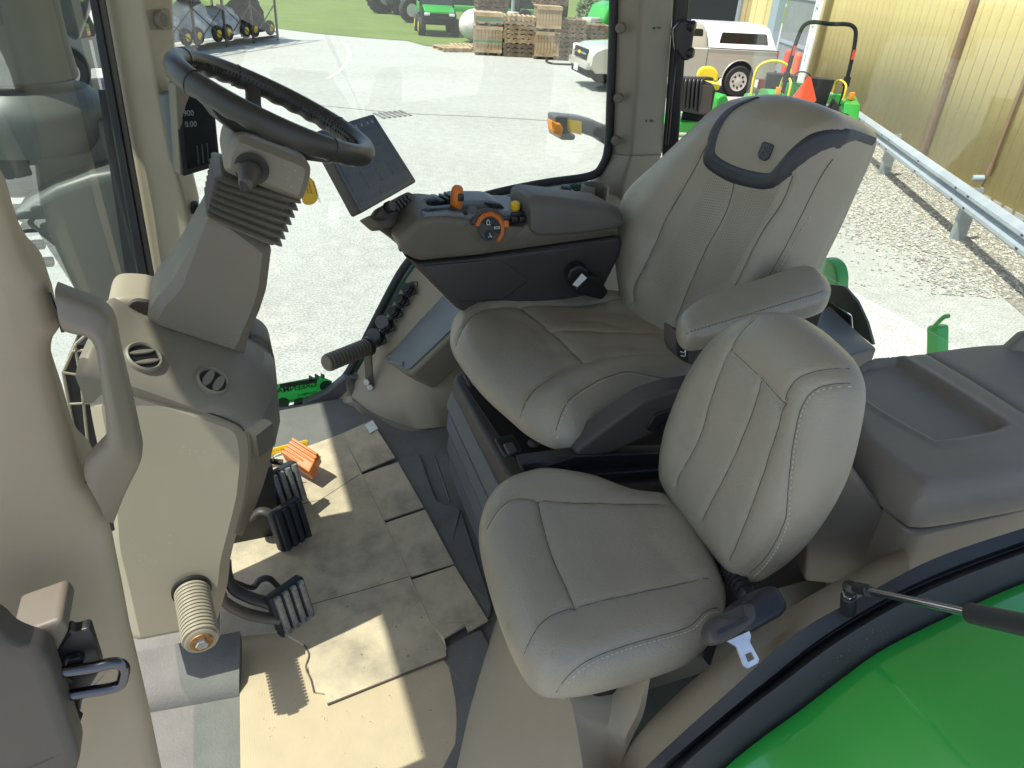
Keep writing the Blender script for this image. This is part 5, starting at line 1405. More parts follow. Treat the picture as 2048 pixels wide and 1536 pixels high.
for i in range(N + 1):
    a = a0 + (a1 - a0) * i / N
    d = V((math.cos(a), math.sin(a), 0))
    for rr, z in ((cr_, -0.085), (cr_, 0.0), (cr_ - 0.003, 0.004), (cr_ - 0.007, 0.004), (cr_ - 0.009, 0.0), (cr_ - 0.009, -0.085)): vs.append(cc + d * rr + V((0, 0, z)))
for i in range(N):
    for j in range(6): fs.append((i * 6 + j, (i + 1) * 6 + j, (i + 1) * 6 + (j + 1) % 6, i * 6 + (j + 1) % 6))
fs += [tuple(range(6)), tuple(N * 6 + j for j in range(6))]
mk('cup_wall', vs, fs, 'taupe', ch, 40)
lathe('cup_floor', [(0, -0.085), (cr_, -0.085), (cr_, -0.080), (0, -0.080)], cc, (0, 0, 1), 'taupe', ch, 30)

dc_ = thing('window_decal', onY(610, 800, 2.07), 'green dealer sticker low on the far window, its lettering reversed from inside', 'sticker')
DY = 2.083
prism('sticker', LY([(548, 770), (640, 752), (664, 762), (664, 782), (650, 792), (548, 812)], DY), (0, 0.001, 0), 'decal_green', dc_, 0)
prism('sticker_band', LY([(560, 768), (634, 757), (634, 765), (560, 777)], DY - 0.0012), (0, 0.001, 0), 'ink', dc_, 0)
def mtxt(s, p0, p1, h, m):   # runs from right to left as seen from inside
    a, b = onY(*p0, DY - 0.002), onY(*p1, DY - 0.002); ex = (b - a).normalized(); ey = V((0, 1, 0)).cross(ex); ey = ey if ey.z > 0 else -ey
    text('lettering', s, a, ex, ey, h, m, dc_, ext=0.0, bold=0.015)
mtxt('GREENMARK', (634, 773), (560, 786), 0.019, 'ink')
mtxt('EQUIPMENT', (634, 786), (560, 799), 0.008, 'ink')
mtxt('GreenMarkEquipment.com', (636, 793), (560, 806), 0.008, 'ink')
for s0 in ((622, 760), (634, 757), (646, 756)):
    prism('leaf_mark', rnd(LY([(s0[0] - 5, s0[1] - 10), (s0[0] + 4, s0[1] - 6), (s0[0] + 3, s0[1] + 3), (s0[0] - 4, s0[1])], DY - 0.0012), 0.004), (0, 0.001, 0), 'grey_plastic', dc_, 0)
for q in ((652, 772), (600, 806), (566, 806)):
    lathe('water_mark', [(0, 0.001), (0.02, 0.001), (0.02, 0)], onY(*q, DY - 0.002), (0, -1, 0), 'dark_green', dc_, 16)

# ================================================================== REAR SIDE CONSOLE WITH TRAY
rc_ = thing('storage_console', (1.15, 0.72, 0.3), 'grey storage console with a recessed tray behind the jump seat', 'console')
RZ = 0.558
tp2 = Pad((1.05, 0.7, RZ), (0, 0, 1), (1, 0, 0), 0.058, 0.036, 0.010, 0.010)
OUTC = [(1700, 764), (1780, 748), (1940, 726), (2060, 730), (2160, 780), (2240, 880), (2180, 985), (2060, 1010), (1900, 1040), (1835, 1046), (1800, 1030), (1690, 935), (1660, 850)]
tp2.outline([tp2.px(*q) for q in OUTC])
TRAY = [(1712, 724), (1790, 712), (1815, 722), (2000, 838), (2008, 852), (1990, 862), (1880, 880), (1855, 872), (1722, 790)]
tq = Pad((1.05, 0.7, RZ), (0, 0, 1), (1, 0, 0), 1, 1, 1, 0.01)
tq.outline([tp2.px(*q, 0.058) for q in TRAY], 3)
def htr(u, v, d):
    P = np.stack([u, v], 1); ins = tq.inside(P); dd = tq.dist(P)
    e = np.where(ins, np.clip(dd / 0.012, 0, 1), 0); e = e * e * (3 - 2 * e)
    rim = 0.0036 * np.exp(-((dd - 0.003) / 0.0028) ** 2) * (~ins) + 0.003 * np.exp(-((dd - 0.011) / 0.0025) ** 2) * (~ins)
    return -0.018 * e + rim
tp2.hf = htr
tp2.seam([tp2.px(*q, 0.058) for q in ((1828, 690), (1930, 748), (2048, 822), (2120, 870))], 0.006, 0.003)
# extra points round the tray so that its rim stays crisp
tp2.seams.append((np.concatenate([tq.B, tq.B[:1]]), 0.0, 0.0045))
tp2.build('lid', 'console_grey' if 'console_grey' in MATS else 'taupe', rc_)
prism('cabinet', rnd(LZ([(1695, 945), (1780, 880), (2150, 800), (2320, 880), (2300, 955), (2060, 1016), (1840, 1068), (1810, 1060)], RZ - 0.014), 0.02), (0, 0, -0.30), 'shroud_taupe', rc_, 0.006)
prism('corner_pillar_foot', rnd(LY([(1994, 760), (2048, 702), (2100, 655), (2180, 640), (2200, 860), (2080, 802), (2020, 782)], 0.80), 0.006), (0.02, 0.03, -0.02), 'taupe_mid', rc_, 0.008)
prism('kick_side', rnd(LY([(1650, 960), (1700, 940), (1806, 1062), (1812, 1075), (1796, 1140), (1700, 1170), (1620, 1190)], 0.60), 0.012), (0.04, 0.10, 0), 'taupe', rc_, 0.006)

# ================================================================== GAS STRUT
gs = thing('gas_strut', onY(1696, 1222, 0.45), 'black door gas strut with bright rod, ball joint on the rubber seal', 'strut')
b0 = onY(1696, 1222, 0.455); b1 = onY(1698, 1180, 0.452)
cyl('stud', b0, b0 + (b1 - b0) * 0.75, 0.0100, 'black_plastic', gs, 16, 0.001)
lathe('stud_nut', [(0.008, 0), (0.008, 0.004), (0.006, 0.005)], b0 + (b1 - b0) * 0.75, b1 - b0, 'chrome', gs, 6)
lathe('ball_socket', [(0, -0.011), (0.008, -0.008), (0.011, 0), (0.008, 0.008), (0, 0.011)], b1 + V((0.002, 0, 0.004)), (0, 0, 1), 'black_plastic', gs, 18)
e0 = b1 + V((0.004, 0, 0.004)); e1 = onY(1940, 1226, 0.30); e2 = onY(2120, 1262, 0.20)
dr = (e1 - e0).normalized()
cyl('rod_end', e0, e0 + dr * 0.036, 0.0075, 'black_plastic', gs, 14, 0.001)
cyl('rod', e0 + dr * 0.03, e1 + dr * 0.02, 0.0044, 'chrome', gs, 14)
cyl('cylinder', e1, e1 + dr * 0.25, 0.0105, 'black_plastic', gs, 20, 0.002)
# ================================================================== OUTSIDE: YARD
def gm(name, build):
    m = bpy.data.materials.new(name); m.use_nodes = True; t = m.node_tree; b = t.nodes['Principled BSDF']
    tc = t.nodes.new('ShaderNodeTexCoord')
    def nz(sc, det=6, rg=0.6):
        n = t.nodes.new('ShaderNodeTexNoise'); n.inputs['Scale'].default_value = sc; n.inputs['Detail'].default_value = det; n.inputs['Roughness'].default_value = rg
        t.links.new(tc.outputs['Object'], n.inputs['Vector']); return n.outputs[0]
    def rampc(fac, stops):
        r = t.nodes.new('ShaderNodeValToRGB'); e = r.color_ramp.elements
        while len(e) < len(stops): e.new(0.5)
        for k, (p, c) in enumerate(stops): e[k].position = p; e[k].color = (*c, 1)
        t.links.new(fac, r.inputs[0]); return r.outputs[0]
    def mix(f, a, c, blend='MIX'):
        x = t.nodes.new('ShaderNodeMix'); x.data_type = 'RGBA'; x.blend_type = blend
        if hasattr(f, 'is_output'): t.links.new(f, x.inputs[0])
        else: x.inputs[0].default_value = f
        for k, q in ((6, a), (7, c)):
            if hasattr(q, 'is_output'): t.links.new(q, x.inputs[k])
            else: x.inputs[k].default_value = (*q, 1)
        return x.outputs[2]
    def bump(h, st, dist=0.01):
        bp = t.nodes.new('ShaderNodeBump'); bp.inputs['Strength'].default_value = st; bp.inputs['Distance'].default_value = dist
        t.links.new(h, bp.inputs['Height']); t.links.new(bp.outputs[0], b.inputs['Normal'])
    b.inputs['Roughness'].default_value = 0.9
    build(t, b, nz, rampc, mix, bump)
    MATS[name] = m
def yard_(t, b, nz, rampc, mix, bump):
    a = rampc(nz(0.35, 8, 0.65), [(0.3, (0.22, 0.21, 0.175)), (0.5, (0.34, 0.34, 0.30)), (0.72, (0.44, 0.445, 0.40))])
    c = mix(0.55, a, rampc(nz(6, 6, 0.7), [(0.3, (0.19, 0.19, 0.165)), (0.62, (0.45, 0.455, 0.41))]))
    d = mix(0.45, c, rampc(nz(45, 3), [(0.35, (0.12, 0.12, 0.105)), (0.57, (0.47, 0.475, 0.43))]))
    t.links.new(d, b.inputs['Base Color']); bump(nz(60, 4), 0.4)
def lawn_(t, b, nz, rampc, mix, bump):
    a = rampc(nz(0.5, 6), [(0.3, (0.075, 0.11, 0.018)), (0.5, (0.115, 0.165, 0.022)), (0.7, (0.16, 0.195, 0.045))])
    d = mix(0.4, a, rampc(nz(14, 4), [(0.35, (0.06, 0.10, 0.02)), (0.65, (0.2, 0.28, 0.06))]))
    t.links.new(d, b.inputs['Base Color']); bump(nz(40, 4), 0.8, 0.03)
def gravel_(t, b, nz, rampc, mix, bump):
    a = rampc(nz(22, 4, 0.7), [(0.3, (0.11, 0.10, 0.08)), (0.5, (0.26, 0.24, 0.2)), (0.7, (0.42, 0.39, 0.33))])
    t.links.new(a, b.inputs['Base Color']); bump(nz(30, 4), 1.0, 0.03)
def siding_(t, b, nz, rampc, mix, bump):
    a = rampc(nz(1.2, 5), [(0.3, (0.63, 0.505, 0.22)), (0.7, (0.69, 0.555, 0.25))])
    t.links.new(mix(0.2, a, rampc(nz(9, 6, 0.7), [(0.35, (0.5, 0.4, 0.18)), (0.6, (0.69, 0.56, 0.25))])), b.inputs['Base Color']); b.inputs['Roughness'].default_value = 0.5
def wood_(t, b, nz, rampc, mix, bump):
    a = rampc(nz(3, 6, 0.7), [(0.3, (0.17, 0.11, 0.06)), (0.5, (0.40, 0.28, 0.15)), (0.7, (0.56, 0.42, 0.25))])
    t.links.new(a, b.inputs['Base Color'])
def wood2_(t, b, nz, rampc, mix, bump):
    a = rampc(nz(3, 6, 0.7), [(0.3, (0.09, 0.06, 0.04)), (0.5, (0.2, 0.14, 0.09)), (0.7, (0.33, 0.25, 0.16))])
    t.links.new(a, b.inputs['Base Color'])
def film_(t, b, nz, rampc, mix, bump):
    a = rampc(nz(4, 6, 0.7), [(0.3, (0.35, 0.38, 0.42)), (0.6, (0.62, 0.65, 0.68))])
    t.links.new(a, b.inputs['Base Color']); b.inputs['Roughness'].default_value = 0.3; bump(nz(7, 6), 1.0, 0.06)
for n_, f_ in (('yard_concrete', yard_), ('lawn_grass', lawn_), ('gravel_bed', gravel_), ('siding', siding_), ('pallet_wood', wood_), ('old_wood', wood2_), ('film', film_)): gm(n_, f_)
mat('downspout', (0.23, 0.145, 0.085), 0.5, var=(8, 0.15))
mat('galv', (0.40, 0.44, 0.46), 0.42, metal=0.35, var=(5, 0.1), bump=(30, 0.1))
mat('galv_post', (0.33, 0.36, 0.36), 0.5, metal=0.3, var=(5, 0.15))
mat('rib_shadow', (0.30, 0.235, 0.09), 0.7)  # darker tone seen between panels stands in for rib shadow
mat('truck_silver', (0.42, 0.40, 0.335), 0.3, metal=0.1, coat=0.7)
mat('truck_grey', (0.16, 0.18, 0.17), 0.3, metal=0.3, coat=0.7)
mat('canopy_white', (0.72, 0.73, 0.72), 0.3, coat=0.5)
mat('car_glass', (0.02, 0.022, 0.02), 0.08, spec=0.6)
mat('tyre', (0.018, 0.018, 0.018), 0.8, var=(20, 0.3))
mat('hub_yellow', (0.75, 0.52, 0.02), 0.45)
mat('alloy', (0.5, 0.48, 0.43), 0.4)
mat('red', (0.62, 0.05, 0.03), 0.5)
mat('red_orange', (0.85, 0.10, 0.03), 0.5)
mat('amber', (0.8, 0.28, 0.02), 0.35)
mat('door_grey', (0.22, 0.235, 0.24), 0.6, var=(2, 0.1))
mat('jamb_blue', (0.30, 0.36, 0.40), 0.6)
mat('dark_opening', (0.012, 0.014, 0.015), 0.7, spec=0.1)
mat('tan_panel', (0.36, 0.29, 0.12), 0.6, var=(2, 0.1))
mat('tank_white', (0.55, 0.54, 0.48), 0.5, var=(2, 0.12))
mat('rust_frame', (0.09, 0.065, 0.05), 0.6, var=(5, 0.3))
mat('leaf', (0.07, 0.13, 0.03), 0.6, var=(30, 0.4))
mat('asphalt_road', (0.30, 0.30, 0.30), 0.9)
mat('strap_green', (0.05, 0.2, 0.10), 0.5)

def gsheet(name, pts, dz, m, kind='structure'):
    return tag(mk(name, [V((p[0], p[1], GZ + dz)) for p in pts], [tuple(range(len(pts)))], m, None, 0), kind=kind)
gsheet('ground', [(-400, -300), (500, -300), (500, 700), (-400, 700)], 0, 'yard_concrete')
LW = [G(470, 28), G(560, 58), G(640, 68), G(730, 76), G(815, 82), G(850, 92), G(930, 100), G(1000, 92), G(1100, 66), G(1200, 64), G(1260, 62)]
gsheet('lawn', [(p.x, p.y) for p in LW] + [(60, 60), (160, 75), (160, 600), (-200, 600), (-200, 48)], 0.012, 'lawn_grass')
a, b = G(1060, 10), G(1250, 16)
gsheet('road', [(a.x - 3, a.y + 12), (b.x + 60, b.y + 22), (b.x + 60, b.y + 30), (a.x - 3, a.y + 20)], 0.03, 'asphalt_road')
def strip(name, pxs, wd, dz, m):
    P = [G(*q) for q in pxs]; vs = []; fs = []
    for i, p in enumerate(P):
        d = (P[min(i + 1, len(P) - 1)] - P[max(i - 1, 0)]).normalized(); n = V((-d.y, d.x, 0))
        vs += [p + n * wd + V((0, 0, dz)), p - n * wd + V((0, 0, dz))]
        if i: fs.append((2 * i - 2, 2 * i - 1, 2 * i + 1, 2 * i))
    return tag(mk(name, vs, fs, m, None, 0), kind='structure')
mat('joint_dark', (0.16, 0.16, 0.15), 0.9, var=(3, 0.3))
mat('track_pale', (0.44, 0.43, 0.38), 0.9)
strip('pavement_joint', [(560, 207), (640, 211), (700, 217), (770, 224), (850, 229), (930, 232), (1010, 236), (1120, 243), (1300, 255)], 0.02, 0.004, 'joint_dark')
strip('tyre_track', [(655, 158), (682, 140), (696, 122), (700, 105), (694, 92), (682, 82)], 0.06, 0.004, 'track_pale')
dr_ = thing('drain_grate', G(785, 230), 'small dark drain grate in the pavement joint of the yard', 'drain')
gp = G(785, 230)
for k in range(6): mk('bar', *boxvf(gp + V((-0.3 + 0.12 * k, 0.05 * k - 0.1, 0.012)), (0.05, 0.55, 0.016), axz(0.2)), 'joint_dark', dr_)

# ------------------------------------------------------------------ metal building
W0, W1 = G(2040, 452), G(1650, 232)
wd_ = (W1 - W0); wd_.z = 0; wd_.normalize(); wn_ = V((-wd_.y, wd_.x, 0))
if wn_.x > 0: wn_ = -wn_
def wall_s(x, y):
    p = onP(x, y, W0, wn_) - W0; return p.dot(wd_), p.z
WAX = (wd_, wn_, V((0, 0, 1)))
HW = 5.6
bld = thing('metal_building', W0 + wd_ * 6, 'yellow ribbed metal building with brown downspouts along the yard', 'building')
sE = wall_s(1640, 20)[0]
pw = 0.305
prof = [(0.012, 0), (0.236, 0), (0.243, 0.035), (0.279, 0.035), (0.287, 0), (pw - 0.012, 0)]
vs = []
for z in (0.12, HW):
    for a, b in prof: vs.append(wd_ * a + wn_ * b + V((0, 0, z)))
    for a, b in ((pw - 0.012, -0.02), (0.012, -0.02)): vs.append(wd_ * a + wn_ * b + V((0, 0, z)))
fs = [(i, (i + 1) % 8, 8 + (i + 1) % 8, 8 + i) for i in range(8)] + [tuple(range(8)), tuple(range(8, 16))]
s0 = -4.0; k = 0; first = None
while s0 + pw * (k + 1) < sE:
    org = W0 + wd_ * (s0 + pw * k)
    if first is None: first = mk('wall_panel', [org + v for v in vs], fs, 'siding', bld, 20, origin=org)
    else:
        c = first.copy(); COL.objects.link(c); c.location = org - ORI[bld]; ORI[c] = org
    k += 1
mk('wall_backing', *boxvf(W0 + wd_ * ((sE - 4.2) / 2) - wn_ * 0.25 + V((0, 0, HW / 2)), (sE + 4.2, 0.4, HW - 0.1), WAX), 'rib_shadow', bld)  # shows through the panel gaps as painted shadow lines of the ribs
mk('foundation', *boxvf(W0 + wd_ * ((sE - 4.2) / 2) - wn_ * 0.2 + V((0, 0, 0.05)), (sE + 4.2, 0.43, 0.2), WAX), 'yard_concrete', bld)
def wbox(name, s_a, s_b, z0, z1, out, th, m, par=None, bev=0.0):
    return mk(name, *boxvf(W0 + wd_ * ((s_a + s_b) / 2) + wn_ * (out - th / 2) + V((0, 0, (z0 + z1) / 2)), (abs(s_b - s_a), th, z1 - z0), WAX, bev), m, par or bld)
for q in ((1850, 318), (1625, 90)):
    s_ = wall_s(*q)[0]
    wbox('downspout', s_ - 0.06, s_ + 0.06, 0.0, HW, 0.12, 0.09, 'downspout', None, 0.01)
    wbox('downspout_band', s_ - 0.065, s_ + 0.065, 1.6, 1.66, 0.13, 0.1, 'downspout')
# far end: door bays
SB = [wall_s(x, 20)[0] for x in (1628, 1600, 1578, 1562, 1545, 1520, 1486, 1480, 1360, 1250)]
wbox('sliding_door', SB[0] + 0.15, SB[3], 0.05, 5.0, -0.15, 0.1, 'door_grey')
for z in (1.2, 2.4, 3.6): wbox('door_rail', SB[0] + 0.2, SB[3] - 0.05, z, z + 0.08, -0.12, 0.03, 'jamb_blue')
wbox('door_jamb', SB[3], SB[3] + (SB[4] - SB[3]) * 0.45, 0.05, 5.2, 0.1, 0.2, 'jamb_blue')
wbox('door_jamb', SB[3] + (SB[4] - SB[3]) * 0.5, SB[4], 0.05, 5.2, 0.06, 0.2, 'jamb_blue')
n_ = 6
for k in range(n_):
    a = SB[4] + (SB[6] - SB[4]) * k / n_; b = SB[4] + (SB[6] - SB[4]) * (k + 1) / n_
    wbox('wall_panel', a + 0.012, b - 0.012, 0.1, HW, 0.02 + 0.02 * (k % 2), 0.1, 'siding' if k < 4 else 'tan_panel')
wbox('door_frame', SB[6], SB[7], 0.05, 5.0, 0.12, 0.2, 'door_grey')
wbox('dark_doorway', SB[7], SB[9], 0.05, 4.6, -0.2, 0.15, 'dark_opening')  # near-black panel stands for the unlit inside of the open doorway
wbox('roller_door_head', SB[7], SB[9], 4.6, HW, 0.02, 0.3, 'siding')
# service pipe with green valve
pp = thing('service_pipe', W0 + wd_ * wall_s(1990, 350)[0], 'thin brown service pipe with green valve cap on the yellow wall', 'pipe')
sp1, sp2 = wall_s(2046, 200), wall_s(1988, 345)
Pw = lambda s_, z, o=0.08: W0 + wd_ * s_ + wn_ * o + V((0, 0, z))
zb = sp2[1]
cyl('pipe', Pw(sp2[0], zb), Pw(sp2[0], 4.5), 0.03, 'downspout', pp, 12)
cyl('pipe_joint', Pw(sp2[0], zb - 0.05), Pw(sp2[0], zb + 0.12), 0.045, 'downspout', pp, 12)
cyl('valve_cap', Pw(sp2[0] + 0.02, zb - 0.1, 0.1), Pw(sp2[0] + 0.05, zb - 0.12, 0.26), 0.05, 'valve_green' if 'valve_green' in MATS else 'jamb_blue', pp, 12, 0.01)
tube('wire', cr([Pw(sp2[0], zb - 0.1), Pw(sp2[0] + 0.05, zb - 0.4, 0.12), Pw(sp2[0] + 0.25, zb - 0.75, 0.2), Pw(sp2[0] + 0.3, 0.02, 0.3)], 6), 0.012, 'downspout', pp, 6)
# banner on the wall
bn2 = thing('wall_banner', W0 + wd_ * wall_s(1650, 100)[0], 'tall narrow white banner post with faded letters standing by the yellow wall', 'banner')
sb = wall_s(1652, 60)[0]
bm_ = wbox('board', sb - 0.22, sb + 0.22, 0.3, 3.35, 0.35, 0.06, 'white', bn2, 0.01)
wbox('clamp', sb - 0.25, sb + 0.25, 3.1, 3.2, 0.37, 0.1, 'door_grey', bn2)
cyl('lamp_head', Pw(sb + 0.1, 3.45, 0.33), Pw(sb + 0.25, 3.5, 0.33), 0.06, 'white', bn2, 10)
cyl('lamp_head', Pw(sb - 0.1, 3.42, 0.33), Pw(sb - 0.22, 3.5, 0.33), 0.05, 'white', bn2, 10)
for s_, z in (('H', 2.2), ('O', 1.85)): text('lettering', s_, Pw(sb, z, 0.36), wd_ * -1, V((0, 0, 1)), 0.2, 'door_grey', bn2, align='CENTER')
for z in (2.75, 1.3, 1.05): wbox('mark', sb - 0.02, sb + 0.02, z, z + 0.18, 0.356, 0.004, 'door_grey', bn2)

# ------------------------------------------------------------------ guard rail
gr = thing('guard_rail', G(1765, 352), 'galvanised highway guard rail on steel posts along the gravel', 'guard rail')
P1, P2 = G(1768, 352), G(1915, 482)
rd_ = (P1 - P2).normalized(); rn_ = V((-rd_.y, rd_.x, 0))
if rn_.x > 0: rn_ = -rn_
RAX = (rd_, rn_, V((0, 0, 1)))
span = (P1 - P2).length
WB = [(0.41, 0.0), (0.43, 0.035), (0.47, 0.082), (0.51, 0.082), (0.545, 0.03), (0.565, 0.0), (0.585, 0.03), (0.62, 0.082), (0.66, 0.082), (0.70, 0.035), (0.72, 0.0)]
for k in range(-2, 3):
    base = P2 + rd_ * (span * k)
    for e in (0.0,):
        mk('post', *boxvf(base + V((0, 0, 0.34)), (0.012, 0.15, 0.74), RAX), 'galv_post', gr)
        mk('post', *boxvf(base + rd_ * 0.05 + rn_ * 0.075 + V((0, 0, 0.34)), (0.11, 0.012, 0.74), RAX), 'galv_post', gr)
        mk('post', *boxvf(base + rd_ * 0.05 - rn_ * 0.075 + V((0, 0, 0.34)), (0.11, 0.012, 0.74), RAX), 'galv_post', gr)
    rows = []
    for t in (0.0, 1.0):
        o = base + rd_ * (span * t - 0.0) + rn_ * 0.09
        rows.append([o + rn_ * b + V((0, 0, z)) for z, b in WB] + [o + rn_ * (b - 0.006) + V((0, 0, z)) for z, b in reversed(WB)])
    bmx = mk('beam', *loftvf(rows), 'galv', gr, 30)
    for t in (0.06, 0.5, 0.94):
        for z in (0.49, 0.64):
            mk('bolt_slot', *boxvf(base + rd_ * (span * t) + rn_ * 0.173 + V((0, 0, z)), (0.06, 0.006, 0.02), RAX), 'ink', bmx)

# ------------------------------------------------------------------ gravel strip
q = [G(1500, 190), G(1680, 250), G(1775, 360), G(1880, 470), G(2000, 590), G(2150, 720), G(2350, 850)]
edge = [V((W0 + wd_ * s_).xy.to_3d()) for s_ in (-5, 12)]
gsheet('gravel', [(p.x, p.y) for p in q] + [((W0 + wd_ * -6).x, (W0 + wd_ * -6).y), ((W0 + wd_ * 9.4).x, (W0 + wd_ * 9.4).y)], 0.006, 'gravel_bed')
random.seed(3)
vs, fs = [], []
gpoly = [(p.x, p.y) for p in q]
def edge_s(p):     # lateral offset from the wall
    return (p - W0).dot(wn_)
n_st = 0
lim = []
for i in range(36000):
    s_ = random.uniform(-3.0, 9.2); o = random.uniform(0.05, 4.2)
    wide = 2.0 + 0.35 * noise.noise(V((s_ * 0.7, 0, 5))) + (0.5 if s_ < 2 else 0)
    if o > wide + random.expovariate(3.5): continue
    if o > wide and random.random() < 0.4: continue
    p = W0 + wd_ * s_ + wn_ * o; p.z = GZ + 0.004
    r_ = random.uniform(0.010, 0.027); k0 = len(vs)
    an_ = random.uniform(0, 6.28)
    for j in range(4):
        a = an_ + j * 1.5708 + random.uniform(-0.4, 0.4); vs.append(p + V((math.cos(a) * r_ * random.uniform(0.7, 1.2), math.sin(a) * r_ * random.uniform(0.7, 1.2), random.uniform(0, 0.012))))
    vs.append(p + V((random.uniform(-.4, .4) * r_, random.uniform(-.4, .4) * r_, r_ * random.uniform(0.6, 1.1))))
    fs += [(k0, k0 + 1, k0 + 4), (k0 + 1, k0 + 2, k0 + 4), (k0 + 2, k0 + 3, k0 + 4), (k0 + 3, k0, k0 + 4)]
mat('stone', (0.38, 0.36, 0.30), 0.85, var=(14, 0.6))
tag(mk('gravel_stones', vs, fs, 'stone', None, 0), 'pale crushed stone along the foot of the yellow wall', 'gravel', kind='stuff')
# ================================================================== OUTSIDE: THINGS IN THE YARD
class Loc:
    def __init__(s, o, ang, sc=1.0): s.o = V(o); s.ax = axz(ang); s.k = sc
    def p(s, x, y, z): return s.o + (s.ax[0] * x + s.ax[1] * y + s.ax[2] * z) * s.k
    def d(s, x, y, z): return s.ax[0] * x + s.ax[1] * y + s.ax[2] * z
    def box(s, name, c, sz, m, par, bev=0.0): return mk(name, *boxvf(s.p(*c), [q * s.k for q in sz], s.ax, bev * s.k), m, par)
    def slab(s, name, prof, y0, y1, m, par, bev=0.02): # side profile (x, z) spanning y0..y1
        return mk(name, *prismvf([s.p(x, y0, z) for x, z in prof], s.d(0, (y1 - y0) * s.k, 0), bev * s.k), m, par)
def wheel(L, name, x, y, z, r, w_, m_hub, par, out=1, hubr=0.6, holes=0):
    t = mk(name, *lathevf([(r * hubr, -w_ / 2 * L.k), (r * 0.94, -w_ / 2 * L.k), (r, -w_ * 0.35 * L.k), (r, w_ * 0.35 * L.k), (r * 0.94, w_ / 2 * L.k), (r * hubr, w_ / 2 * L.k)], L.p(x, y, z), L.d(0, out, 0), 28), 'tyre', par)
    h = mk('rim', *lathevf([(0, w_ * 0.53), (r * 0.18, w_ * 0.54), (r * 0.25, w_ * 0.505), (r * hubr * 0.92, w_ * 0.515), (r * hubr * 1.02, w_ * 0.54), (r * hubr * 1.02, w_ * 0.4)], L.p(x, y, z), L.d(0, out, 0), 24), m_hub, t)
    for k in range(holes):
        a = 2 * math.pi * k / holes
        mk('rim_hole', *lathevf([(r * 0.085, 0), (r * 0.085, 0.006)], L.p(x, y + out * w_ * 0.508, z) + L.d(math.cos(a) * r * 0.4, 0, math.sin(a) * r * 0.4), L.d(0, out, 0), 8), 'ink', h)
    return t
def pickup(L, label, paint, canopy, grp=None):
    t = thing('pickup_truck', L.p(0, 0, 0), label, 'pickup', grp)
    W_ = 0.93
    prof = [(-2.68, 0.62), (-2.70, 0.72), (-2.66, 1.16), (-0.62, 1.18), (1.10, 1.17), (1.22, 1.16), (2.25, 1.08), (2.50, 1.00), (2.60, 0.86), (2.62, 0.62), (2.45, 0.45), (-2.5, 0.45)]
    body = L.slab('body', prof, -W_, W_, paint, t, 0.07)
    # greenhouse
    bot = [(-0.62, 0.86), (1.12, 0.86), (1.12, -0.86), (-0.62, -0.86)]; top = [(-0.50, 0.70), (0.42, 0.70), (0.42, -0.70), (-0.50, -0.70)]
    rings = [rnd([L.p(x, y, 1.16) for x, y in bot], 0.08, 3), rnd([L.p(x + (0.02 if x < 0 else -0.1), y * 0.93, 1.50) for x, y in [(a * .92 + b * .08, c) for (a, c), (b, _) in zip(bot, top)]], 0.1, 3), rnd([L.p(x, y, 1.72) for x, y in top], 0.12, 3), rnd([L.p(x * 0.8, y * 0.8, 1.76) for x, y in top], 0.12, 3)]
    gh = mk('cab_roof', *loftvf(rings), paint, t, 45)
    for sy in (1, -1):
        mk('side_window', *prismvf(rnd([L.p(-0.45, sy * 0.84, 1.2), L.p(0.22, sy * 0.84, 1.2), L.p(0.22, sy * 0.74, 1.62), L.p(-0.42, sy * 0.74, 1.62)], 0.05), L.d(0, sy * 0.02, 0), 0.004), 'car_glass', t)
        mk('side_window', *prismvf(rnd([L.p(0.30, sy * 0.84, 1.2), L.p(0.98, sy * 0.85, 1.2), L.p(0.52, sy * 0.74, 1.62), L.p(0.30, sy * 0.74, 1.62)], 0.04), L.d(0, sy * 0.02, 0), 0.004), 'car_glass', t)
        mk('door_gap', *tubevf([L.p(-0.60, sy * 0.932, 0.6), L.p(-0.60, sy * 0.934, 1.15), L.p(-0.52, sy * 0.75, 1.66)], 0.006, 6), 'ink', t)
        mk('door_gap', *tubevf([L.p(0.27, sy * 0.934, 0.55), L.p(0.27, sy * 0.934, 1.16)], 0.005, 6), 'ink', t)
        L.box('mirror', (0.95, sy * 1.04, 1.22), (0.12, 0.2, 0.16), paint, t, 0.04)
        for x in (-1.62, 1.62):
            mk('arch', *lathevf([(0.0, 0), (0.47, 0), (0.47, 0.012), (0, 0.012)], L.p(x, sy * 0.925, 0.44), L.d(0, sy, 0), 30), 'dark_opening', t)
            mk('arch_lip', *tubevf([L.p(x, sy * 0.935, 0.44) + L.d(math.cos(a), 0, math.sin(a)) * 0.475 for a in [math.pi * k / 16 for k in range(17)]], 0.018, 6), paint, t, 60)
            wheel(L, 'wheel', x, sy * 0.86, 0.39, 0.39, 0.24, 'alloy', t, sy, 0.62, 8)
    mk('windscreen', *prismvf(rnd([L.p(1.10, 0.74, 1.19), L.p(1.10, -0.74, 1.19), L.p(0.52, -0.6, 1.66), L.p(0.52, 0.6, 1.66)], 0.06), L.d(0.02, 0, 0.02), 0.004), 'car_glass', t)
    gl_ = L.box('grille', (2.60, 0, 0.86), (0.08, 1.1, 0.26), 'dark_opening', t, 0.03)
    L.box('grille_bar', (2.645, 0, 0.88), (0.03, 1.05, 0.05), 'chrome', gl_, 0.01)
    L.box('grille_emblem', (2.665, 0, 0.88), (0.02, 0.24, 0.05), 'hub_yellow', gl_, 0.006)
    L.box('grille_emblem', (2.665, 0, 0.88), (0.018, 0.09, 0.085), 'hub_yellow', gl_, 0.006)
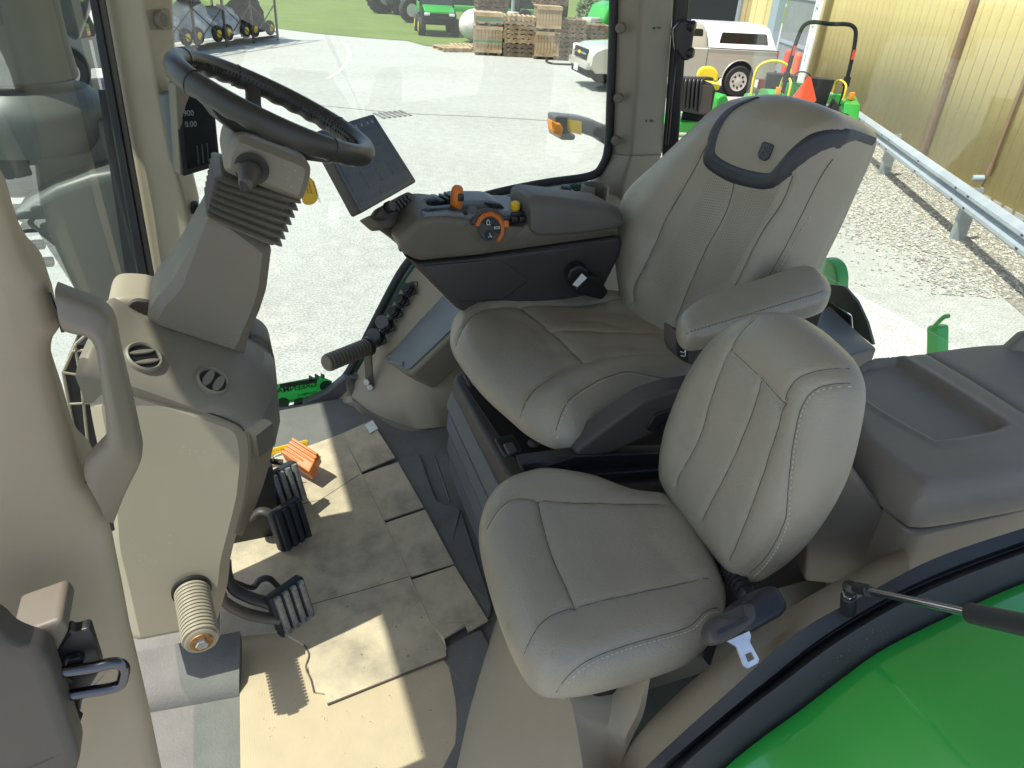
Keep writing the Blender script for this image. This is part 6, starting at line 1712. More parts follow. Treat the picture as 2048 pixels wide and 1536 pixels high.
    for sy in (1, -1):
        L.box('headlight', (2.52, sy * 0.74, 0.93), (0.16, 0.30, 0.17), 'white', t, 0.04)
        L.box('fog_pocket', (2.60, sy * 0.68, 0.55), (0.08, 0.26, 0.14), 'dark_opening', t, 0.03)
        L.box('tail_lamp', (-2.66, sy * 0.84, 1.0), (0.1, 0.16, 0.32), 'red', t, 0.02)
    L.box('bumper', (2.60, 0, 0.62), (0.22, 1.7, 0.2), paint, t, 0.06)
    L.box('air_dam', (2.52, 0, 0.42), (0.2, 1.6, 0.18), 'dark_opening', t, 0.04)
    L.box('licence_plate', (2.725, 0, 0.5), (0.02, 0.32, 0.15), 'white', t)
    L.box('rear_bumper', (-2.72, 0, 0.6), (0.16, 1.75, 0.18), 'chrome', t, 0.04)
    if canopy:
        b_ = [(-2.66, 0.9), (-0.63, 0.9), (-0.63, -0.9), (-2.66, -0.9)]; tp = [(-2.45, 0.70), (-0.63, 0.72), (-0.63, -0.72), (-2.45, -0.70)]
        rings = [rnd([L.p(x, y, 1.19) for x, y in b_], 0.08, 3), rnd([L.p(x, y, 1.68) for x, y in tp], 0.12, 3), rnd([L.p(x * 0.94 - 0.06, y * 0.8, 1.76) for x, y in tp], 0.12, 3)]
        cn_ = mk('canopy', *loftvf(rings), 'canopy_white', t, 45)
        for sy in (1, -1):
            mk('canopy_window', *prismvf(rnd([L.p(-2.36, sy * 0.895, 1.29), L.p(-0.92, sy * 0.895, 1.29), L.p(-0.95, sy * 0.80, 1.57), L.p(-2.26, sy * 0.795, 1.57)], 0.05), L.d(0, sy * 0.012, 0), 0.003), 'car_glass', cn_)
        mk('bed_seam', *tubevf([L.p(-2.68, 0.935, 1.17), L.p(-0.62, 0.935, 1.19)], 0.012, 6), 'ink', t)
    return t
rwp = G(1466, 192); frp = G(1192, 184)
hdg = (frp - rwp); ha = math.atan2(hdg.y, hdg.x)
Lp = Loc(rwp + (V((math.cos(ha), math.sin(ha), 0)) * 1.62 + V((math.sin(ha), -math.cos(ha), 0)) * -0.86) * 1.0, ha)
# the near (driver's) side wheel stands on rwp
Lp = Loc(rwp + V((math.cos(ha), math.sin(ha), 0)) * 1.62 - V((-math.sin(ha), math.cos(ha), 0)) * 0.86, ha)
pickup(Lp, 'champagne silver pickup truck with white bed canopy parked by the building', 'truck_silver', True, None)
gpk = G(215, 205)
Lg = Loc((gpk.x - 2.6, gpk.y + 1.4, GZ), R(200))
pickup(Lg, 'dark grey pickup truck seen through the windscreen behind the exhaust stack', 'truck_grey', False, None)

# ------------------------------------------------------------------ compact tractor with roll bar
TY = 11.2
tc0 = onY(1625, 190, TY); ta = math.atan2(wd_.y, wd_.x)
L = Loc((tc0.x, tc0.y, GZ), ta)
ct = thing('compact_tractor', L.o, 'green compact tractor with black roll bar and orange warning triangle', 'tractor')
k_ = (onY(1680, 60, TY) - onY(1580, 60, TY)).length / 2
zt = onY(1630, 48, TY).z - GZ
mk('roll_bar', *tubevf(cr([L.p(0, k_, 0.6), L.p(0, k_ * 1.0, zt * 0.55), L.p(0, k_ * 0.93, zt * 0.88), L.p(0, k_ * 0.72, zt), L.p(0, 0, zt * 1.005), L.p(0, -k_ * 0.72, zt), L.p(0, -k_ * 0.93, zt * 0.88), L.p(0, -k_, zt * 0.55), L.p(0, -k_, 0.6)], 6), 0.035, 10), 'dark_opening', ct, 60)
for sy in (1, -1):
    L.box('roll_bar_bracket', (0, sy * k_, zt * 0.6), (0.09, 0.1, 0.16), 'dark_opening', ct, 0.01)
    L.box('caution_decal', (-0.037, sy * k_ * 0.96, zt * 0.80), (0.01, 0.05, 0.16), 'red', ct)
    L.box('turn_lamp', (-0.1, sy * (k_ + 0.12), zt * 0.50), (0.06, 0.09, 0.13), 'amber', ct, 0.01)
    L.box('tail_lamp', (-0.1, sy * (k_ + 0.12), zt * 0.42), (0.06, 0.09, 0.12), 'red', ct, 0.01)
    wheel(L, 'rear_wheel', 0.2, sy * (k_ + 0.12), 0.5, 0.5, 0.3, 'hub_yellow', ct, sy, 0.5)
    wheel(L, 'front_wheel', 1.7, sy * 0.48, 0.3, 0.3, 0.2, 'hub_yellow', ct, sy, 0.5)
    L.slab('fender', [(-0.35, 0.75), (-0.25, 1.0), (0.1, 1.12), (0.6, 1.05), (0.7, 0.85), (0.1, 0.95)], sy * (k_ - 0.02), sy * (k_ + 0.26), 'green_bright', ct, 0.02)
    mk('grab_rail', *tubevf(cr([L.p(-0.2, sy * (k_ - 0.05), 1.05), L.p(-0.15, sy * (k_ - 0.05), 1.3), L.p(0.3, sy * (k_ - 0.05), 1.32), L.p(0.4, sy * (k_ - 0.05), 1.1)], 5), 0.02, 8), 'hub_yellow', ct, 60)
L.box('chassis', (0.8, 0, 0.6), (2.2, 0.5, 0.4), 'dark_opening', ct, 0.04)
L.slab('hood', [(0.75, 0.8), (0.75, 1.18), (1.6, 1.12), (1.95, 0.98), (1.98, 0.6), (0.8, 0.6)], -0.3, 0.3, 'green_bright', ct, 0.06)
L.slab('seat_back', [(-0.12, 0.95), (-0.05, 0.95), (-0.15, 1.4), (-0.22, 1.38)], -0.26, 0.26, 'black_plastic', ct, 0.03)
L.slab('seat_base', [(-0.12, 0.88), (0.38, 0.88), (0.38, 0.98), (-0.12, 0.96)], -0.26, 0.26, 'black_plastic', ct, 0.03)
mk('steering_wheel', *tubevf([L.p(0.75, 0, 1.25) + L.d(math.cos(a) * 0.12, math.sin(a) * 0.18, math.cos(a) * 0.12) for a in [2 * math.pi * k / 24 for k in range(24)]], 0.014, 6, closed=True), 'black_plastic', ct, 60)
L.box('rear_frame', (-0.3, 0, 0.75), (0.2, k_ * 2.2, 0.2), 'dark_opening', ct, 0.02)
tr0 = onY(1612, 182, TY - 0.55)
cxv, czv = V((math.cos(HEAD), -math.sin(HEAD), 0)), V((0, 0, 1))
tri = [tr0 + cxv * a + czv * b for a, b in ((0.0, 0.24), (-0.03, 0.22), (-0.215, -0.13), (-0.2, -0.17), (0.2, -0.17), (0.215, -0.13), (0.03, 0.22))]
sg = mk('warning_triangle', *prismvf(tri, V((math.sin(HEAD), math.cos(HEAD), 0)) * 0.01, 0), 'red_orange', ct, 0)
mk('triangle_bracket', *tubevf([tr0 + V((0, 0.02, -0.1)), L.p(-0.35, 0, 0.8)], 0.02, 6), 'dark_opening', ct)

# ------------------------------------------------------------------ riding mower with bagger
MY = 11.6
m0 = onY(1392, 260, MY)
L = Loc((m0.x, m0.y, GZ), R(55))
rm = thing('riding_mower', L.o, 'green riding mower with black ribbed grass bagger and yellow seat', 'mower')
def mp_(x, y, dy=0): return onY(x, y, MY + dy)
bag = mk('bagger', *prismvf(rnd(LY([(1356, 205), (1364, 165), (1374, 158), (1425, 166), (1430, 180), (1422, 222), (1410, 232), (1362, 224)], MY - 0.3), 0.06), V((0.1, 0.55, 0)), 0.05), 'black_plastic', rm)
for k in range(6):
    x = 1362 + k * 8
    mk('bagger_rib', *tubevf(cr([mp_(x - 4, 218, -0.33), mp_(x, 170, -0.34), mp_(x + 6, 157, -0.25), mp_(x + 22, 158, 0.1)], 5), 0.03, 8), 'black_plastic', bag, 60)
mk('bagger_side', *prismvf(LY([(1402, 170), (1428, 172), (1420, 228), (1398, 226)], MY - 0.36), V((0, 0.03, 0)), 0.005), 'brown_plastic', rm)
mk('seat', *prismvf(rnd(LY([(1394, 160), (1398, 142), (1410, 133), (1428, 134), (1436, 146), (1434, 166), (1420, 160)], MY + 0.5), 0.08), V((0.05, 0.1, 0)), 0.03), 'hub_yellow', rm)
mk('seat_cushion', *boxvf(mp_(1415, 170, 0.8), (0.5, 0.45, 0.1), axz(R(55)), 0.04), 'hub_yellow', rm)
mk('fuel_tank', *prismvf(rnd(LY([(1430, 230), (1436, 195), (1452, 188), (1458, 200), (1450, 225), (1440, 234)], MY + 0.2), 0.05), V((0, 0.4, 0)), 0.03), 'green_bright', rm)
mk('mower_deck', *prismvf(rnd(LY([(1345, 262), (1350, 244), (1420, 244), (1440, 258), (1440, 276), (1345, 276)], MY - 0.2), 0.05), V((0, 0.9, 0)), 0.03), 'green_bright', rm)
mk('engine', *boxvf(mp_(1385, 240, 0.1), (0.5, 0.4, 0.3), axz(R(55)), 0.03), 'dark_opening', rm)
mk('bumper_frame', *tubevf([mp_(1352, 250, -0.4), mp_(1356, 268, -0.4), mp_(1425, 270, -0.4), mp_(1428, 250, -0.4)], 0.025, 8), 'alloy', rm)
for dx_ in (-0.5, 0.5): wheel(L, 'wheel', -0.1, dx_, 0.28, 0.28, 0.22, 'hub_yellow', rm, 1 if dx_ > 0 else -1, 0.5)
# second small machine in front of the roll bar tractor: utility cart
L = Loc((onY(1545, 190, 12.6).x, 12.6, GZ), ta)
uc = thing('zero_turn_mower', L.o, 'green zero turn mower with yellow roll hoop beside the compact tractor', 'mower')
L.box('body', (0, 0, 0.55), (1.1, 0.9, 0.5), 'green_bright', uc, 0.08)
L.slab('seat_back', [(-0.35, 0.8), (-0.2, 0.8), (-0.3, 1.3), (-0.42, 1.28)], -0.3, 0.3, 'black_plastic', uc, 0.05)
L.slab('seat_base', [(-0.35, 0.78), (0.2, 0.78), (0.2, 0.92), (-0.35, 0.88)], -0.3, 0.3, 'black_plastic', uc, 0.04)
mk('hoop', *tubevf(cr([L.p(0.3, 0.35, 0.8), L.p(0.3, 0.33, 1.3), L.p(0.3, 0, 1.45), L.p(0.3, -0.33, 1.3), L.p(0.3, -0.35, 0.8)], 5), 0.03, 8), 'hub_yellow', uc, 60)
for sx in (-0.4, 0.5):
    for sy in (1, -1): wheel(L, 'wheel', sx, sy * 0.5, 0.27, 0.27, 0.2, 'hub_yellow', uc, sy, 0.5)
# bollards
for q, lab in (((1592, 132), 'bright red plastic sleeved bollard at the grey sliding door'), ((1529, 135), 'dark red bollard behind the pickup canopy'), ((1576, 110), 'red bollard half hidden by the roll bar')):
    p = onP(*q, W0 + wn_ * 0.9, wn_)
    t = lathe('bollard', [(0.085, 0.0), (0.085, 1.25), (0.075, 1.31), (0.04, 1.35), (0, 1.36)], V((p.x, p.y, GZ)), (0, 0, 1), 'red_orange' if q[0] == 1592 else 'red', None, 18)
    tag(t, lab, 'bollard', 'red bollards by the building')

# ------------------------------------------------------------------ pallets and crates
ba = R(-14)
def pallet_mesh(m, planks=7):
    mb = MB(); ax = axz(0)
    for k in range(planks): mb.add(boxvf((-0.5 + 1.0 * k / (planks - 1), 0, 0.125), (0.10, 1.05, 0.022)))
    for k in range(5): mb.add(boxvf((-0.5 + 1.0 * k / 4, 0, 0.011), (0.10, 1.05, 0.022)))
    for y in (-0.48, 0, 0.48): mb.add(boxvf((0, y, 0.068), (1.1, 0.05, 0.092)))
    return mb
pm = {}
for n_, m_ in (('new', 'pallet_wood'), ('old', 'old_wood')):
    mb = pallet_mesh(m_)
    me = bpy.data.meshes.new('pallet'); me.from_pydata(mb.v, [], mb.f); me.materials.append(MATS[m_]); pm[n_] = me
STK = [('second stack from the crates', (1034, 111), 9, 'tan stack right of the strapped crate', 'new', 3),
       ('stack', (1131, 118), 9, 'dark stack next to the last one', 'old', 9),
       ('stack', (1174, 118), 8, 'rightmost weathered stack near the pickup', 'old', 9)]
random.seed(11)
ORDN = ['lowest', 'second lowest', 'third lowest', 'fourth lowest', 'fifth lowest', 'sixth lowest', 'seventh lowest', 'eighth lowest', 'ninth lowest']
for _, q, n_, lab, kind, nold in STK:
    p = G(*q)
    for k in range(n_):
        kd = 'old' if (k < nold and (kind == 'old' or k < 3)) else kind
        o = bpy.data.objects.new('pallet', pm[kd]); o.location = p + V((random.uniform(-.05, .05), random.uniform(-.05, .05), 0.142 * k)); o.rotation_euler = (0, 0, ba + random.uniform(-.06, .06)); COL.objects.link(o)
        tag(o, '%s wooden pallet of the %s' % (ORDN[k] if k < n_ - 1 else 'topmost', lab), 'pallet', 'pallets of the ' + lab)
for q, ang, lab in (((905, 101), 0.35, 'flat pallet lying on the ground left of the strapped crate'), ((932, 98), 0.1, 'flat pallet lying on the ground beneath the propane tank')):
    o = bpy.data.objects.new('pallet', pm['new']); o.location = G(*q); o.rotation_euler = (0, 0, ba + ang); COL.objects.link(o); tag(o, lab, 'pallet', 'pallets lying flat')
def crate(q, z, h, lab, wdt=0.95, m='pallet_wood', strap=True):
    p = G(*q) + V((0, 0, z)); L = Loc(p, ba)
    t = thing('crate', p, lab, 'crate', 'wooden crates by the lawn')
    L.box('core', (0, 0, 0.1 + (h - 0.1) / 2), (wdt - 0.06, 0.9, h - 0.12), 'old_wood', t)
    n_ = 8
    for k in range(n_):
        L.box('board', (-wdt / 2 + wdt * (k + 0.5) / n_, -0.47, 0.1 + (h - 0.1) / 2), (wdt / n_ - 0.012, 0.025, h - 0.1), m, t)
    for z_ in (0.14, h - 0.05): L.box('cleat', (0, -0.49, z_), (wdt, 0.025, 0.09), m, t)
    L.box('lid', (0, 0, h), (wdt + 0.02, 0.98, 0.03), m, t)
    for x in (-0.38, 0, 0.38): L.box('skid', (x, 0, 0.05), (0.1, 0.95, 0.1), 'old_wood', t)
    if strap: L.box('strap', (0, -0.51, h * 0.5), (wdt + 0.01, 0.008, 0.06), 'strap_green', t)
    return t
crate((973, 108), 0, 0.9, 'lower strapped wooden crate at the left end of the pallet row')
crate((973, 108), 0.92, 0.02 + 0.36, 'upper strapped wooden crate at the left end of the pallet row', strap=True)
crate((1088, 116), 0, 0.85, 'lower new wooden crate between two pallet stacks', 0.85, strap=False)
crate((1088, 116), 0.87, 0.75, 'upper new wooden crate between two pallet stacks', 0.85, strap=False)
p = G(983, 100)
for k in range(3):
    o = bpy.data.objects.new('pallet', pm['old']); o.location = p + V((0.1, 0.5, 1.35 + 0.142 * k - 0.1)); o.rotation_euler = (0, 0, ba + 0.05 * k); COL.objects.link(o)
    tag(o, '%s grey pallet on top of the strapped crates' % ('lower', 'middle', 'upper')[k], 'pallet', 'pallets on the strapped crates')
random.seed(2)
mb = MB()
for k in range(26): mb.add(boxvf(p + V((random.uniform(-.5, .5), 0.4 + random.uniform(-.4, .4), 1.72 + random.uniform(0, .16))), (random.uniform(.3, .9), .1, .03), axz(random.uniform(0, 3.1))))
tag(mb.put('scrap_wood', 'pallet_wood'), 'heap of broken boards on top of the crates', 'scrap wood')
for k in range(3):
    o = bpy.data.objects.new('pallet', pm['old']); o.location = G(1095, 113) + V((0, 0.2, 1.64 + 0.142 * k)); o.rotation_euler = (0, 0, ba); COL.objects.link(o)
    tag(o, '%s grey pallet on top of the new wooden crates' % ('lower', 'middle', 'upper')[k], 'pallet', 'pallets on the new crates')
# propane tank
tk = G(948, 88)
tank = mk('propane_tank', *lathevf([(0, -1.05), (0.25, -1.0), (0.45, -0.85), (0.55, -0.6), (0.57, -0.3), (0.57, 0.9), (0.4, 1.2), (0, 1.3)], tk + V((0.5, 0.8, 0.62)), V((math.sin(R(50)), math.cos(R(50)), 0)), 28), 'tank_white')
tag(tank, 'white rounded propane tank on the grass behind the crates', 'tank')
# hose loop
tag(tube('hose', cr([G(*q) + V((0, 0, 0.03)) for q in ((1165, 118), (1130, 121), (1100, 119), (1092, 124), (1105, 129), (1140, 131), (1185, 133))], 6), 0.03, 'black_plastic', None, 6), 'black hose lying on the yard in front of the pallets', 'hose')

# ------------------------------------------------------------------ utility vehicle
uq = G(872, 68); L = Loc(uq, R(-100), 1.0)
uv_ = thing('utility_vehicle', uq, 'green utility vehicle with windscreen and yellow wheels facing the yard', 'utility vehicle')
L.slab('front_body', [(0.2, 0.45), (0.2, 1.0), (1.0, 0.95), (1.35, 0.85), (1.4, 0.45)], -0.68, 0.68, 'dark_opening', uv_, 0.05)
L.slab('hood', [(0.3, 1.0), (0.3, 1.12), (0.95, 1.04), (1.36, 0.92), (1.36, 0.86)], -0.6, 0.6, 'green_bright', uv_, 0.04)
L.box('bumper', (1.45, 0, 0.6), (0.1, 1.0, 0.25), 'dark_opening', uv_, 0.03)
L.box('cargo_box', (-1.0, 0, 0.95), (1.1, 1.4, 0.4), 'green_bright', uv_, 0.04)
L.box('cab_floor', (-0.2, 0, 0.5), (1.4, 1.3, 0.2), 'dark_opening', uv_, 0.04)
L.box('seat', (-0.3, 0, 0.9), (0.5, 1.2, 0.5), 'black_plastic', uv_, 0.05)
for sy in (1, -1):
    mk('cab_post', *tubevf([L.p(0.35, sy * 0.68, 1.05), L.p(0.0, sy * 0.62, 1.9), L.p(-0.7, sy * 0.62, 1.9), L.p(-0.75, sy * 0.66, 0.9)], 0.04, 8), 'dark_opening', uv_)
    L.box('headlight', (1.36, sy * 0.5, 0.82), (0.08, 0.22, 0.1), 'white', uv_, 0.02)
    for x in (0.95, -0.95): wheel(L, 'wheel', x, sy * 0.68, 0.34, 0.34, 0.28, 'hub_yellow', uv_, sy, 0.5)
L.box('roof', (-0.35, 0, 1.93), (1.1, 1.4, 0.06), 'black_plastic', uv_, 0.02)
mk('windscreen', *prismvf([L.p(0.36, 0.64, 1.1), L.p(0.36, -0.64, 1.1), L.p(0.02, -0.58, 1.86), L.p(0.02, 0.58, 1.86)], L.d(0.01, 0, 0), 0), 'uv_glass' if 'uv_glass' in MATS else 'car_glass', uv_, 0)

# ------------------------------------------------------------------ planter, big tyres, tractor wheels at the back
pq = G(960, 48)
pl_ = thing('planter_implement', pq, 'long green planter with a row of yellow seed discs behind the tank', 'farm implement')
L = Loc(pq, R(-12))
L.box('tool_bar', (0.2, 0, 1.0), (5.2, 0.35, 0.4), 'dark_green', pl_, 0.03)
L.box('lower_bar', (0.2, -0.3, 0.65), (5.2, 0.2, 0.25), 'green_bright', pl_, 0.03)
for k in range(11): mk('seed_disc', *lathevf([(0, 0), (0.2, 0), (0.2, 0.12), (0, 0.14)], L.p(-2.2 + 0.46 * k, -0.2, 1.42), L.d(0, -1, 0), 14), 'hub_yellow', pl_)
L.box('hopper_row', (0.2, 0.15, 1.55), (5.2, 0.5, 0.5), 'dark_green', pl_, 0.03)
for x in (-1.8, 0.2, 2.2): wheel(L, 'gauge_wheel', x, -0.4, 0.4, 0.4, 0.25, 'dark_opening', pl_, -1)
bq2 = G(770, 32)
for i, (q, lab) in enumerate((((765, 27), 'big black lugged tyre roller on the lawn, left of the pair'), ((805, 30), 'big black lugged tyre roller on the lawn, right of the pair'))):
    L = Loc(G(*q), R(25))
    t = thing('roller_implement', L.o, lab, 'roller', 'big rollers on the lawn')
    wheel(L, 'tyre', 0, 0, 0.85, 0.85, 0.7, 'alloy', t, -1, 0.5)
    for k in range(22):
        a = 2 * math.pi * k / 22
        mk('lug', *boxvf(L.p(0.84 * math.cos(a), -0.0, 0.85 + 0.84 * math.sin(a)), (0.07, 0.62, 0.08), (L.d(math.cos(a), 0, math.sin(a)), L.d(0, 1, 0), L.d(-math.sin(a), 0, math.cos(a)))), 'tyre', t)
L = Loc(G(1062, 52), R(75))
ft = thing('farm_tractor', L.o, 'green tractor with tall narrow tyres and yellow rims behind the pallets', 'tractor')
for sy in (0.9, -0.9, 1.5, -1.5): wheel(L, 'wheel', 0, sy, 0.95, 0.95, 0.4, 'hub_yellow', ft, -1, 0.55)
L.box('rear_body', (0.6, 0, 1.3), (2.0, 0.9, 0.9), 'green_bright', ft, 0.1)
L.box('cab', (0.2, 0, 2.4), (1.5, 1.5, 1.4), 'car_glass', ft, 0.1)
L = Loc(G(822, 45), R(10))
bg = thing('yellow_implement', L.o, 'yellow framed implement with a tall tyre left of the utility vehicle', 'farm implement')
L.box('frame', (0, 0.3, 1.5), (1.2, 0.6, 0.8), 'hub_yellow', bg, 0.08)
wheel(L, 'wheel', -0.1, -0.2, 0.55, 0.55, 0.35, 'tank_white', bg, -1, 0.5)
L.box('leg', (0.3, 0.2, 0.6), (0.2, 0.2, 1.2), 'dark_green', bg, 0.02)
# light pole
lp = G(1024, 55)
t = thing('light_pole', lp, 'grey steel light pole on a concrete foot behind the pallets', 'pole')
cyl('foot', lp, lp + V((0, 0, 0.7)), 0.3, 'tank_white', t, 16, 0.03)
cyl('mast', lp + V((0, 0, 0.6)), lp + V((0, 0, 7)), 0.1, 'galv_post', t, 12)
# green machine at the right end of the pallets
L = Loc(G(1204, 96), R(20))
gmc = thing('loader_attachment', L.o, 'green rounded machine cover with grey weights right of the pallet stacks', 'farm implement')
L.slab('cover', [(-0.6, 0.3), (-0.65, 1.0), (-0.35, 1.55), (0.2, 1.7), (0.8, 1.6), (0.8, 0.3)], -0.5, 0.5, 'green_bright', gmc, 0.15)
for k in range(5): L.box('weight', (-1.0, -0.2, 0.25 + 0.2 * k), (0.6, 0.5, 0.16), 'alloy', gmc, 0.04)
# shrub
random.seed(8)
sq_ = G(1190, 58); vs, fs = [], []
for k in range(2600):
    a = random.uniform(0, 6.283); u_ = random.uniform(-0.3, 1); r_ = (1 - max(0, u_ * u_ * 0.5)) ** 0.5 * random.uniform(0.6, 1.0)
    lump = 0.8 + 0.35 * noise.noise(V((a * 1.5, u_ * 3, 1)))
    p = sq_ + V((math.cos(a) * r_ * 1.3 * lump, math.sin(a) * r_ * 1.2 * lump, 0.75 + u_ * 0.85 * lump))
    d1 = V((random.uniform(-1, 1), random.uniform(-1, 1), random.uniform(-1, 1))).normalized(); d2 = d1.orthogonal().normalized()
    s_ = random.uniform(0.06, 0.12); k0 = len(vs); vs += [p + d1 * s_, p + d2 * s_ * 0.5, p - d1 * s_, p - d2 * s_ * 0.5]; fs.append((k0, k0 + 1, k0 + 2, k0 + 3))
sh = thing('shrub', sq_, 'dense green shrub at the edge of the lawn behind the pallets', 'shrub')
tag(mk('foliage', vs, fs, 'leaf', sh, 0), kind='stuff')
mb = MB()
for k in range(7): a = k * 0.9; mb.add(cylvf(sq_, sq_ + V((math.cos(a) * 0.5, math.sin(a) * 0.5, 1.0)), 0.03, 6, 0.012))
mb.put('stems', 'old_wood', sh)

# ------------------------------------------------------------------ storage rack with wrapped mowers
RL, RR = G(395, 103), G(556, 80)
rx = (RR - RL).normalized(); ry = V((-rx.y, rx.x, 0)); LEN = (RR - RL).length
RAXX = (rx, ry, V((0, 0, 1)))
rk = thing('storage_rack', RL, 'two tier rusty steel rack full of plastic wrapped machines', 'rack')
def rp_(a, b, z): return RL + rx * (a * LEN) + ry * b + V((0, 0, z))
NB = 4; TZ = (0.12, 1.5, 2.9)
xs = [-0.36] + [k / 3 for k in range(4)]
for a in xs:
    for b in (0, 1.4): mk('upright', *boxvf(rp_(a, b, 1.5), (0.06, 0.06, 3.0), RAXX), 'rust_frame', rk)
for z in TZ:
    for b in (0, 1.4): mk('beam', *boxvf(rp_(0.32, b, z), (LEN * 1.36 + 0.06, 0.05, 0.09), RAXX), 'rust_frame', rk)
for i in range(len(xs) - 1):
    for z0, z1 in ((TZ[0], TZ[1]), (TZ[1], TZ[2])):
        for s_ in (0, 1):
            a, b = (xs[i], xs[i + 1]) if s_ else (xs[i + 1], xs[i])
            mk('brace', *tubevf([rp_(a, -0.02, z0 + 0.05), rp_(b, -0.02, z1 - 0.35)], 0.018, 6), 'rust_frame', rk)
mk('deck', *boxvf(rp_(0.32, 0.7, TZ[1]), (LEN * 1.36, 1.4, 0.04), RAXX), 'rust_frame', rk)
random.seed(5)
cells = [(i, tier) for tier in (0, 1) for i in range(4)]
names = ['leftmost', 'second from the left', 'third from the left', 'rightmost']
for i, tier in cells:
    a = (xs[i] + xs[i + 1]) / 2; wdt = (xs[i + 1] - xs[i]) * LEN * 0.8
    p = rp_(a, 0.7, TZ[tier] + 0.05)
    t = thing('wrapped_mower', p, 'film wrapped machine with yellow hubs, %s on the rack\'s %s tier' % (names[i], ('lower', 'upper')[tier]), 'wrapped machine', 'wrapped machines in the rack')
    vs, fs = [], []; nu, nv = 22, 10
    for v_ in range(nv + 1):
        ph_ = math.pi / 2 * v_ / nv
        for u_ in range(nu):
            th2 = 2 * math.pi * u_ / nu
            f_ = 1 + 0.28 * noise.noise(V((math.cos(th2) * 1.6 + i * 5, math.sin(th2) * 1.6 + tier * 9, ph_ * 2)))
            ct_, st_ = math.cos(th2), math.sin(th2)
            cx2 = math.copysign(abs(ct_) ** 0.6, ct_); sy2 = math.copysign(abs(st_) ** 0.6, st_)
            rr = math.cos(ph_) ** 0.45 * f_
            vs.append(p + rx * (cx2 * wdt / 2 * rr) + ry * (sy2 * 0.55 * rr) + V((0, 0, 0.12 + math.sin(ph_) * (0.95 if i % 2 else 0.75) * f_)))
    for v_ in range(nv):
        for u_ in range(nu): fs.append((v_ * nu + u_, v_ * nu + (u_ + 1) % nu, (v_ + 1) * nu + (u_ + 1) % nu, (v_ + 1) * nu + u_))
    fs.append(tuple(nv * nu + u_ for u_ in range(nu)))
    dark = (i == 3)
    mk('film_cover', vs, fs, 'dark_opening' if dark else 'film', t, 50)
    for k, off in enumerate((-0.38, 0.42)):
        wc = p + rx * (off * wdt) + ry * -0.52 + V((0, 0, 0.22))
        wt_ = mk('wheel', *lathevf([(0.08, 0), (0.22, 0), (0.24, 0.05), (0.22, 0.12), (0.08, 0.12)], wc, ry * -1, 18), 'tyre', t)
        mk('hub', *lathevf([(0, 0.13), (0.05, 0.145), (0.11, 0.135), (0.115, 0.02)], wc, ry * -1, 14), 'hub_yellow', wt_)

# ================================================================== TRACTOR PARTS OUTSIDE THE GLASS
la = thing('signal_lamp_arm', onY(1215, 285, 2.5), 'grey fender lamp arm with orange end lamp and yellow label outside the far window', 'lamp')
AY = 2.5
rows = []
for x, t_, b_ in ((1112, 232, 258), (1135, 231, 262), (1160, 233, 266), (1190, 241, 276), (1215, 252, 292), (1245, 266, 312)):
    a, b = onY(x, t_, AY), onY(x, b_, AY)
    rows.append(rnd([a, b, b + V((0, 0.06, 0)), a + V((0, 0.06, 0))], 0.012, 3))
mk('arm', *loftvf(rows), 'grey_plastic', la, 45)
prism('lamp_housing', rnd(LY([(1110, 231), (1136, 232), (1136, 262), (1152, 270), (1150, 281), (1125, 281), (1112, 272)], AY - 0.01), 0.01), (0, 0.07, 0), 'grey_plastic', la, 0.006)
prism('amber_lens', rnd(LY([(1104, 240), (1112, 246), (1121, 246), (1128, 258), (1122, 277), (1107, 266)], AY - 0.016), 0.008), (0, 0.05, 0), 'amber', la, 0.006)
prism('yellow_label', LY([(1134, 239), (1163, 243), (1163, 270), (1134, 263)], AY - 0.003), (0, 0.002, 0), 'label_yellow' if 'label_yellow' in MATS else 'yellow', la, 0)

wm = thing('wiper_motor', onY(1370, 120, 2.0), 'black wiper motor with linkage rod on the rear corner window frame', 'wiper motor')
prism('housing', rnd(LY([(1348, 60), (1362, 42), (1382, 40), (1388, 60), (1380, 118), (1368, 122), (1350, 100)], 2.0), 0.008), (0.02, 0.04, 0), 'black_plastic', wm, 0.005)
for q in ((1384, 52), (1381, 106)): lathe('cap', [(0.014, -0.01), (0.016, 0.004), (0.012, 0.010), (0, 0.011)], onY(*q, 1.995), (0.6, -0.7, 0), 'black_plastic', wm, 16)
cyl('rod', onY(1352, 100, 2.0), onY(1334, 290, 2.02), 0.005, 'black_plastic', wm, 8)

ex = thing('exhaust_stack', (-0.62, 2.5, GZ), 'grey exhaust stack and filter housing standing outside the windscreen', 'exhaust')
EY = 2.35
pc_ = onY(22, 150, EY)
zt0 = onY(22, -200, EY).z
lathe('muffler', [(0.150, onY(22, 155, EY).z), (0.155, onY(22, 150, EY).z), (0.148, onY(22, 60, EY).z), (0.145, zt0 + 0.6)], V((pc_.x, EY, 0)), (0, 0, 1), 'exhaust_grey', ex, 40)
lathe('collar', [(0.17, onY(60, 290, EY).z), (0.198, onY(60, 262, EY).z), (0.203, onY(60, 218, EY).z), (0.196, onY(60, 200, EY).z), (0.155, onY(60, 172, EY).z)], V((pc_.x + 0.015, EY, 0)), (0, 0, 1), 'exhaust_grey', ex, 40)
prism('filter_box', rnd(LY([(36, 202), (105, 252), (235, 236), (248, 330), (250, 395), (70, 392)], EY - 0.10), 0.008), (0, 0.35, 0), 'exhaust_grey', ex, 0.006)
prism('side_duct', rnd(LY([(-90, 190), (28, 190), (72, 395), (40, 400), (-90, 395)], EY - 0.05), 0.02), (0, 0.3, 0), 'exhaust_grey', ex, 0.02)
rows = []
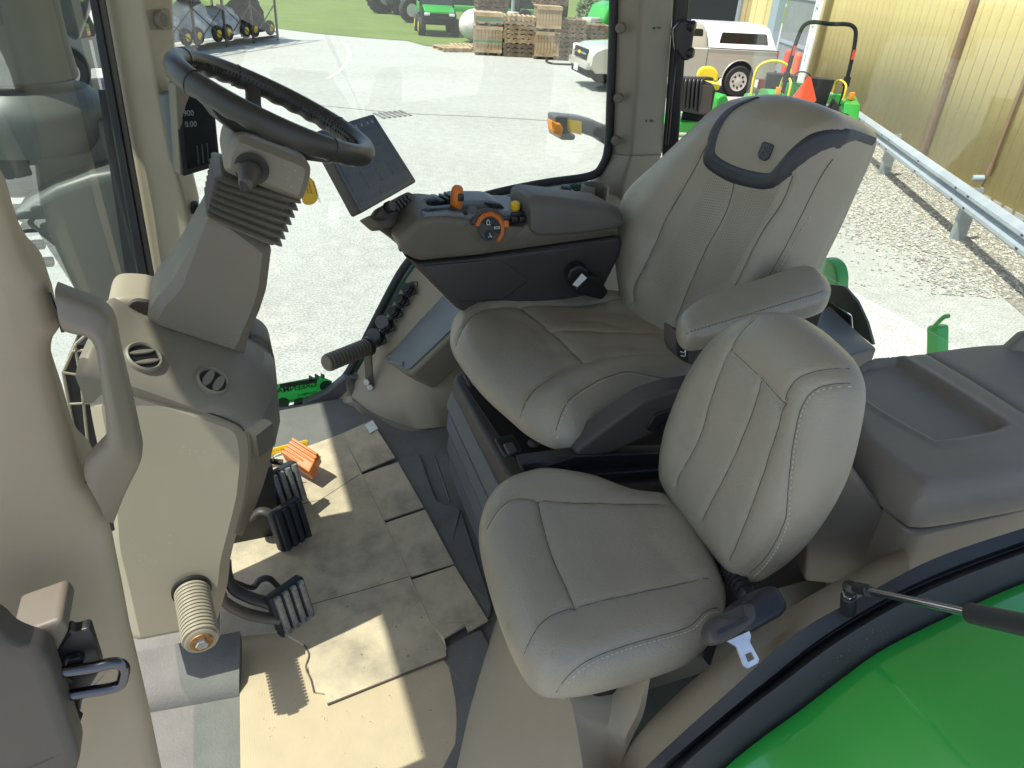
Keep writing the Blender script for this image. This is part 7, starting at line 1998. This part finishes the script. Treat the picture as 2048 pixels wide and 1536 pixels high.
for x, t_, b_ in ((28, 430, 440), (60, 400, 470), (110, 372, 600), (180, 348, 700), (250, 336, 740), (320, 330, 760)):
    a, b = onY(x, t_, EY - 0.22), onY(x + (b_ - t_) * 0.22, b_, EY - 0.22)
    rows.append(rnd([a, b, b + V((0, 0.35, 0)), a + V((0, 0.35, 0))], 0.03, 4))
mk('heat_shield', *loftvf(rows), 'shield_green' if 'shield_green' in MATS else 'exhaust_grey', ex, 45)
for q, s_ in (((46, 418), 0.03), ((62, 455), 0.02), ((62, 490), 0.03), ((80, 525), 0.03)):
    mk('clamp', *boxvf(onY(*q, EY - 0.15), (s_ * 2.2, 0.03, 0.022), None, 0.005), 'dark_plastic', ex)  # added black pieces imitate the cable outlets mirrored in the windscreen
sm = thing('side_mirror', onY(150, 80, 2.9), 'grey outside mirror head hanging above the windscreen edge', 'mirror')
prism('mirror_shell', rnd(LY([(100, -80), (112, 0), (117, 68), (155, 84), (176, 20), (190, -80)], 2.9), 0.01), (0, 0.12, 0), 'exhaust_grey', sm, 0.01)
prism('mirror_glass', LY([(160, 78), (178, 30), (192, 60), (190, 72)], 2.88), (0, 0.01, 0), 'chrome', sm, 0)
cyl('mirror_stem', onY(150, -80, 2.95), onY(200, -300, 2.95), 0.02, 'black_plastic', sm, 10)

hl = thing('hitch_lever', onX(1862, 700, 2.35), 'green hitch lever with bent handle sticking up behind the cab', 'lever')
def hx(x, y): return onX(x, y, 2.35)
prism('lever_body', rnd([hx(1842, 1150), hx(1853, 655), hx(1860, 650), hx(1874, 654), hx(1868, 1150)], 0.01), (0.06, 0, 0), 'green_bright', hl, 0.004)
tube('handle', cr([hx(1864, 658), hx(1876, 645), hx(1888, 634), hx(1898, 632)], 5), 0.008, 'green_bright', hl, 8)
rf = onX(1668, 560, 1.85)
o = mk('rear_light_guard', *prismvf(rnd([onX(*q, 1.85) for q in ((1625, 520), (1650, 514), (1670, 528), (1676, 552), (1675, 572), (1668, 900), (1640, 900), (1625, 588))], 0.03), V((0.05, 0, 0)), 0.01), 'green_bright')
tag(o, 'rounded green fender piece showing behind the operator seat', 'fender')
